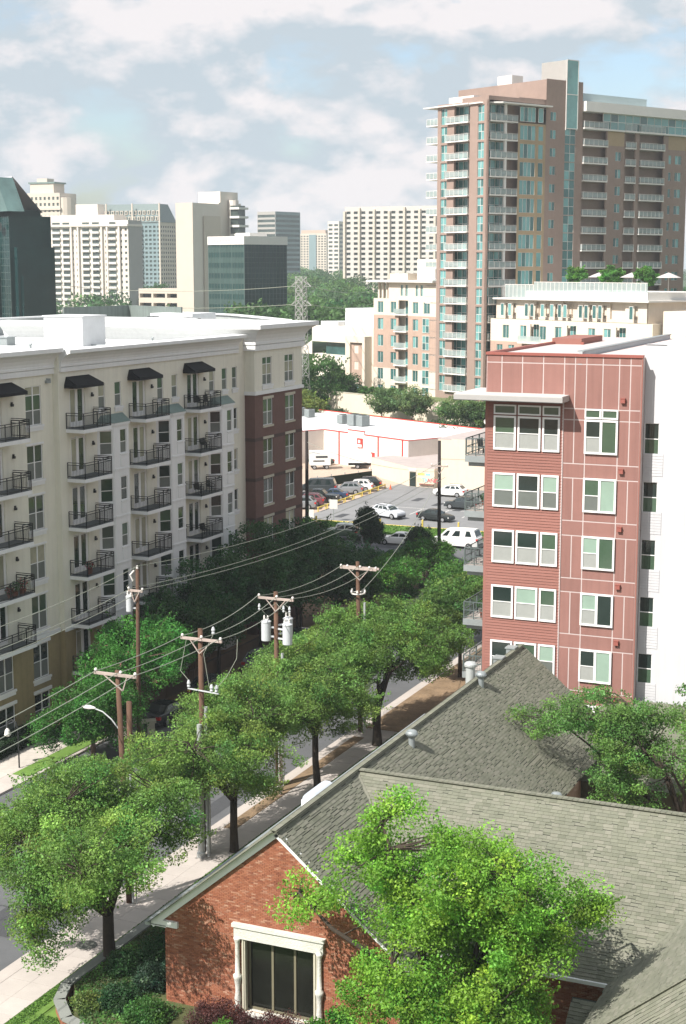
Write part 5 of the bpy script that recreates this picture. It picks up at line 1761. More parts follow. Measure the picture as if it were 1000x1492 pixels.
# mansard tower
t, f, fs = far_block('mansard_tower', 'grey high-rise with a slate mansard roof and rows of dormers', 'building', -456.2, 782.8, 0, 54, 18, 14, 57.0, blue_bg, 17, 20, None, 0.6, 0.5, side_bays=7, swallm=beige_bg)
mb = MB()
Wm = 54
mb.v += [(-Wm, -0.5, 57), (0.5, -0.5, 57), (0.5, 18, 57), (-Wm, 18, 57), (-Wm + 2, 3.5, 67.5), (-3, 3.5, 67.5), (-3, 14, 67.5), (-Wm + 2, 14, 67.5)]
for q in ((0, 1, 5, 4), (1, 2, 6, 5), (2, 3, 7, 6), (3, 0, 4, 7), (4, 5, 6, 7)):
    mb.f.append(q); mb.m.append(0)
mb.obj('mansard_roof', slate_bg, t)
mb = MB(); mg = MB()
for rw in range(2):
    for i in range(17):
        u = -Wm + 3 + i * 3.0
        z = 58 + rw * 3.4; n_ = 0.6 - rw * 1.3
        f.box(mb, u, u + 1.7, n_ - 1.5, n_, z, z + 2.3); f.box(mg, u + 0.35, u + 1.35, n_ - 0.2, n_ + 0.03, z + 0.3, z + 1.9)
mb.obj('dormer', beige_bg, t, kind='stuff'); mg.obj('dormer_pane', far_glass, t, kind='stuff')
mb = MB()
for j in range(14):
    f.box(mb, -32, -12, 0, 2.2, 15 + j * 3, 15.9 + j * 3)
mb.obj('balcony_band', slab_white, t, kind='stuff')
for u in (-35.5, -18, 0):
    mb = MB(); f.box(mb, u - 0.8, u, 0, 0.6, 14, 67.8); mb.obj('pier', beige_bg, t)
# blank beige slabs
t, f, fs = far_block('beige_slab_building', 'tall blank beige slab standing left of the dark glass cube', 'building', -273.3, 491.7, 8, 7.6, 16, 8, 54.4, beige_bg, 1, 0, swallm=white_bg)
mb = MB(); mb.box(0.3, 0.6, 6, 16, 8, 50); mb.obj('offset_panel', beige_bg, t)
t, f, fs = far_block('cream_stair_tower', 'cream tower with a curved green balcony stack behind the dark glass cube', 'building', -271.8, 508.7, 8, 11.0, 14, 8, 55.0, white_bg, 1, 0)
mb = MB(); mb.box(-10, 0, 1, 12, 55, 59); mb.lathe((1.6, 7, 8), [(1.9, 0), (1.9, 48)], 12); mb.obj('stair_shaft', white_bg, t)
mb = MB()
for j in range(14):
    mb.box(2.0, 6.2, 4, 10, 11 + j * 3.2, 11.8 + j * 3.2)
mb.obj('balcony_band', slab_white, t, kind='stuff')
mb = MB(); mb.box(1.9, 5.4, 4.6, 9, 8, 54); mb.obj('glazing', far_glass, t)
# garage
t, f, fs = far_block('parking_garage', 'long grey-beige open parking garage between the white block and the blank slab', 'garage', -292.8, 526.8, 5, 26, 12, 8, 23.4, beige_bg, 4, 4, M('painted_garage_shade', (0.022, 0.025, 0.024), 0.9, 0.2, 0.5), 0.86, 0.45, depth=2.5, top=1.0)  # near-black backs stand in for the shade inside the open decks
# dark cube
t, f, fs = far_block('dark_glass_cube', 'dark green mirror glass office cube with a white top band', 'office', -206.2, 401.0, 20, 15.4, 17.1, 5, 38.2, cube_glass2, 1, 0, swallm=cube_glass)
mb = MB()
for i in range(13):
    u = -15.4 + i * 15.4 / 12; wv = 0.14 if i % 4 == 0 else 0.05
    f.box(mb, u - wv, u + wv, 0, 0.08, 5, 38.2)
for j in range(22):
    f.box(mb, -15.4, 0, 0, 0.04, 6 + j * 1.5, 6.08 + j * 1.5)
for i in range(13):
    fs.box(mb, i * 17.1 / 12 - 0.04, i * 17.1 / 12 + 0.04, 0, 0.06, 5, 38.2)
for j in range(22):
    fs.box(mb, 0, 17.1, 0, 0.03, 6 + j * 1.5, 6.06 + j * 1.5)
mb.obj('mullions', M('green_grey_mullion', (0.07, 0.11, 0.10), 0.5, 0.1, 0.3), t, kind='stuff')
mb = MB()
for j in range(11):
    f.box(mb, -15.3, -0.1, 0.0, 0.03, 6.1 + j * 3.0, 7.4 + j * 3.0)
mb.obj('spandrel_band', M('dull_green_spandrel', (0.040, 0.075, 0.068), 0.3, 0.3, 0.2), t, kind='stuff')
mb = MB(); mb.box(-15.6, 0.2, -0.2, 17.3, 38.2, 40.6); mb.box(-9, 6 - 9, 5, 12, 40.6, 41.6); mb.obj('top_band', slab_white, t)
mb = MB(); f.box(mb, -14.0, -13.3, 0.2, 0.26, 38.8, 40.0)
for i in range(11):
    f.box(mb, -12.8 + i * 0.68, -12.35 + i * 0.68, 0.2, 0.26, 39.1, 39.75 if i % 3 else 40.0)
mb.obj('faint_sign', M('pale_grey_sign', (0.42, 0.42, 0.45), 0.6, 0.1, 2), t, kind='stuff')
# dark gothic tower at the left edge
t = thing('pointed_glass_tower', 'dark mirror glass tower with pointed gable and round windows at the left edge', 'office', (-196.2, 274.4, 0), -ROT)
f = Face(t, 0, 0, 0.0); fs = Face(t, 0, 0, R(90))
mb = MB(); f.wall(mb, -21, -9, 5, 44.2, [(-20 + i * 2.2, -18.6 + i * 2.2, 6 + j * 3.6, 8.4 + j * 3.6) for i in range(5) for j in range(10)], 0.3, 0, 0, 1)
mb.box(-21, -5, 0.5, 12, 5, 41, 1); mb.box(-9, -5.5, -0.5, 10, 5, 44, 1); mb.box(-5.5, -1.0, 0.2, 10, 5, 42.5, 1); mb.box(-1, 0.4, 1.2, 10, 5, 36, 1); mb.box(0.4, 1.0, 2.0, 9, 5, 30, 1)
mb.obj('facade', [M('blue_grey_granite', (0.22, 0.24, 0.235), 0.6, 0.08, 0.5), cube_glass], t)
mb = MB()
for j in range(26):
    f.box(mb, -9, -5.5, 0.5, 0.53, 6 + j * 1.45, 6.08 + j * 1.45); f.box(mb, -5.5, -1, -0.2, -0.16, 6 + j * 1.45, 6.08 + j * 1.45)
for i in range(5):
    f.box(mb, -9 + i * 0.85, -8.92 + i * 0.85, 0.5, 0.53, 5, 44); f.box(mb, -5.5 + i * 1.1, -5.42 + i * 1.1, -0.2, -0.16, 5, 42.5)
mb.obj('mullions', M('green_grey_mullion', (0.1, 0.17, 0.15)), t, kind='stuff')
gx, gw_, gz0, gz1 = -4.2, 5.0, 43.4, 50.6
mb = MB()
mb.poly([(gx - gw_, -0.9, gz0), (gx + gw_, -0.9, gz0), (gx, -0.9, gz1)], 0)
mb.quad((gx, -0.9, gz1), (gx - gw_, -0.9, gz0), (gx - gw_, 3, gz0), (gx, 3, gz1), 1); mb.quad((gx, -0.9, gz1), (gx, 3, gz1), (gx + gw_, 3, gz0), (gx + gw_, -0.9, gz0), 0); mb.poly([(gx - gw_, 3, gz0), (gx + gw_, 3, gz0), (gx, 3, gz1)], 0)
mb.obj('gable', [M('green_reflective_gable', (0.09, 0.16, 0.15), 0.15, 0.3, 0.3, spec=0.7), slab_white], t)
mb = MB(); mb.quad((gx - 0.3, 3.1, gz1 + 0.3), (gx - 15, 3.1, gz1 + 0.3), (gx - 15, -0.7, gz0 - 0.3), (gx - gw_ - 0.1, -0.7, gz0 - 0.3)); mb.quad((gx - 0.3, 3.1, gz1 + 0.3), (gx - 15, 3.1, gz1 + 0.3), (gx - 15, 10, gz0), (gx - 0.3, 10, gz0)); mb.obj('pale_roof', M('pale_violet_metal_roof', (0.46, 0.46, 0.50), 0.5, 0.04, 0.3), t)
for uu, zz, rr in ((-11.5, 42.0, 0.95), (-3.4, 40.3, 0.95)):
    mb = MB(); pts = [(uu + rr * math.cos(a * PI / 10), -0.75, zz + rr * math.sin(a * PI / 10)) for a in range(20)]
    mb.poly(pts); o = mb.obj('round_window', black_metal, t)
    if uu < -8:
        mb = MB(); f.box(mb, uu - 1.9, uu + 1.9, 0.6, 0.7, zz - 1.9, zz + 1.9); mb.obj('granite_panel', white_bg, t)
# blue-grey office, three distant slabs
t, f, fs = far_block('banded_office', 'blue-grey office block with pale horizontal bands and a dark right side', 'office', -439.8, 899.1, 15, 15.3, 24.5, 10, 66.5, M('pale_band_concrete', (0.36, 0.34, 0.31), 0.8, 0.05, 0.3), 18, 1, far_glass, 0.96, 0.55, side_bays=1, swallm=blue_bg, depth=0.2)
t, f, fs = far_block('distant_pale_tower', 'distant pale tower with a blue glass centre strip, right of the banded office', 'building', -574, 1277, 0, 26, 10, 10, 61, beige_bg, 22, 9, far_glass, 0.6, 0.5)
mb = MB(); f.box(mb, -17, -10, 0, 0.6, 10, 60); mb.obj('glass_strip', blue_bg, t); mb = MB(); mb.box(-25, -1, 0.2, 10, 61, 64); mb.obj('parapet', M('pinkish_parapet', (0.5, 0.38, 0.3), 0.9, 0.05, 0.3), t)
t, f, fs = far_block('distant_cream_tower', 'distant cream tower left of the wide gridded block', 'building', -483.3, 1098.4, 0, 9.3, 22, 10, 66, white_bg, 17, 2, far_glass, 0.7, 0.5, side_bays=2)
t, f, fs = far_block('gridded_block', 'wide off-white high-rise with a regular grid of dark windows', 'building', -290.7, 800.6, 0, 58, 17, 12, 64.5, M('warm_grey_precast', (0.54, 0.50, 0.46), 0.9, 0.04, 0.3), 18, 13, far_glass, 0.56, 0.52, side_bays=3, depth=0.9, top=2.0)
for i in range(0, 13, 2):
    mb = MB(); f.box(mb, -58 + i * 4.46 - 0.6, -58 + i * 4.46 + 0.6, 0, 1.2, 12, 62 + (i % 3)); mb.obj('fin', beige_bg, t)
# low white modern building
t = thing('white_pavilion', 'low white building with curved roof edge and green glass band among trees', 'building', (-134.4, 317.8, 0), -ROT)
f = Face(t, 0, 0, 0.0)
mb = MB(); mb.prism([(-18, 0), (6.5, 0), (6.5, 16), (-10, 16)], 6, 12.2, 0); mb.prism([(-17, -0.8), (7, -0.8), (7, 17), (-8, 17)], 15.0, 18.6, 0); mb.poly([(-17, -0.8, 15.2), (-24, -0.8, 12), (-17, -0.8, 12)], 0)
mb.obj('wall', white_bg, t)
mb = MB(); mb.box(-13, 6.3, 0.2, 12, 12.2, 15.0); mb.obj('glass_band', tower_glass_dark, t)
mb = MB(); mb.box(-9.5, 3, 3, 11, 18.6, 22.6); mb.prism([(-16, 1), (-9.6, 1), (-9.6, 12), (-11, 12)], 18.6, 19.6); mb.obj('roof_volume', white_roof, t)
mb = MB(); mb.box(3, 6, 5, 10, 18.6, 21.5); mb.obj('plant_screen', galv, t)
# lattice pylon
t = thing('transmission_pylon', 'grey steel lattice transmission pylon rising from the trees', 'pylon', (-127.5, 271.7, 0), R(-10))
mb = MB()
sec = [(0, 1.9), (10, 1.1), (20, 0.85), (30, 0.75)]
def wd(z):
    for (z0, w0), (z1, w1) in zip(sec, sec[1:]):
        if z <= z1: return w0 + (w1 - w0) * (z - z0) / (z1 - z0)
    return sec[-1][1]
for sx in (-1, 1):
    for sy in (-1, 1):
        for (z0, w0), (z1, w1) in zip(sec, sec[1:]):
            mb.beam((sx * w0, sy * w0, z0), (sx * w1, sy * w1, z1), 0.10, 0.10)
z = 0
while z < 29:
    z2 = z + max(1.5, wd(z) * 1.8); z2 = min(z2, 30)
    a, b = wd(z), wd(z2)
    for s1, s2 in (((-1, -1), (1, -1)), ((1, -1), (1, 1)), ((1, 1), (-1, 1)), ((-1, 1), (-1, -1))):
        mb.beam((s1[0] * a, s1[1] * a, z), (s2[0] * b, s2[1] * b, z2), 0.07, 0.07); mb.beam((s2[0] * a, s2[1] * a, z), (s1[0] * b, s1[1] * b, z2), 0.07, 0.07); mb.beam((s1[0] * b, s1[1] * b, z2), (s2[0] * b, s2[1] * b, z2), 0.07, 0.07)
    z = z2
mb.obj('lattice', M('pale_galvanised_steel', (0.34, 0.34, 0.32), 0.6, 0.05, 1), t, kind='stuff')
for z, L2 in ((28.2, 2.3), (24.6, 2.4), (30.0, 1.4)):
    mb = MB()
    for sg_ in (-1, 1):
        for yy in (-0.5, 0.5):
            mb.beam((sg_ * 0.75, yy, z), (sg_ * L2, 0, z), 0.09, 0.09); mb.beam((sg_ * 0.75, yy, z + 1.1 if z < 30 else z - 0.8), (sg_ * L2, 0, z), 0.08, 0.08)
    mb.obj('cross_arm', M('pale_galvanised_steel', (0.5, 0.5, 0.5)), t, kind='stuff')

# ------------------------------------------------------------------ foliage
def quads_mesh(name, P4, tint, mats):
    """P4: (n,4,3) corner points; tint: (n,3) colour per leaf, stored per corner."""
    n = len(P4)
    me = bpy.data.meshes.new(name)
    me.vertices.add(n * 4); me.loops.add(n * 4); me.polygons.add(n)
    me.vertices.foreach_set('co', P4.reshape(-1).astype(np.float32))
    me.loops.foreach_set('vertex_index', np.arange(n * 4, dtype=np.int32))
    me.polygons.foreach_set('loop_start', np.arange(0, n * 4, 4, dtype=np.int32))
    me.polygons.foreach_set('loop_total', np.full(n, 4, dtype=np.int32))
    for m in mats:
        me.materials.append(m)
    ca = me.color_attributes.new('tint', 'FLOAT_COLOR', 'CORNER')
    col = np.ones((n * 4, 4), np.float32); col[:, :3] = np.repeat(tint, 4, axis=0)
    ca.data.foreach_set('color', col.reshape(-1))
    me.update(); me.validate()
    return me


def leaf_quads(cen, size, up=0.5, outward=None, r=None):
    r = r or rng
    n = len(cen)
    nr = r.normal(size=(n, 3)); nr /= np.linalg.norm(nr, axis=1, keepdims=True)
    nr[:, 2] += up
    if outward is not None:
        nr += outward * 0.5
    nr /= np.linalg.norm(nr, axis=1, keepdims=True)
    a = r.normal(size=(n, 3)); a -= (a * nr).sum(1, keepdims=True) * nr; a /= np.linalg.norm(a, axis=1, keepdims=True)
    b = np.cross(nr, a)
    s = (size * r.uniform(0.6, 1.35, n))[:, None]
    l = s * 0.5; w_ = s * 0.30
    # pointed leaf-like diamonds, slightly folded
    return np.stack([cen - a * l, cen + b * w_ + nr * s * 0.06, cen + a * l, cen - b * w_ + nr * s * 0.06], axis=1)


def unit(r, n):
    d = r.normal(size=(n, 3)); return d / np.linalg.norm(d, axis=1, keepdims=True)


def clump_leaves(centres, rads, per, size, base, r, flat=0.75, up=0.5, cvar=0.22, lvar=0.18, warm=0.0):
    """Leaves gathered in clumps; each clump and each leaf has its own tone."""
    k = len(centres)
    idx = np.repeat(np.arange(k), per)
    n = len(idx)
    d = unit(r, n)
    rr = rads[idx] * r.uniform(0.25, 1.0, n) ** 0.6
    p = centres[idx] + d * rr[:, None] * np.array([1, 1, flat])
    q = leaf_quads(p, size, up, d, r)
    ct = r.normal(0, cvar, k)[idx] + r.normal(0, lvar, n)
    hue = r.normal(0, 0.10, k)[idx] + warm * r.random(n)
    t = np.array(base)[None, :] * np.exp(ct)[:, None]
    t[:, 0] *= 1 + hue * 1.2; t[:, 2] *= 1 - hue * 0.5
    return q, np.clip(t, 0.004, 0.7)


OAK = (0.145, 0.270, 0.055)
OAK2 = (0.168, 0.292, 0.062)
LIME = (0.190, 0.385, 0.045)
DARKG = (0.024, 0.052, 0.018)
MYRT = (0.080, 0.26, 0.045)


def tree(name, label, base, top, lobes, nclump, per, leaf, colour, barkm=bark, group=None, seed=0, trunk_r=0.22, fork=0.38, stems=1, cr=(0.45, 0.95), cat='tree', twigs=True, limbs=6, flower=None, lean=(0, 0), flat=0.7, holes=0.0):
    """lobes: list of (cx, cy, cz, rx, ry, rz) in metres relative to the base; the crown fills their union with clumps."""
    r = np.random.default_rng(seed + 101)
    rd = random.Random(seed + 5)
    t = thing(name, label, cat, base, 0, group)
    lob = np.array(lobes, float)
    vol = lob[:, 3] * lob[:, 4] * lob[:, 5]
    cum = np.cumsum(vol) / vol.sum()
    cen = []
    hc = [np.array([r.normal() * 2.0 + lob[:, 0].mean(), r.normal() * 2.0 + lob[:, 1].mean(), r.normal() + lob[:, 2].mean()]) for _ in range(6)]
    while len(cen) < nclump:
        L_i = int(np.searchsorted(cum, r.random()))
        d = unit(r, 1)[0]
        rad = r.uniform(0.1, 1.0) ** 0.42
        p = lob[L_i, :3] + d * rad * lob[L_i, 3:6]
        nz = noise.noise(Vector((p[0] * 0.45 + seed * 3.1, p[1] * 0.45, p[2] * 0.45)))
        if nz < -0.18 + holes:
            continue
        cen.append(p)
    cen = np.array(cen)
    rads = r.uniform(cr[0], cr[1], len(cen))
    q, tn = clump_leaves(cen, rads, per, leaf, colour, r, flat)
    # shoots that break the outline
    out_i = r.choice(len(cen), max(4, nclump // 5), replace=False)
    mean = cen.mean(0)
    Q = [q]; TN = [tn]
    shoots = []
    for i in out_i:
        d = cen[i] - mean; d[2] = abs(d[2]) * 0.8 + 0.3; d /= np.linalg.norm(d)
        L2 = r.uniform(0.7, 1.5) * rads[i] * 1.5
        s0 = cen[i]; s1 = s0 + d * L2
        shoots.append((s0, s1))
        m = max(8, per // 4)
        tt = r.random(m)
        p = s0 + (s1 - s0) * tt[:, None] + r.normal(0, 0.10, (m, 3)) * (1.2 - tt[:, None]) * 1.5
        Q.append(leaf_quads(p, leaf, 0.5, None, r)); TN.append(np.tile(tn[i * per % len(tn)], (m, 1)) * r.uniform(0.85, 1.2, (m, 1)))
    Q = np.concatenate(Q); TN = np.concatenate(TN)
    if flower is not None:
        nf = flower[1]
        ci = r.choice(len(cen), nf)
        fp = np.repeat(cen[ci] + unit(r, nf) * rads[ci][:, None] * np.array([1, 1, 0.8]) + np.array([0, 0, 0.15]), 14, axis=0) + r.normal(0, 0.09, (nf * 14, 3))
        Q = np.concatenate([Q, leaf_quads(fp, 0.09, 0.5, None, r)]); TN = np.concatenate([TN, np.tile(np.array(flower[0]), (nf * 14, 1)) * r.uniform(0.8, 1.1, (nf * 14, 1))])
    put(quads_mesh('crown', Q, TN, [leafm]), 'crown', t)
    # wood
    mb = MB()
    H0 = lob[:, 2].mean() - lob[:, 5].mean() * 0.6
    fz = max(0.5, top * fork)
    tips = []
    for s in range(stems):
        off = Vector((rd.uniform(-0.12, 0.12), rd.uniform(-0.12, 0.12), 0)) * (0 if stems == 1 else 1.6)
        f = Vector((lean[0] + off.x * 2, lean[1] + off.y * 2, fz))
        mid = f * 0.5 + Vector((rd.uniform(-0.12, 0.12), rd.uniform(-0.12, 0.12), 0)) + off * 0.5
        mb.tube([off + Vector((0, 0, -0.15)), off + Vector((0, 0, 0.12)), mid, f], [trunk_r * 1.55, trunk_r * 1.12, trunk_r * 0.92, trunk_r * 0.85], 10)
        nl = limbs if stems == 1 else max(2, limbs // stems)
        for k in range(nl):
            tgt = Vector(cen[rd.randrange(len(cen))])
            li = lob[k % len(lob)]
            a = 2 * PI * (k + 0.5 * rd.random()) / nl + s
            tgt = Vector((li[0] + math.cos(a) * li[3] * 0.62, li[1] + math.sin(a) * li[4] * 0.62, li[2] + rd.uniform(-0.15, 0.45) * li[5]))
            c1 = f.lerp(tgt, 0.35) + Vector((rd.uniform(-.3, .3), rd.uniform(-.3, .3), 0.1 * top * rd.random()))
            c2 = f.lerp(tgt, 0.7) + Vector((rd.uniform(-.35, .35), rd.uniform(-.35, .35), 0.25 * rd.random()))
            r0 = trunk_r * 0.62
            path = [f - Vector((0, 0, 0.15)), c1, c2, tgt]
            mb.tube(path, [r0, r0 * 0.72, r0 * 0.48, r0 * 0.25], 7)
            for tt in (0.35, 0.6, 0.85):
                i0 = min(2, int(tt * 3)); p = path[i0].lerp(path[i0 + 1], tt * 3 - i0)
                tips.append((p, r0 * 0.42)); tips.append((path[-1], r0 * 0.25))
    if twigs:
        tp = np.array([list(p) for p, _ in tips])
        for i in range(len(cen)):
            if rd.random() < 0.65:
                d = np.linalg.norm(tp - cen[i], axis=1); j = int(d.argmin())
                if d[j] > 4.5: continue
                a = tips[j][0]; b = Vector(cen[i]); m_ = a.lerp(b, 0.5) + Vector((rd.uniform(-.2, .2), rd.uniform(-.2, .2), rd.uniform(-.1, .2)))
                mb.tube([a, m_, b], [min(0.05, tips[j][1]), 0.028, 0.012], 4, cap=False)
        for s0, s1 in shoots:
            mb.tube([s0, s1], [0.014, 0.004], 3, cap=False)
    mb.obj('trunk', barkm, t, smooth=True)
    return t


AVN = 'oaks along the near sidewalk'
tree('oak_tree', 'large spreading oak at lower left, rising from the bed by the grey-capped wall', (-36.7, 57.2, 0.3), 7.5,
     [(-1.5, -0.8, 6.0, 3.6, 3.6, 2.2), (0.7, 1.4, 6.6, 3.2, 3.2, 2.0), (-0.5, -2.6, 4.9, 2.6, 2.5, 1.8), (-2.8, 1.4, 6.6, 2.8, 3.2, 2.0), (-0.9, -3.9, 3.0, 1.3, 1.4, 1.3), (-0.4, 0.4, 8.0, 2.8, 3.0, 1.2), (2.9, -5.4, 7.7, 3.0, 2.5, 1.8), (-4.3, -0.4, 5.4, 2.4, 2.8, 1.9)],
     680, 220, 0.120, OAK, seed=1, trunk_r=0.30, fork=0.34, limbs=8, lean=(0.1, -0.25), group=AVN, holes=0.06)
tree('oak_tree', 'dull green oak second from the left on the sidewalk, beside the silver conduit posts', (-38.0, 72.0, 0.1), 8.5,
     [(-0.8, -1.0, 6.0, 3.6, 3.4, 2.3), (-1.0, 2.4, 6.9, 3.3, 3.4, 2.1), (-2.4, -3.4, 5.8, 2.7, 2.8, 1.9), (1.3, 0.8, 4.9, 2.3, 2.6, 1.6), (-1.5, 4.6, 6.4, 2.6, 2.6, 1.8)],
     520, 200, 0.122, OAK2, seed=2, trunk_r=0.23, fork=0.36, group=AVN, limbs=7)
tree('oak_tree', 'dense oak with a curved bare trunk, middle of the near sidewalk row', (-38.1, 83.3, 0.1), 8.6,
     [(-1.0, 0.0, 6.4, 3.4, 3.4, 2.0), (-0.4, -2.8, 5.8, 2.7, 2.8, 1.9), (0.6, 1.4, 5.2, 2.6, 2.8, 1.7), (-2.6, 2.8, 6.9, 2.9, 3.0, 1.8)],
     460, 200, 0.125, OAK2, seed=3, trunk_r=0.22, fork=0.40, group=AVN, lean=(-0.3, 0.3), limbs=6)
tree('oak_tree', 'widest multi-limbed oak behind the house ridge, dark forked limbs over the mulch', (-38.0, 93.0, 0.1), 10.5,
     [(-0.6, 0.5, 6.6, 3.9, 4.2, 2.1), (-2.8, -2.4, 6.2, 3.2, 3.2, 2.0), (1.5, 2.8, 5.8, 3.2, 3.6, 1.7), (-1.2, 5.0, 7.2, 3.2, 3.4, 1.9), (0.8, 8.5, 5.2, 2.8, 3.0, 1.7), (-3.6, 1.5, 7.6, 1.6, 2.4, 1.5)],
     560, 190, 0.130, OAK, seed=4, trunk_r=0.25, fork=0.24, stems=2, group=AVN, limbs=8)
tree('oak_tree', 'lighter green oak farthest up the sidewalk row, beside the red building balconies', (-38.7, 111.5, 0.1), 8.5,
     [(-0.4, 0.5, 5.6, 3.0, 3.6, 2.0), (-1.6, -2.4, 5.0, 2.4, 2.8, 1.6), (-1.2, 4.0, 5.8, 2.4, 3.0, 1.6)],
     240, 110, 0.19, (0.085, 0.17, 0.035), seed=5, trunk_r=0.16, fork=0.35, group=AVN)
tree('shade_tree', 'young bright green tree between the far sidewalk bed and the red building', (-42.0, 122.0, 0.1), 7.5,
     [(-0.8, 0.0, 4.6, 2.6, 3.4, 2.0), (-1.8, 3.0, 5.0, 2.2, 2.6, 1.6)], 170, 90, 0.20, (0.07, 0.18, 0.03), seed=6, trunk_r=0.14, fork=0.4)
# the bright elm in front of the house
tree('elm_tree', 'big lime green tree in the foreground, before the shingle roof and brick gable', (-18.6, 51.6, 0.6), 11,
     [(0.6, 0.2, 8.6, 3.6, 2.9, 2.0), (3.4, 2.4, 7.6, 2.4, 2.2, 1.8), (2.4, 0.6, 7.0, 2.4, 2.5, 1.9), (-2.2, 0.9, 9.0, 2.2, 2.2, 1.9), (-4.9, 0.6, 6.6, 2.1, 1.7, 1.2), (0.4, -0.4, 5.6, 3.4, 2.6, 2.4), (-2.2, 1.0, 10.3, 1.1, 1.0, 1.5), (1.8, -0.3, 4.0, 2.4, 2.4, 2.0), (-1.5, 0.0, 3.8, 2.2, 2.0, 1.8)],
     540, 220, 0.128, LIME, seed=8, trunk_r=0.27, fork=0.28, limbs=9, holes=0.08)
tree('shrub_tree', 'green tree with thin bare upper twigs between cross roof and white wing', (-14.6, 78.4, 0.2), 9,
     [(-1.2, -0.4, 7.2, 4.0, 2.8, 2.0), (-5.0, 0.2, 8.2, 3.2, 2.2, 1.3), (-7.8, 0.6, 7.4, 2.0, 1.6, 0.9), (3.0, 0.6, 6.4, 3.4, 2.8, 2.3), (-2.4, 0.6, 4.4, 3.2, 2.6, 1.8), (1.6, 1.0, 9.4, 2.4, 1.6, 1.3), (6.5, 1.0, 6.0, 2.5, 2.5, 2.5)],
     440, 190, 0.13, (0.135, 0.275, 0.060), seed=9, trunk_r=0.2, fork=0.3, limbs=9, holes=0.05)
# far side of the street
sb = 'crape myrtles and street trees along the cream building'
tree('crape_myrtle', 'bright green crape myrtle with pink blooms behind the tall pole with one transformer', (-54.4, 89.2, 0.1), 7.6,
     [(0, 0, 5.9, 3.0, 3.2, 2.1), (-0.6, -2.4, 5.0, 2.3, 2.4, 1.7), (0.6, 2.8, 5.6, 2.3, 2.2, 1.7), (1.4, 0.4, 4.6, 2.2, 2.6, 1.5)], 340, 130, 0.15, MYRT, bark_pale, sb, 11, 0.09, 0.30, 4, flower=((0.50, 0.16, 0.20), 22), limbs=8)
tree('crape_myrtle', 'bright green round myrtle at the left corner of the cream building, below the crossarm pole', (-54.0, 82.6, 0.1), 5,
     [(0, 0, 3.4, 2.6, 2.8, 1.9), (0.6, 2.4, 3.9, 2.1, 2.2, 1.5), (-0.6, -2.0, 2.7, 2.1, 2.0, 1.6), (1.6, 0.4, 2.6, 1.8, 2.2, 1.4)], 310, 130, 0.14, (0.05, 0.165, 0.026), bark_pale, sb, 12, 0.08, 0.30, 4, limbs=8)
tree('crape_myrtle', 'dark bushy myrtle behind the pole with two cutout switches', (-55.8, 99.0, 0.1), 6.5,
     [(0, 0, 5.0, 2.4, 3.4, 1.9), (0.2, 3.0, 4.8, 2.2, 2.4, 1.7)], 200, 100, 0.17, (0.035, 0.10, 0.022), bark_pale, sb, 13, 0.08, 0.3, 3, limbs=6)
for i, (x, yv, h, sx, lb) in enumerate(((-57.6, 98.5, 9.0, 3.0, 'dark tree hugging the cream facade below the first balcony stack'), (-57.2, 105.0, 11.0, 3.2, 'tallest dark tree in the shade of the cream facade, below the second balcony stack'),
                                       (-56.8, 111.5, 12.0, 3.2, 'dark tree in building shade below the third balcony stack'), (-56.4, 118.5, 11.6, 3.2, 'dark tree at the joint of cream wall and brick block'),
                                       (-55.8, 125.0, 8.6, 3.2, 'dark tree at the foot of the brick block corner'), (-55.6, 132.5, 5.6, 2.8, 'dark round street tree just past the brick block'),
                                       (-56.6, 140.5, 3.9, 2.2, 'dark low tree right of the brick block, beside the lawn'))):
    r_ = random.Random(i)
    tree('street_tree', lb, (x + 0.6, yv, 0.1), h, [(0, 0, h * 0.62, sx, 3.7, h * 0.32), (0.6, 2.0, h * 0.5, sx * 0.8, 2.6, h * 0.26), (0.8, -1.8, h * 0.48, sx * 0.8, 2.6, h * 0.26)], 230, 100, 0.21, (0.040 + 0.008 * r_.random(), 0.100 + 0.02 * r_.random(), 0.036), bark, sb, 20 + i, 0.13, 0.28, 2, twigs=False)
for i, (x, yv, h, s, lb) in enumerate(((-50.6, 127.0, 6.0, 2.3, 'sunlit crape myrtle with thin bare stems, left of the pair by the far sidewalk'), (-50.9, 136.6, 6.2, 2.4, 'sunlit crape myrtle with thin bare stems, right of the pair by the far sidewalk'), (-51.8, 131.5, 5.6, 2.1, 'low sunlit myrtle between the pair by the far sidewalk'))):
    tree('crape_myrtle', lb, (x, yv, 0.1), h, [(0, 0, h * 0.74, s, s * 1.3, h * 0.22)], 110, 100, 0.19, (0.060, 0.165, 0.022), bark_pale, sb, 40 + i, 0.075, 0.5, 4, limbs=8)
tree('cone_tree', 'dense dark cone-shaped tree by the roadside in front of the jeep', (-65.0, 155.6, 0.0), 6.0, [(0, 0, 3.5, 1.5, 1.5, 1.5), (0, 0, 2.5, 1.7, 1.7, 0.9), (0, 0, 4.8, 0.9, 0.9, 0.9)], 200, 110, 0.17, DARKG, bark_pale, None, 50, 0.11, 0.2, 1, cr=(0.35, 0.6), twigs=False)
tree('round_tree', 'dense dark ball-shaped tree in front of the white sedan', (-58.9, 155.6, 0.0), 4.4, [(0, 0, 2.5, 1.5, 1.5, 1.3), (0, 0, 1.8, 1.6, 1.6, 1.0)], 190, 110, 0.17, (0.024, 0.055, 0.018), bark_pale, None, 51, 0.11, 0.2, 1, cr=(0.35, 0.6), twigs=False)


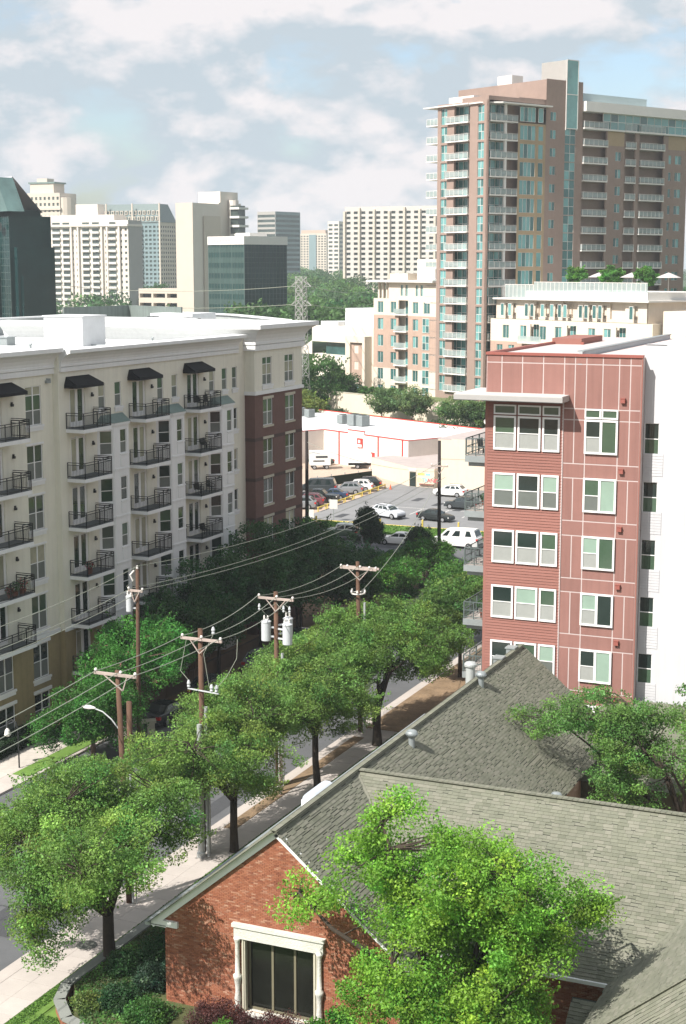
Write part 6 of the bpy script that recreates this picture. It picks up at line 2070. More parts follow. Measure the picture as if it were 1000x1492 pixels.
def shrub(label, loc, rx, ry, rz, colour, seed, n=60, per=90, leaf=0.11, name='shrub', group=None, cr=(0.25, 0.45), flower=None):
    r = np.random.default_rng(seed)
    t = thing(name, label, 'shrub', loc, 0, group)
    d = unit(r, n); d[:, 2] = np.abs(d[:, 2])
    c = d * (r.uniform(0.2, 1, n) ** 0.5)[:, None] * np.array([rx, ry, rz])
    c[:, 2] += 0.15
    q, tn = clump_leaves(c, r.uniform(cr[0], cr[1], n), per, leaf, colour, r, 0.8)
    if flower:
        k = flower[1]; fp = c[r.choice(n, k)] + unit(r, k) * 0.3 + np.array([0, 0, 0.15]); fp = np.repeat(fp, 8, axis=0) + r.normal(0, 0.05, (k * 8, 3))
        q = np.concatenate([q, leaf_quads(fp, 0.08, 0.5, None, r)]); tn = np.concatenate([tn, np.tile(flower[0], (k * 8, 1))])
    put(quads_mesh('foliage', q, tn, [leafm]), 'foliage', t)
    mb = MB()
    for i in range(5):
        b = Vector(c[i % n]); mb.tube([(0, 0, -0.1), b * 0.5, b], [0.035, 0.02, 0.01], 4)
    mb.obj('stem', bark, t)
    return t


# garden corner in front of the gable
root = put(None, 'garden_terrace', kind='structure')
mb = MB(); mb.prism([(-36.8, 30), (36, 30), (36, 53.9), (-35, 53.9), (-36.8, 53.9)], -0.05, 0.02)
mb.prism([(-36.7, 54.2), (-35.0, 51.6), (-30.5, 50.6), (-8, 50.2), (-8, 60), (-32.3, 60), (-32.3, 88), (-36.7, 66)], 0.0, 0.56)
mb.obj('soil', M('dark_garden_soil', (0.075, 0.085, 0.032), 0.95, 0.4, 3.0, 0.6), root)  # dark olive soil colour with coarse noise
mb = MB(); mb.prism([(-38, 20), (-20, 20), (-20, 50.2), (-30.7, 50.3), (-35.3, 51.1), (-37.1, 53.6), (-37.6, 53.6)], 0.02, 0.07); mb.obj('grass', lawn, root)
gwall = thing('garden_wall', 'low brick garden wall with a grey concrete cap curving round the planting bed', 'wall')
path = [(-36.95, 66), (-36.95, 54.0), (-36.4, 52.6), (-35.2, 51.35), (-33.2, 50.65), (-30.0, 50.3), (-24, 50.1)]
for i in range(len(path) - 1):
    a, b = Vector(path[i] + (0,)), Vector(path[i + 1] + (0,)); d = (b - a).normalized()
    mb = MB(); mb.beam((a.x, a.y, 0.61), (b.x + d.x * 0.05, b.y + d.y * 0.05, 0.61), 0.50, 0.10); mb.obj('cap', concrete_grey, gwall)
wbk = MB()
for i in range(len(path) - 1):
    a, b = Vector(path[i] + (0,)), Vector(path[i + 1] + (0,)); d = b - a; L2 = d.length; q = d.to_track_quat('X', 'Z').to_matrix().to_4x4()
    m4 = Matrix.Translation(a) @ q
    for rw in range(8):
        x = -(rw % 2) * 0.107
        while x < L2:
            wbk.box(max(x, 0), min(x + BL, L2), -0.17, 0.17, rw * 0.071, rw * 0.071 + 0.060, 0, m4); x += BL + MJ
wbk.obj('brick_course', house_brick, gwall, kind='stuff')
# ground cover in the bed (stuff), shrubs one by one
r = np.random.default_rng(77)
n = 16000
px_ = r.uniform(-36.6, -31.0, n); py_ = r.uniform(51.0, 66, n)
ok = (py_ > 54.2 - (px_ + 36.7) * 1.35) & (px_ < np.where(py_ > 54.0, -32.6, 0))
px_, py_ = px_[ok], py_[ok]
hgt = np.array([0.12 + 0.22 * max(0, noise.noise(Vector((a * 0.9, b * 0.9, 0)))) for a, b in zip(px_, py_)])
P_ = np.stack([px_, py_, 0.56 + hgt * r.random(len(px_))], axis=1)
nzv = np.array([noise.noise(Vector((a * 0.7 + 9, b * 0.7, 3))) for a, b in zip(px_, py_)])
tn = np.array([0.062, 0.15, 0.03])[None] * np.exp(nzv * 1.6 + r.normal(0, 0.25, len(px_)))[:, None]
put(quads_mesh('ground_cover', leaf_quads(P_, 0.13, 1.2, None, r), np.clip(tn, 0.005, 0.4), [leafm]), 'ground_cover', kind='stuff')
GD = 'shrubs in the bed before the gable'
shrub('deep green shrub at the foot of the leaning oak trunk', (-35.3, 56.2, 0.5), 0.8, 0.9, 0.7, (0.035, 0.10, 0.03), 1, group=GD)
shrub('blue-green leafy shrub against the left corner of the brick gable', (-33.3, 55.4, 0.5), 0.9, 1.2, 0.9, (0.045, 0.10, 0.055), 2, group=GD)
shrub('light green shrub in the bed, left of the burgundy hedge', (-32.0, 52.6, 0.5), 0.9, 0.8, 0.7, (0.065, 0.17, 0.035), 3, group=GD)
shrub('dark rounded shrub in the middle of the planting bed', (-33.8, 53.2, 0.5), 0.9, 0.8, 0.75, (0.03, 0.085, 0.028), 4, group=GD)
shrub('dark red clipped bush beside the left end of the brick gable', (-33.7, 58.6, 0.5), 0.75, 1.3, 1.9, (0.045, 0.030, 0.022), 5, 80, 90, group=GD)
shrub('tall mixed green bush between the gable corner and the sidewalk', (-34.0, 56.9, 0.5), 0.8, 0.9, 1.5, (0.035, 0.095, 0.03), 6, 70, 90, group=GD)
shrub('yellowish low plant in front of the planting bed wall', (-34.9, 52.6, 0.5), 0.7, 0.5, 0.4, (0.11, 0.17, 0.04), 7, 30, 70, group=GD)
shrub('burgundy hedge left half, below the carved stone window', (-28.6, 52.9, 0.55), 1.7, 0.9, 1.25, (0.115, 0.045, 0.040), 8, 100, 110, 0.08, name='burgundy_shrub')
shrub('burgundy hedge right half, below the big picture window', (-25.9, 53.0, 0.55), 1.7, 0.9, 1.15, (0.105, 0.042, 0.038), 9, 100, 110, 0.08, name='burgundy_shrub')
shrub('single light green sapling in front of the burgundy hedge', (-28.0, 51.9, 0.55), 0.35, 0.35, 1.0, (0.10, 0.24, 0.03), 10, 26, 60)
shrub('bright green bush right of the picture window, under the elm branch', (-23.4, 52.8, 0.6), 1.3, 0.9, 1.9, (0.060, 0.19, 0.022), 11, 120, 110, 0.12)
shrub('round green bush beneath the elm at the bottom edge', (-20.6, 51.9, 0.6), 1.4, 1.0, 1.5, (0.075, 0.19, 0.025), 12, 100, 110, 0.12)
# hedge along the cream facade and beds beyond
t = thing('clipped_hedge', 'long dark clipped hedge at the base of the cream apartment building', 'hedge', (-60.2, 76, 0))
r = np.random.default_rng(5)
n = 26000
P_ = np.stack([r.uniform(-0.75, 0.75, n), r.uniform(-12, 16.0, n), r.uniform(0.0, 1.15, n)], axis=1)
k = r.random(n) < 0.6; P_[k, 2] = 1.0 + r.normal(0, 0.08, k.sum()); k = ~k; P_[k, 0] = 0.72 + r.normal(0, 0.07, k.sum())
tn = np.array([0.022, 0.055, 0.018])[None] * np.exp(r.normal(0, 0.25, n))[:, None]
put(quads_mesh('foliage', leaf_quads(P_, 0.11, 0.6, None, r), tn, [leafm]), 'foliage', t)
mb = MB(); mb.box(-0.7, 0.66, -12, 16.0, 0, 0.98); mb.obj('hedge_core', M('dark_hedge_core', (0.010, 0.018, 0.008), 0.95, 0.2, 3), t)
SBD = 'shrubs by the far sidewalk corner'
for i, (x, yv, rx, ry, rz, c, lb, fl) in enumerate(((-53.6, 147.0, 1.3, 2.4, 1.1, (0.05, 0.03, 0.026), 'dark burgundy low hedge beside the black pole', None), (-52.6, 142.5, 1.2, 2.2, 1.0, (0.045, 0.12, 0.03), 'green low hedge at the foot of the black pole', None), (-52.4, 151.0, 1.2, 1.6, 0.8, (0.09, 0.045, 0.03), 'reddish shrub nearest the cross street kerb', None), (-53.4, 137.6, 1.2, 1.8, 0.9, (0.06, 0.15, 0.03), 'pale green low shrub left of the far sidewalk', None), (-52.0, 154.6, 1.6, 1.2, 0.35, (0.10, 0.16, 0.04), 'flat flowering patch by the cross street corner', ((0.6, 0.1, 0.12), 14)), (-50.2, 124.0, 1.0, 2.0, 0.7, (0.03, 0.08, 0.025), 'low dark shrub between the myrtle stems', None))):
    shrub(lb, (x, yv, 0.12), rx, ry, rz, c, 30 + i, 60, 70, 0.15, group=SBD, flower=fl)
BED = 'bushes on the verge by the parking lot'
for i, (x, yv, rz, c, lb) in enumerate(((-82.0, 170.8, 1.0, (0.03, 0.08, 0.03), 'dark shrub on the lawn left of the jeep'), (-79.6, 169.6, 0.7, (0.17, 0.15, 0.11), 'pale dry flowering bush left of the jeep'), (-77.8, 169.4, 0.8, (0.19, 0.16, 0.12), 'second pale dry bush touching the jeep'))):
    shrub(lb, (x, yv, 0.1), 1.2, 1.2, rz, c, 60 + i, 40, 70, 0.18, group=BED)
# terrace trees and walls' planting near the tower
TT = 'trees on the garden terrace below the tower'
for i, (u, v, h, s, c, z0, lb) in enumerate(((-18.0, 27.6, 6.2, 3.6, (0.10, 0.17, 0.055), 3.8, 'round pale-flecked tree on the terrace, below the pink brick wing'), (-9.4, 27.6, 7.0, 3.6, (0.14, 0.21, 0.075), 3.8, 'pale green round tree at the tower corner, right of its twin'),
                                            (1.5, 28.5, 6.0, 4.0, (0.11, 0.20, 0.06), 3.8, 'wide light green tree between tower and red building'), (8.5, 28.0, 5.4, 4.4, (0.07, 0.13, 0.035), 3.8, 'darker olive tree touching the red building canopy'), (9.0, 22.6, 6.5, 3.6, (0.035, 0.075, 0.025), 0.0, 'dark green tree just left of the red building, behind the store'),
                                            (3.5, 23.4, 5.8, 2.8, (0.055, 0.11, 0.03), 0.0, 'mid green tree behind the store roof dish'), (-26.5, 24.4, 5.4, 2.2, (0.045, 0.10, 0.035), 0.0, 'pointed dark shrub tree against the cream retaining wall'))):
    x, yv = tl(u, v - 44 - 0.0) if False else T(u, v)
    tree('terrace_tree', lb, (x, yv, z0), h, [(0, 0, h * 0.62, s, s, h * 0.34), (0.8, -0.5, h * 0.5, s * 0.8, s * 0.8, h * 0.25)], 110, 70, 0.34, c, bark_pale, TT, 70 + i, 0.13, 0.3, 1, cr=(0.7, 1.2), twigs=False, limbs=4)
for i, (u, lb) in enumerate(((17.0, 'vivid green round tree at the left of the roof terrace'), (25.2, 'vivid green round tree in the middle of the roof terrace'), (33.0, 'vivid green round tree at the right of the roof terrace'))):
    x, yv = tl(u, 6.0)
    tree('terrace_tree', lb, (x, yv, 27.4), 4.8, [(0, 0, 2.9, 2.0, 2.0, 1.7)], 60, 80, 0.32, (0.10, 0.26, 0.04), bark_pale, 'trees on the roof terrace', 85 + i, 0.1, 0.2, 1, cr=(0.4, 0.7), twigs=False, limbs=3)
for i, (u, v, c, lb) in enumerate(((-35.5, 37.5, (0.07, 0.16, 0.03), 'ball-shaped bush at the cream stone entrance'), (-32.8, 37.8, (0.06, 0.15, 0.03), 'second ball bush by the cream stone entrance'), (-27.5, 38.5, (0.08, 0.17, 0.03), 'clipped bush under the pink brick wing'))):
    x, yv = T(u, v)
    shrub(lb, (x, yv, 7.0), 1.3, 1.3, 1.5, c, 90 + i, 40, 60, 0.3, group='bushes below the brick wing')
# woods left of the terrace and trees behind, one by one where they can be told apart
WD = 'trees in the wood left of the tower'
k = 0
for (x, yv, h, s, c) in ((-124.0, 264.0, 9.0, 4.5, (0.15, 0.20, 0.04)), (-131.5, 270.0, 15.0, 6.0, (0.045, 0.11, 0.025)), (-137.0, 281.0, 17.0, 6.0, (0.060, 0.135, 0.030)), (-128.0, 282.0, 15.5, 5.5, (0.055, 0.14, 0.028)), (-125.5, 288.0, 11.0, 4.4, (0.055, 0.125, 0.03)), (-141.0, 265.0, 13.0, 5.5, (0.022, 0.055, 0.02)), (-134.0, 258.0, 10.0, 4.5, (0.020, 0.05, 0.018)), (-146.0, 296.0, 17.5, 6.0, (0.055, 0.13, 0.03)), (-130.5, 296.0, 11.5, 3.6, (0.075, 0.15, 0.035))):
    lbs = ['yellow-green low tree behind the store roof corner', 'deep green tree left of the yellow-green one, behind the store', 'tall green tree under the pylon', 'rounded green tree right of the pylon', 'green tree touching the cream stone block', 'very dark tree behind the brick block edge', 'small dark tree at the brick block edge above the store roof', 'tall tree at the left behind the pylon', 'green tree in front of the low white pavilion']
    tree('wood_tree', lbs[k], (x, yv, 0), h, [(0, 0, h * 0.62, s, s, h * 0.36), (s * 0.4, -s * 0.3, h * 0.5, s * 0.7, s * 0.7, h * 0.3), (-s * 0.4, 0, h * 0.45, s * 0.7, s * 0.7, h * 0.3)], 150, 60, 0.50, c, bark, WD, 100 + k, 0.25, 0.25, 1, cr=(0.9, 1.7), twigs=False, limbs=4)
    k += 1


def wood(name, label, gen, n, colour, seed, per=26, leaf=1.5, kind='stuff'):
    """A far wood: many crowns, each a dome of leaf clumps, in one object."""
    r = np.random.default_rng(seed)
    Q = []; TN = []
    for i in range(n):
        x, yv, z, s = gen(r)
        m = per * 9
        d = unit(r, m); d[:, 2] = np.abs(d[:, 2]) * 0.9 - 0.15
        lump = 1 + 0.22 * np.sin(d[:, 0] * 5 + i) * np.cos(d[:, 1] * 6 + i * 2)
        p = np.array([x, yv, z]) + d * (s * lump * r.uniform(0.75, 1.05, m))[:, None] * np.array([1, 1, 0.95])
        Q.append(leaf_quads(p, leaf * s / 6, 0.5, d, r))
        tone = np.exp(r.normal(0, 0.28)); hue = r.normal(0, 0.12)
        c = np.array(colour) * tone * np.array([1 + hue, 1, 1 - hue * 0.5])
        TN.append(np.tile(c, (m, 1)) * np.exp(r.normal(0, 0.22, (m, 1))))
    o = put(quads_mesh(name, np.concatenate(Q), np.clip(np.concatenate(TN), 0.004, 0.5), [leafm]), name, kind=kind)
    return o


CF = (-math.sin(R(23.6)), math.cos(R(23.6))); CR_ = (math.cos(R(23.6)), math.sin(R(23.6)))


def hz_(x, yv):
    dx_, dy_ = x - SO[0], yv - SO[1]; v = dx_ * VX + dy_ * VY
    return 0 if v < 30 else 6.9 + 7.5 * min(1, max(0, (v - 80) / 420))


def gen_a(r):
    D = 440 + 2000 * r.random() ** 2.0; sdn = r.uniform(-0.04, 0.14) - 0.03
    x = CF[0] * D + CR_[0] * D * sdn; yv = CF[1] * D + CR_[1] * D * sdn
    s = r.uniform(5, 8.5)
    return x, yv, hz_(x, yv) + s * 0.75 + (2 if D < 700 else 4.5), s


def gen_b(r):
    D = 560 + 2200 * r.random() ** 1.5; sdn = r.uniform(-0.26, 0.26)
    x = CF[0] * D + CR_[0] * D * sdn; yv = CF[1] * D + CR_[1] * D * sdn
    s = r.uniform(5, 9)
    return x, yv, hz_(x, yv) + s * 0.8, s


wood('distant_wood', '', gen_a, 420, (0.075, 0.165, 0.040), 3, per=44, leaf=1.0)
wood('distant_wood', '', gen_b, 420, (0.060, 0.135, 0.038), 4, per=20, leaf=1.2)
FT = 'trees among the far buildings'
for i, (pxs, D, h, s, c, lb) in enumerate(((-0.1514, 395, 21.5, 4.2, (0.06, 0.15, 0.035), 'round green tree left of the pair at the foot of the white block'), (-0.1385, 400, 20.0, 5.2, (0.085, 0.17, 0.05), 'wider green tree right of the pair at the foot of the white block'), (-0.118, 620, 25.0, 6.0, (0.05, 0.13, 0.03), 'tree behind the parking garage, left'), (-0.109, 625, 23, 5.6, (0.06, 0.14, 0.03), 'tree behind the parking garage, right'))):
    x = CF[0] * D + CR_[0] * D * pxs; yv = CF[1] * D + CR_[1] * D * pxs
    tree('far_tree', lb, (x, yv, 0), h, [(0, 0, h - s * 0.7, s, s, s * 0.75), (s * 0.6, 0, h - s * 1.1, s * 0.8, s * 0.8, s * 0.7)], 110, 60, 0.6, c, bark, FT, 130 + i, 0.3, 0.3, 1, cr=(0.9, 1.6), twigs=False, limbs=4)
# pots on the balconies
for i, (t, s, kind) in enumerate(POTS):
    r = np.random.default_rng(200 + i)
    n = 260
    P_ = unit(r, n) * (0.28 * s * r.random(n) ** 0.4)[:, None] + np.array([0, 0, 0.5 * s])
    c = np.tile(np.array([0.05, 0.14, 0.03]), (n, 1))
    if kind == 'red':
        c[: n // 2] = (0.42, 0.03, 0.05)
    put(quads_mesh('leaves', leaf_quads(P_, 0.11, 0.5, None, r), c, [leafm]), 'leaves', t)
# grass on the verges (stuff)
r = np.random.default_rng(9)
def grass(name, x0, x1, y0, y1, z, n, s=0.10, c=(0.10, 0.21, 0.035)):
    P_ = np.stack([r.uniform(x0, x1, n), r.uniform(y0, y1, n), z + r.uniform(0.0, 0.05, n)], axis=1)
    q = leaf_quads(P_, s, 0.0, None, r)
    tn = np.array(c)[None] * np.exp(r.normal(0, 0.3, n))[:, None]
    put(quads_mesh(name, q, tn, [leafm]), name, kind='stuff')
grass('grass', -37.86, -37.22, 44, 96, 0.11, 16000, 0.09)
grass('grass', -37.5, -35.5, 44, 52.0, 0.07, 9000, 0.09)
grass('grass', -96, -52, 169.9, 176.2, 0.12, 16000, 0.22)

# ------------------------------------------------------------------ vehicles
WHEEL = {}


def wheel_meshes(rad):
    if rad in WHEEL: return WHEEL[rad]
    a = MB(); n = 20
    pr = [(rad * 0.62, -0.11), (rad * 0.96, -0.11), (rad, -0.07), (rad, 0.07), (rad * 0.96, 0.11), (rad * 0.62, 0.11)]
    for r_, yv in pr:
        for j in range(n):
            an = 2 * PI * j / n; a.v.append((r_ * math.cos(an), yv, r_ * math.sin(an)))
    for k in range(len(pr) - 1):
        for j in range(n):
            a.f.append((k * n + j, k * n + (j + 1) % n, (k + 1) * n + (j + 1) % n, (k + 1) * n + j)); a.m.append(0)
    ty = a.mesh('tyre', tyre)
    b = MB()
    b.tube([(0, -0.09, 0), (0, 0.09, 0)], rad * 0.64, 18, 0)
    for j in range(5):
        an = 2 * PI * j / 5
        for sy in (-0.1, 0.1):
            b.beam((0, sy, 0), (rad * 0.6 * math.cos(an), sy, rad * 0.6 * math.sin(an)), 0.05, 0.03, 0)
    ri = b.mesh('rim', rim_m)
    WHEEL[rad] = (ty, ri)
    return WHEEL[rad]


# side outlines: (x, z_bottom, z_belt, z_roof or None) from the nose (x=+) to the tail; front is +x
SHAPES = {
    'sedan': dict(L=4.75, W=1.82, st=[(2.37, .38, .62), (2.25, .24, .74), (1.75, .22, .84), (1.0, .20, .95), (-1.55, .20, 1.00), (-2.15, .24, 1.02), (-2.33, .32, .95), (-2.38, .42, .80)],
                  cab=[(1.05, .94), (0.25, 1.40), (-0.95, 1.43), (-1.75, 1.00)], r=.33, wb=(1.42, -1.38)),
    'suv': dict(L=4.65, W=1.88, st=[(2.32, .42, .74), (2.22, .30, .92), (1.75, .28, 1.03), (0.95, .26, 1.10), (-1.6, .26, 1.16), (-2.15, .30, 1.14), (-2.30, .38, 1.05), (-2.33, .50, .85)],
                cab=[(1.05, 1.08), (0.40, 1.60), (-1.55, 1.64), (-2.15, 1.14)], r=.37, wb=(1.40, -1.35)),
    'van': dict(L=5.6, W=2.02, st=[(2.78, .45, .80), (2.70, .32, 1.05), (2.05, .30, 1.22), (1.55, .28, 1.32), (-2.4, .28, 1.35), (-2.72, .30, 1.34), (-2.78, .36, 1.30), (-2.80, .50, 1.1)],
                cab=[(2.02, 1.20), (1.05, 2.12), (-2.35, 2.22), (-2.72, 1.34)], r=.37, wb=(1.75, -1.75)),
    'pickup': dict(L=5.5, W=1.95, st=[(2.75, .48, .85), (2.65, .36, 1.05), (2.0, .34, 1.14), (1.1, .32, 1.18), (-2.4, .32, 1.18), (-2.65, .36, 1.18), (-2.72, .42, 1.10), (-2.75, .55, .9)],
                   cab=[(1.15, 1.16), (0.55, 1.78), (-0.75, 1.80), (-1.0, 1.18)], r=.40, wb=(1.75, -1.65)),
    'jeep': dict(L=4.3, W=1.85, st=[(2.12, .50, .95), (2.05, .42, 1.08), (1.5, .40, 1.14), (0.75, .38, 1.18), (-1.7, .38, 1.20), (-1.98, .40, 1.20), (-2.05, .45, 1.15), (-2.08, .55, 1.0)],
                 cab=[(0.72, 1.16), (0.48, 1.76), (-1.85, 1.80), (-1.98, 1.20)], r=.42, wb=(1.30, -1.30)),
}


def build_car(kind, colm, roofm=None):
    S = SHAPES[kind]; W = S['W'] / 2
    root = put(None, 'parked_car')
    # body shell: rounded cross-sections lofted nose to tail
    mb = MB(); st = S['st']
    # densify stations
    D = []
    for (a, b) in zip(st, st[1:]):
        for k in range(3):
            t = k / 3; D.append(tuple(a[i] + (b[i] - a[i]) * t for i in range(3)))
    D.append(st[-1])
    nsec = 0
    for x, zb, zt in D:
        e = 1 - 0.13 * (abs(x) / (S['L'] / 2)) ** 4
        w_ = W * e
        zm = zb + (zt - zb) * 0.55
        arch = 0.0
        for wx in S['wb']:
            dd = abs(x - wx)
            if dd < S['r'] * 1.15:
                arch = max(arch, math.sqrt(max(0, (S['r'] * 1.18) ** 2 - dd * dd)) + S['r'] - zb)
        zl = min(zb + max(0, arch), zt - 0.12)
        ring = [(-w_ * 0.80, zb if not arch else zb), (-w_ * 0.97, zl if arch else zb + 0.06), (-w_, max(zm, zl + 0.02)), (-w_ * 0.965, zt - 0.06), (-w_ * 0.90, zt), (0, zt + 0.035), (w_ * 0.90, zt), (w_ * 0.965, zt - 0.06), (w_, max(zm, zl + 0.02)), (w_ * 0.97, zl if arch else zb + 0.06), (w_ * 0.80, zb)]
        for yv, z in ring:
            mb.v.append((x, yv, z))
        nsec += 1
    n = 11
    for k in range(nsec - 1):
        for j in range(n):
            jj = (j + 1) % n
            mb.f.append((k * n + j, k * n + jj, (k + 1) * n + jj, (k + 1) * n + j)); mb.m.append(0)
    mb.f.append(tuple(range(n))); mb.m.append(0); mb.f.append(tuple((nsec - 1) * n + j for j in reversed(range(n)))); mb.m.append(0)
    mb.obj('body', colm, root, smooth=False)
    # cabin
    c = S['cab']; wt = W * 0.74; wl = W * 0.905
    tumble = (wt if kind not in ('van', 'jeep') else W * 0.84)
    p = [(c[0][0], c[0][1]), (c[1][0], c[1][1]), (c[2][0], c[2][1]), (c[3][0], c[3][1])]
    mb = MB()
    low = [(p[0][0], wl, p[0][1] - 0.05), (p[3][0], wl, p[3][1] - 0.05)]
    A = (p[0][0], wl, p[0][1] - .03); B = (p[1][0], tumble, p[1][1]); Cc_ = (p[2][0], tumble, p[2][1]); Dd = (p[3][0], wl, p[3][1] - .03)
    f_ = lambda q: (q[0], -q[1], q[2])
    mb.quad(A, B, f_(B), f_(A)); mb.quad(Cc_, Dd, f_(Dd), f_(Cc_)); mb.poly([A, Dd, Cc_, B]); mb.poly([f_(A), f_(B), f_(Cc_), f_(Dd)])
    # rounded roof
    k = len(mb.v); rr = 5
    for i in range(6):
        t = i / 5; x = B[0] + (Cc_[0] - B[0]) * t; z = B[2] + (Cc_[2] - B[2]) * t + 0.05 * math.sin(PI * t)
        for j in range(rr):
            s = -1 + 2 * j / (rr - 1); mb.v.append((x, s * tumble, z + 0.05 * (1 - s * s)))
    for i in range(5):
        for j in range(rr - 1):
            mb.f.append((k + i * rr + j, k + i * rr + j + 1, k + (i + 1) * rr + j + 1, k + (i + 1) * rr + j)); mb.m.append(0)
    mb.obj('cabin', roofm or colm, root)
    # glass: windscreen, rear window, side windows, each proud of the cabin by a few mm
    def lerp(a, b, t): return tuple(a[i] + (b[i] - a[i]) * t for i in range(3))
    def pane(q, off, nm):
        m2 = MB(); m2.poly([tuple(Vector(v) + Vector(off)) for v in q]); m2.obj(nm, car_glass, root)
    L0, R0 = A, f_(A)
    q = [lerp(lerp(A, B, .12), lerp(f_(A), f_(B), .12), .06), lerp(lerp(A, B, .92), lerp(f_(A), f_(B), .92), .07), lerp(lerp(A, B, .92), lerp(f_(A), f_(B), .92), .93), lerp(lerp(A, B, .12), lerp(f_(A), f_(B), .12), .94)]
    pane(q, (0.012, 0, 0.012), 'windscreen')
    q = [lerp(lerp(Dd, Cc_, .22), lerp(f_(Dd), f_(Cc_), .22), .08), lerp(lerp(Dd, Cc_, .90), lerp(f_(Dd), f_(Cc_), .90), .09), lerp(lerp(Dd, Cc_, .90), lerp(f_(Dd), f_(Cc_), .90), .91), lerp(lerp(Dd, Cc_, .22), lerp(f_(Dd), f_(Cc_), .22), .92)]
    pane(q, (-0.012, 0, 0.012), 'rear_window')
    for sg in (1, -1):
        def P(u, v):    # u along the side, v up
            lo = lerp(A, Dd, u); hi = lerp(B, Cc_, u); r_ = lerp(lo, hi, v); return (r_[0], sg * r_[1], r_[2])
        spans = [(.07, .46), (.50, .92)] if kind not in ('van', 'suv') else ([(.08, .38), (.41, .68), (.71, .93)] if kind == 'suv' else [(.06, .21), (.33, .55), (.70, .88)])
        if kind == 'pickup': spans = [(.08, .50), (.54, .92)]
        for a, b in spans:
            pane([P(a, .20), P(b, .20), P(b - (.03 if b < .9 else .05), .88), P(a + .03, .88)], (0, sg * 0.012, 0.004), 'side_window')
        mm = MB(); mm.box(p[0][0] - 0.35, p[0][0] - 0.20, sg * W * 0.95 - 0.09, sg * W * 0.95 + 0.09, p[0][1] + 0.02, p[0][1] + 0.17); mm.obj('mirror', colm, root)
        x0, zb, zt = st[1]
        mm = MB(); mm.box(x0 - 0.12, x0 + 0.03, sg * W * 0.68 - 0.2, sg * W * 0.68 + 0.2, zt - 0.20, zt - 0.05); mm.obj('headlight', lamp_white, root)
        x0, zb, zt = st[-2]
        mm = MB(); mm.box(x0 - 0.06, x0 + 0.16, sg * W * 0.74 - 0.16, sg * W * 0.74 + 0.16, zt - 0.26, zt - 0.04); mm.obj('tail_light', lamp_red, root)
    ty, ri = wheel_meshes(S['r'])
    for wx in S['wb']:
        for sg in (1, -1):
            o = put(None, 'wheel', root, (wx, sg * (W - 0.13), S['r'])); put(ty, 'tyre', o); put(ri, 'rim', o)
    mm = MB(); mm.box(st[-1][0] - 0.03, st[-1][0] + 0.1, -W * .85, W * .85, st[-1][1] - 0.1, st[-1][1] + 0.12); mm.box(st[0][0] - 0.1, st[0][0] + 0.02, -W * .8, W * .8, st[0][1] - 0.12, st[0][1] + 0.1)
    mm.obj('bumper', M('dark_bumper_plastic', (0.04, 0.042, 0.045), 0.6, 0.1, 3), root)
    if kind == 'pickup':
        mm = MB(); mm.box(-2.6, -1.05, -W * .8, W * .8, 1.20, 1.225); mm.obj('bed_cover', black_canvas, root)
    if kind == 'suv':
        mm = MB()
        for sg in (1, -1):
            mm.beam((0.3, sg * tumble * .9, p[1][1] + .10), (-1.5, sg * tumble * .9, p[2][1] + .09), 0.04, 0.04)
        mm.obj('roof_rail', black_metal, root)
    return root


def car(kind, colm, x, yv, heading, label, cat='car', group=None, roofm=None, name='parked_car'):
    o = build_car(kind, colm, roofm)
    o.name = name; o.location = (x, yv, 0.01); o.rotation_euler = (0, 0, R(heading)); o['label'] = label; o['category'] = cat
    if group: o['group'] = group
    return o


silver = paint('silver_car_paint', (0.50, 0.52, 0.55)); whitep = paint('white_car_paint', (0.74, 0.74, 0.72)); blackp = paint('black_car_paint', (0.014, 0.018, 0.018)); greenp = paint('dark_green_car_paint', (0.020, 0.050, 0.042))
bluep = paint('navy_car_paint', (0.030, 0.050, 0.095)); greyp = paint('grey_car_paint', (0.20, 0.21, 0.22)); maroonp = paint('wine_red_car_paint', (0.16, 0.06, 0.07)); jeepg = paint('olive_green_car_paint', (0.07, 0.11, 0.07)); darkg = paint('charcoal_car_paint', (0.035, 0.042, 0.045))
car('van', whitep, -58.1, 165.9, 180 - 3, 'white high-roof passenger van driving behind the black utility pole', 'van', name='white_van')
car('sedan', whitep, -65.0, 164.9, 180 + 3, 'white sedan half hidden by the round dark tree, ahead of the van', group='cars on the cross street')
car('jeep', jeepg, -72.6, 166.0, 180 + 2, 'olive green boxy off-roader with a white roof, beside the cone tree', 'jeep', roofm=M('white_hard_top', (0.6, 0.62, 0.6), 0.5, 0.05, 2), group='cars on the cross street')
LOT = 'cars in the parking lot'
car('suv', silver, -73.3, 182.4, -22, 'silver crossover turning alone in the open middle of the lot', group=LOT)
car('sedan', blackp, -66.9, 182.6, -8, 'black sedan behind the utility pole, near the yellow kerb', group=LOT)
car('suv', whitep, -72.3, 203.2, 178, 'white off-roader with a spare wheel parked against the cream wall', group=LOT)
car('suv', darkg, -67.0, 193.0, 176, 'dark compact car at the right of the lot, behind the balcony rail', group=LOT)
row = [('suv', greyp, -87.0, 184.6, 'grey hatchback nearest the street in the parked row by the brick corner'), ('suv', maroonp, -87.2, 187.6, 'silver-red car second in the parked row'), ('pickup', blackp, -87.0, 190.9, 'black pickup with its nose toward the lot, third in the parked row'), ('sedan', bluep, -86.6, 194.2, 'navy blue sedan in the middle of the parked row'),
       ('van', darkg, -90.6, 198.2, 'long dark green minivan behind the navy sedan'), ('suv', greyp, -86.6, 199.6, 'slate grey hatchback with bright red tail lamps in the parked row'), ('suv', whitep, -86.4, 202.8, 'white hatchback between slate and black cars in the parked row'), ('suv', blackp, -86.4, 206.0, 'black sport utility at the far end of the parked row by the yellow rail'), ('sedan', bluep, -93.5, 193.5, 'dark blue car just right of the brick block edge, behind the row')]
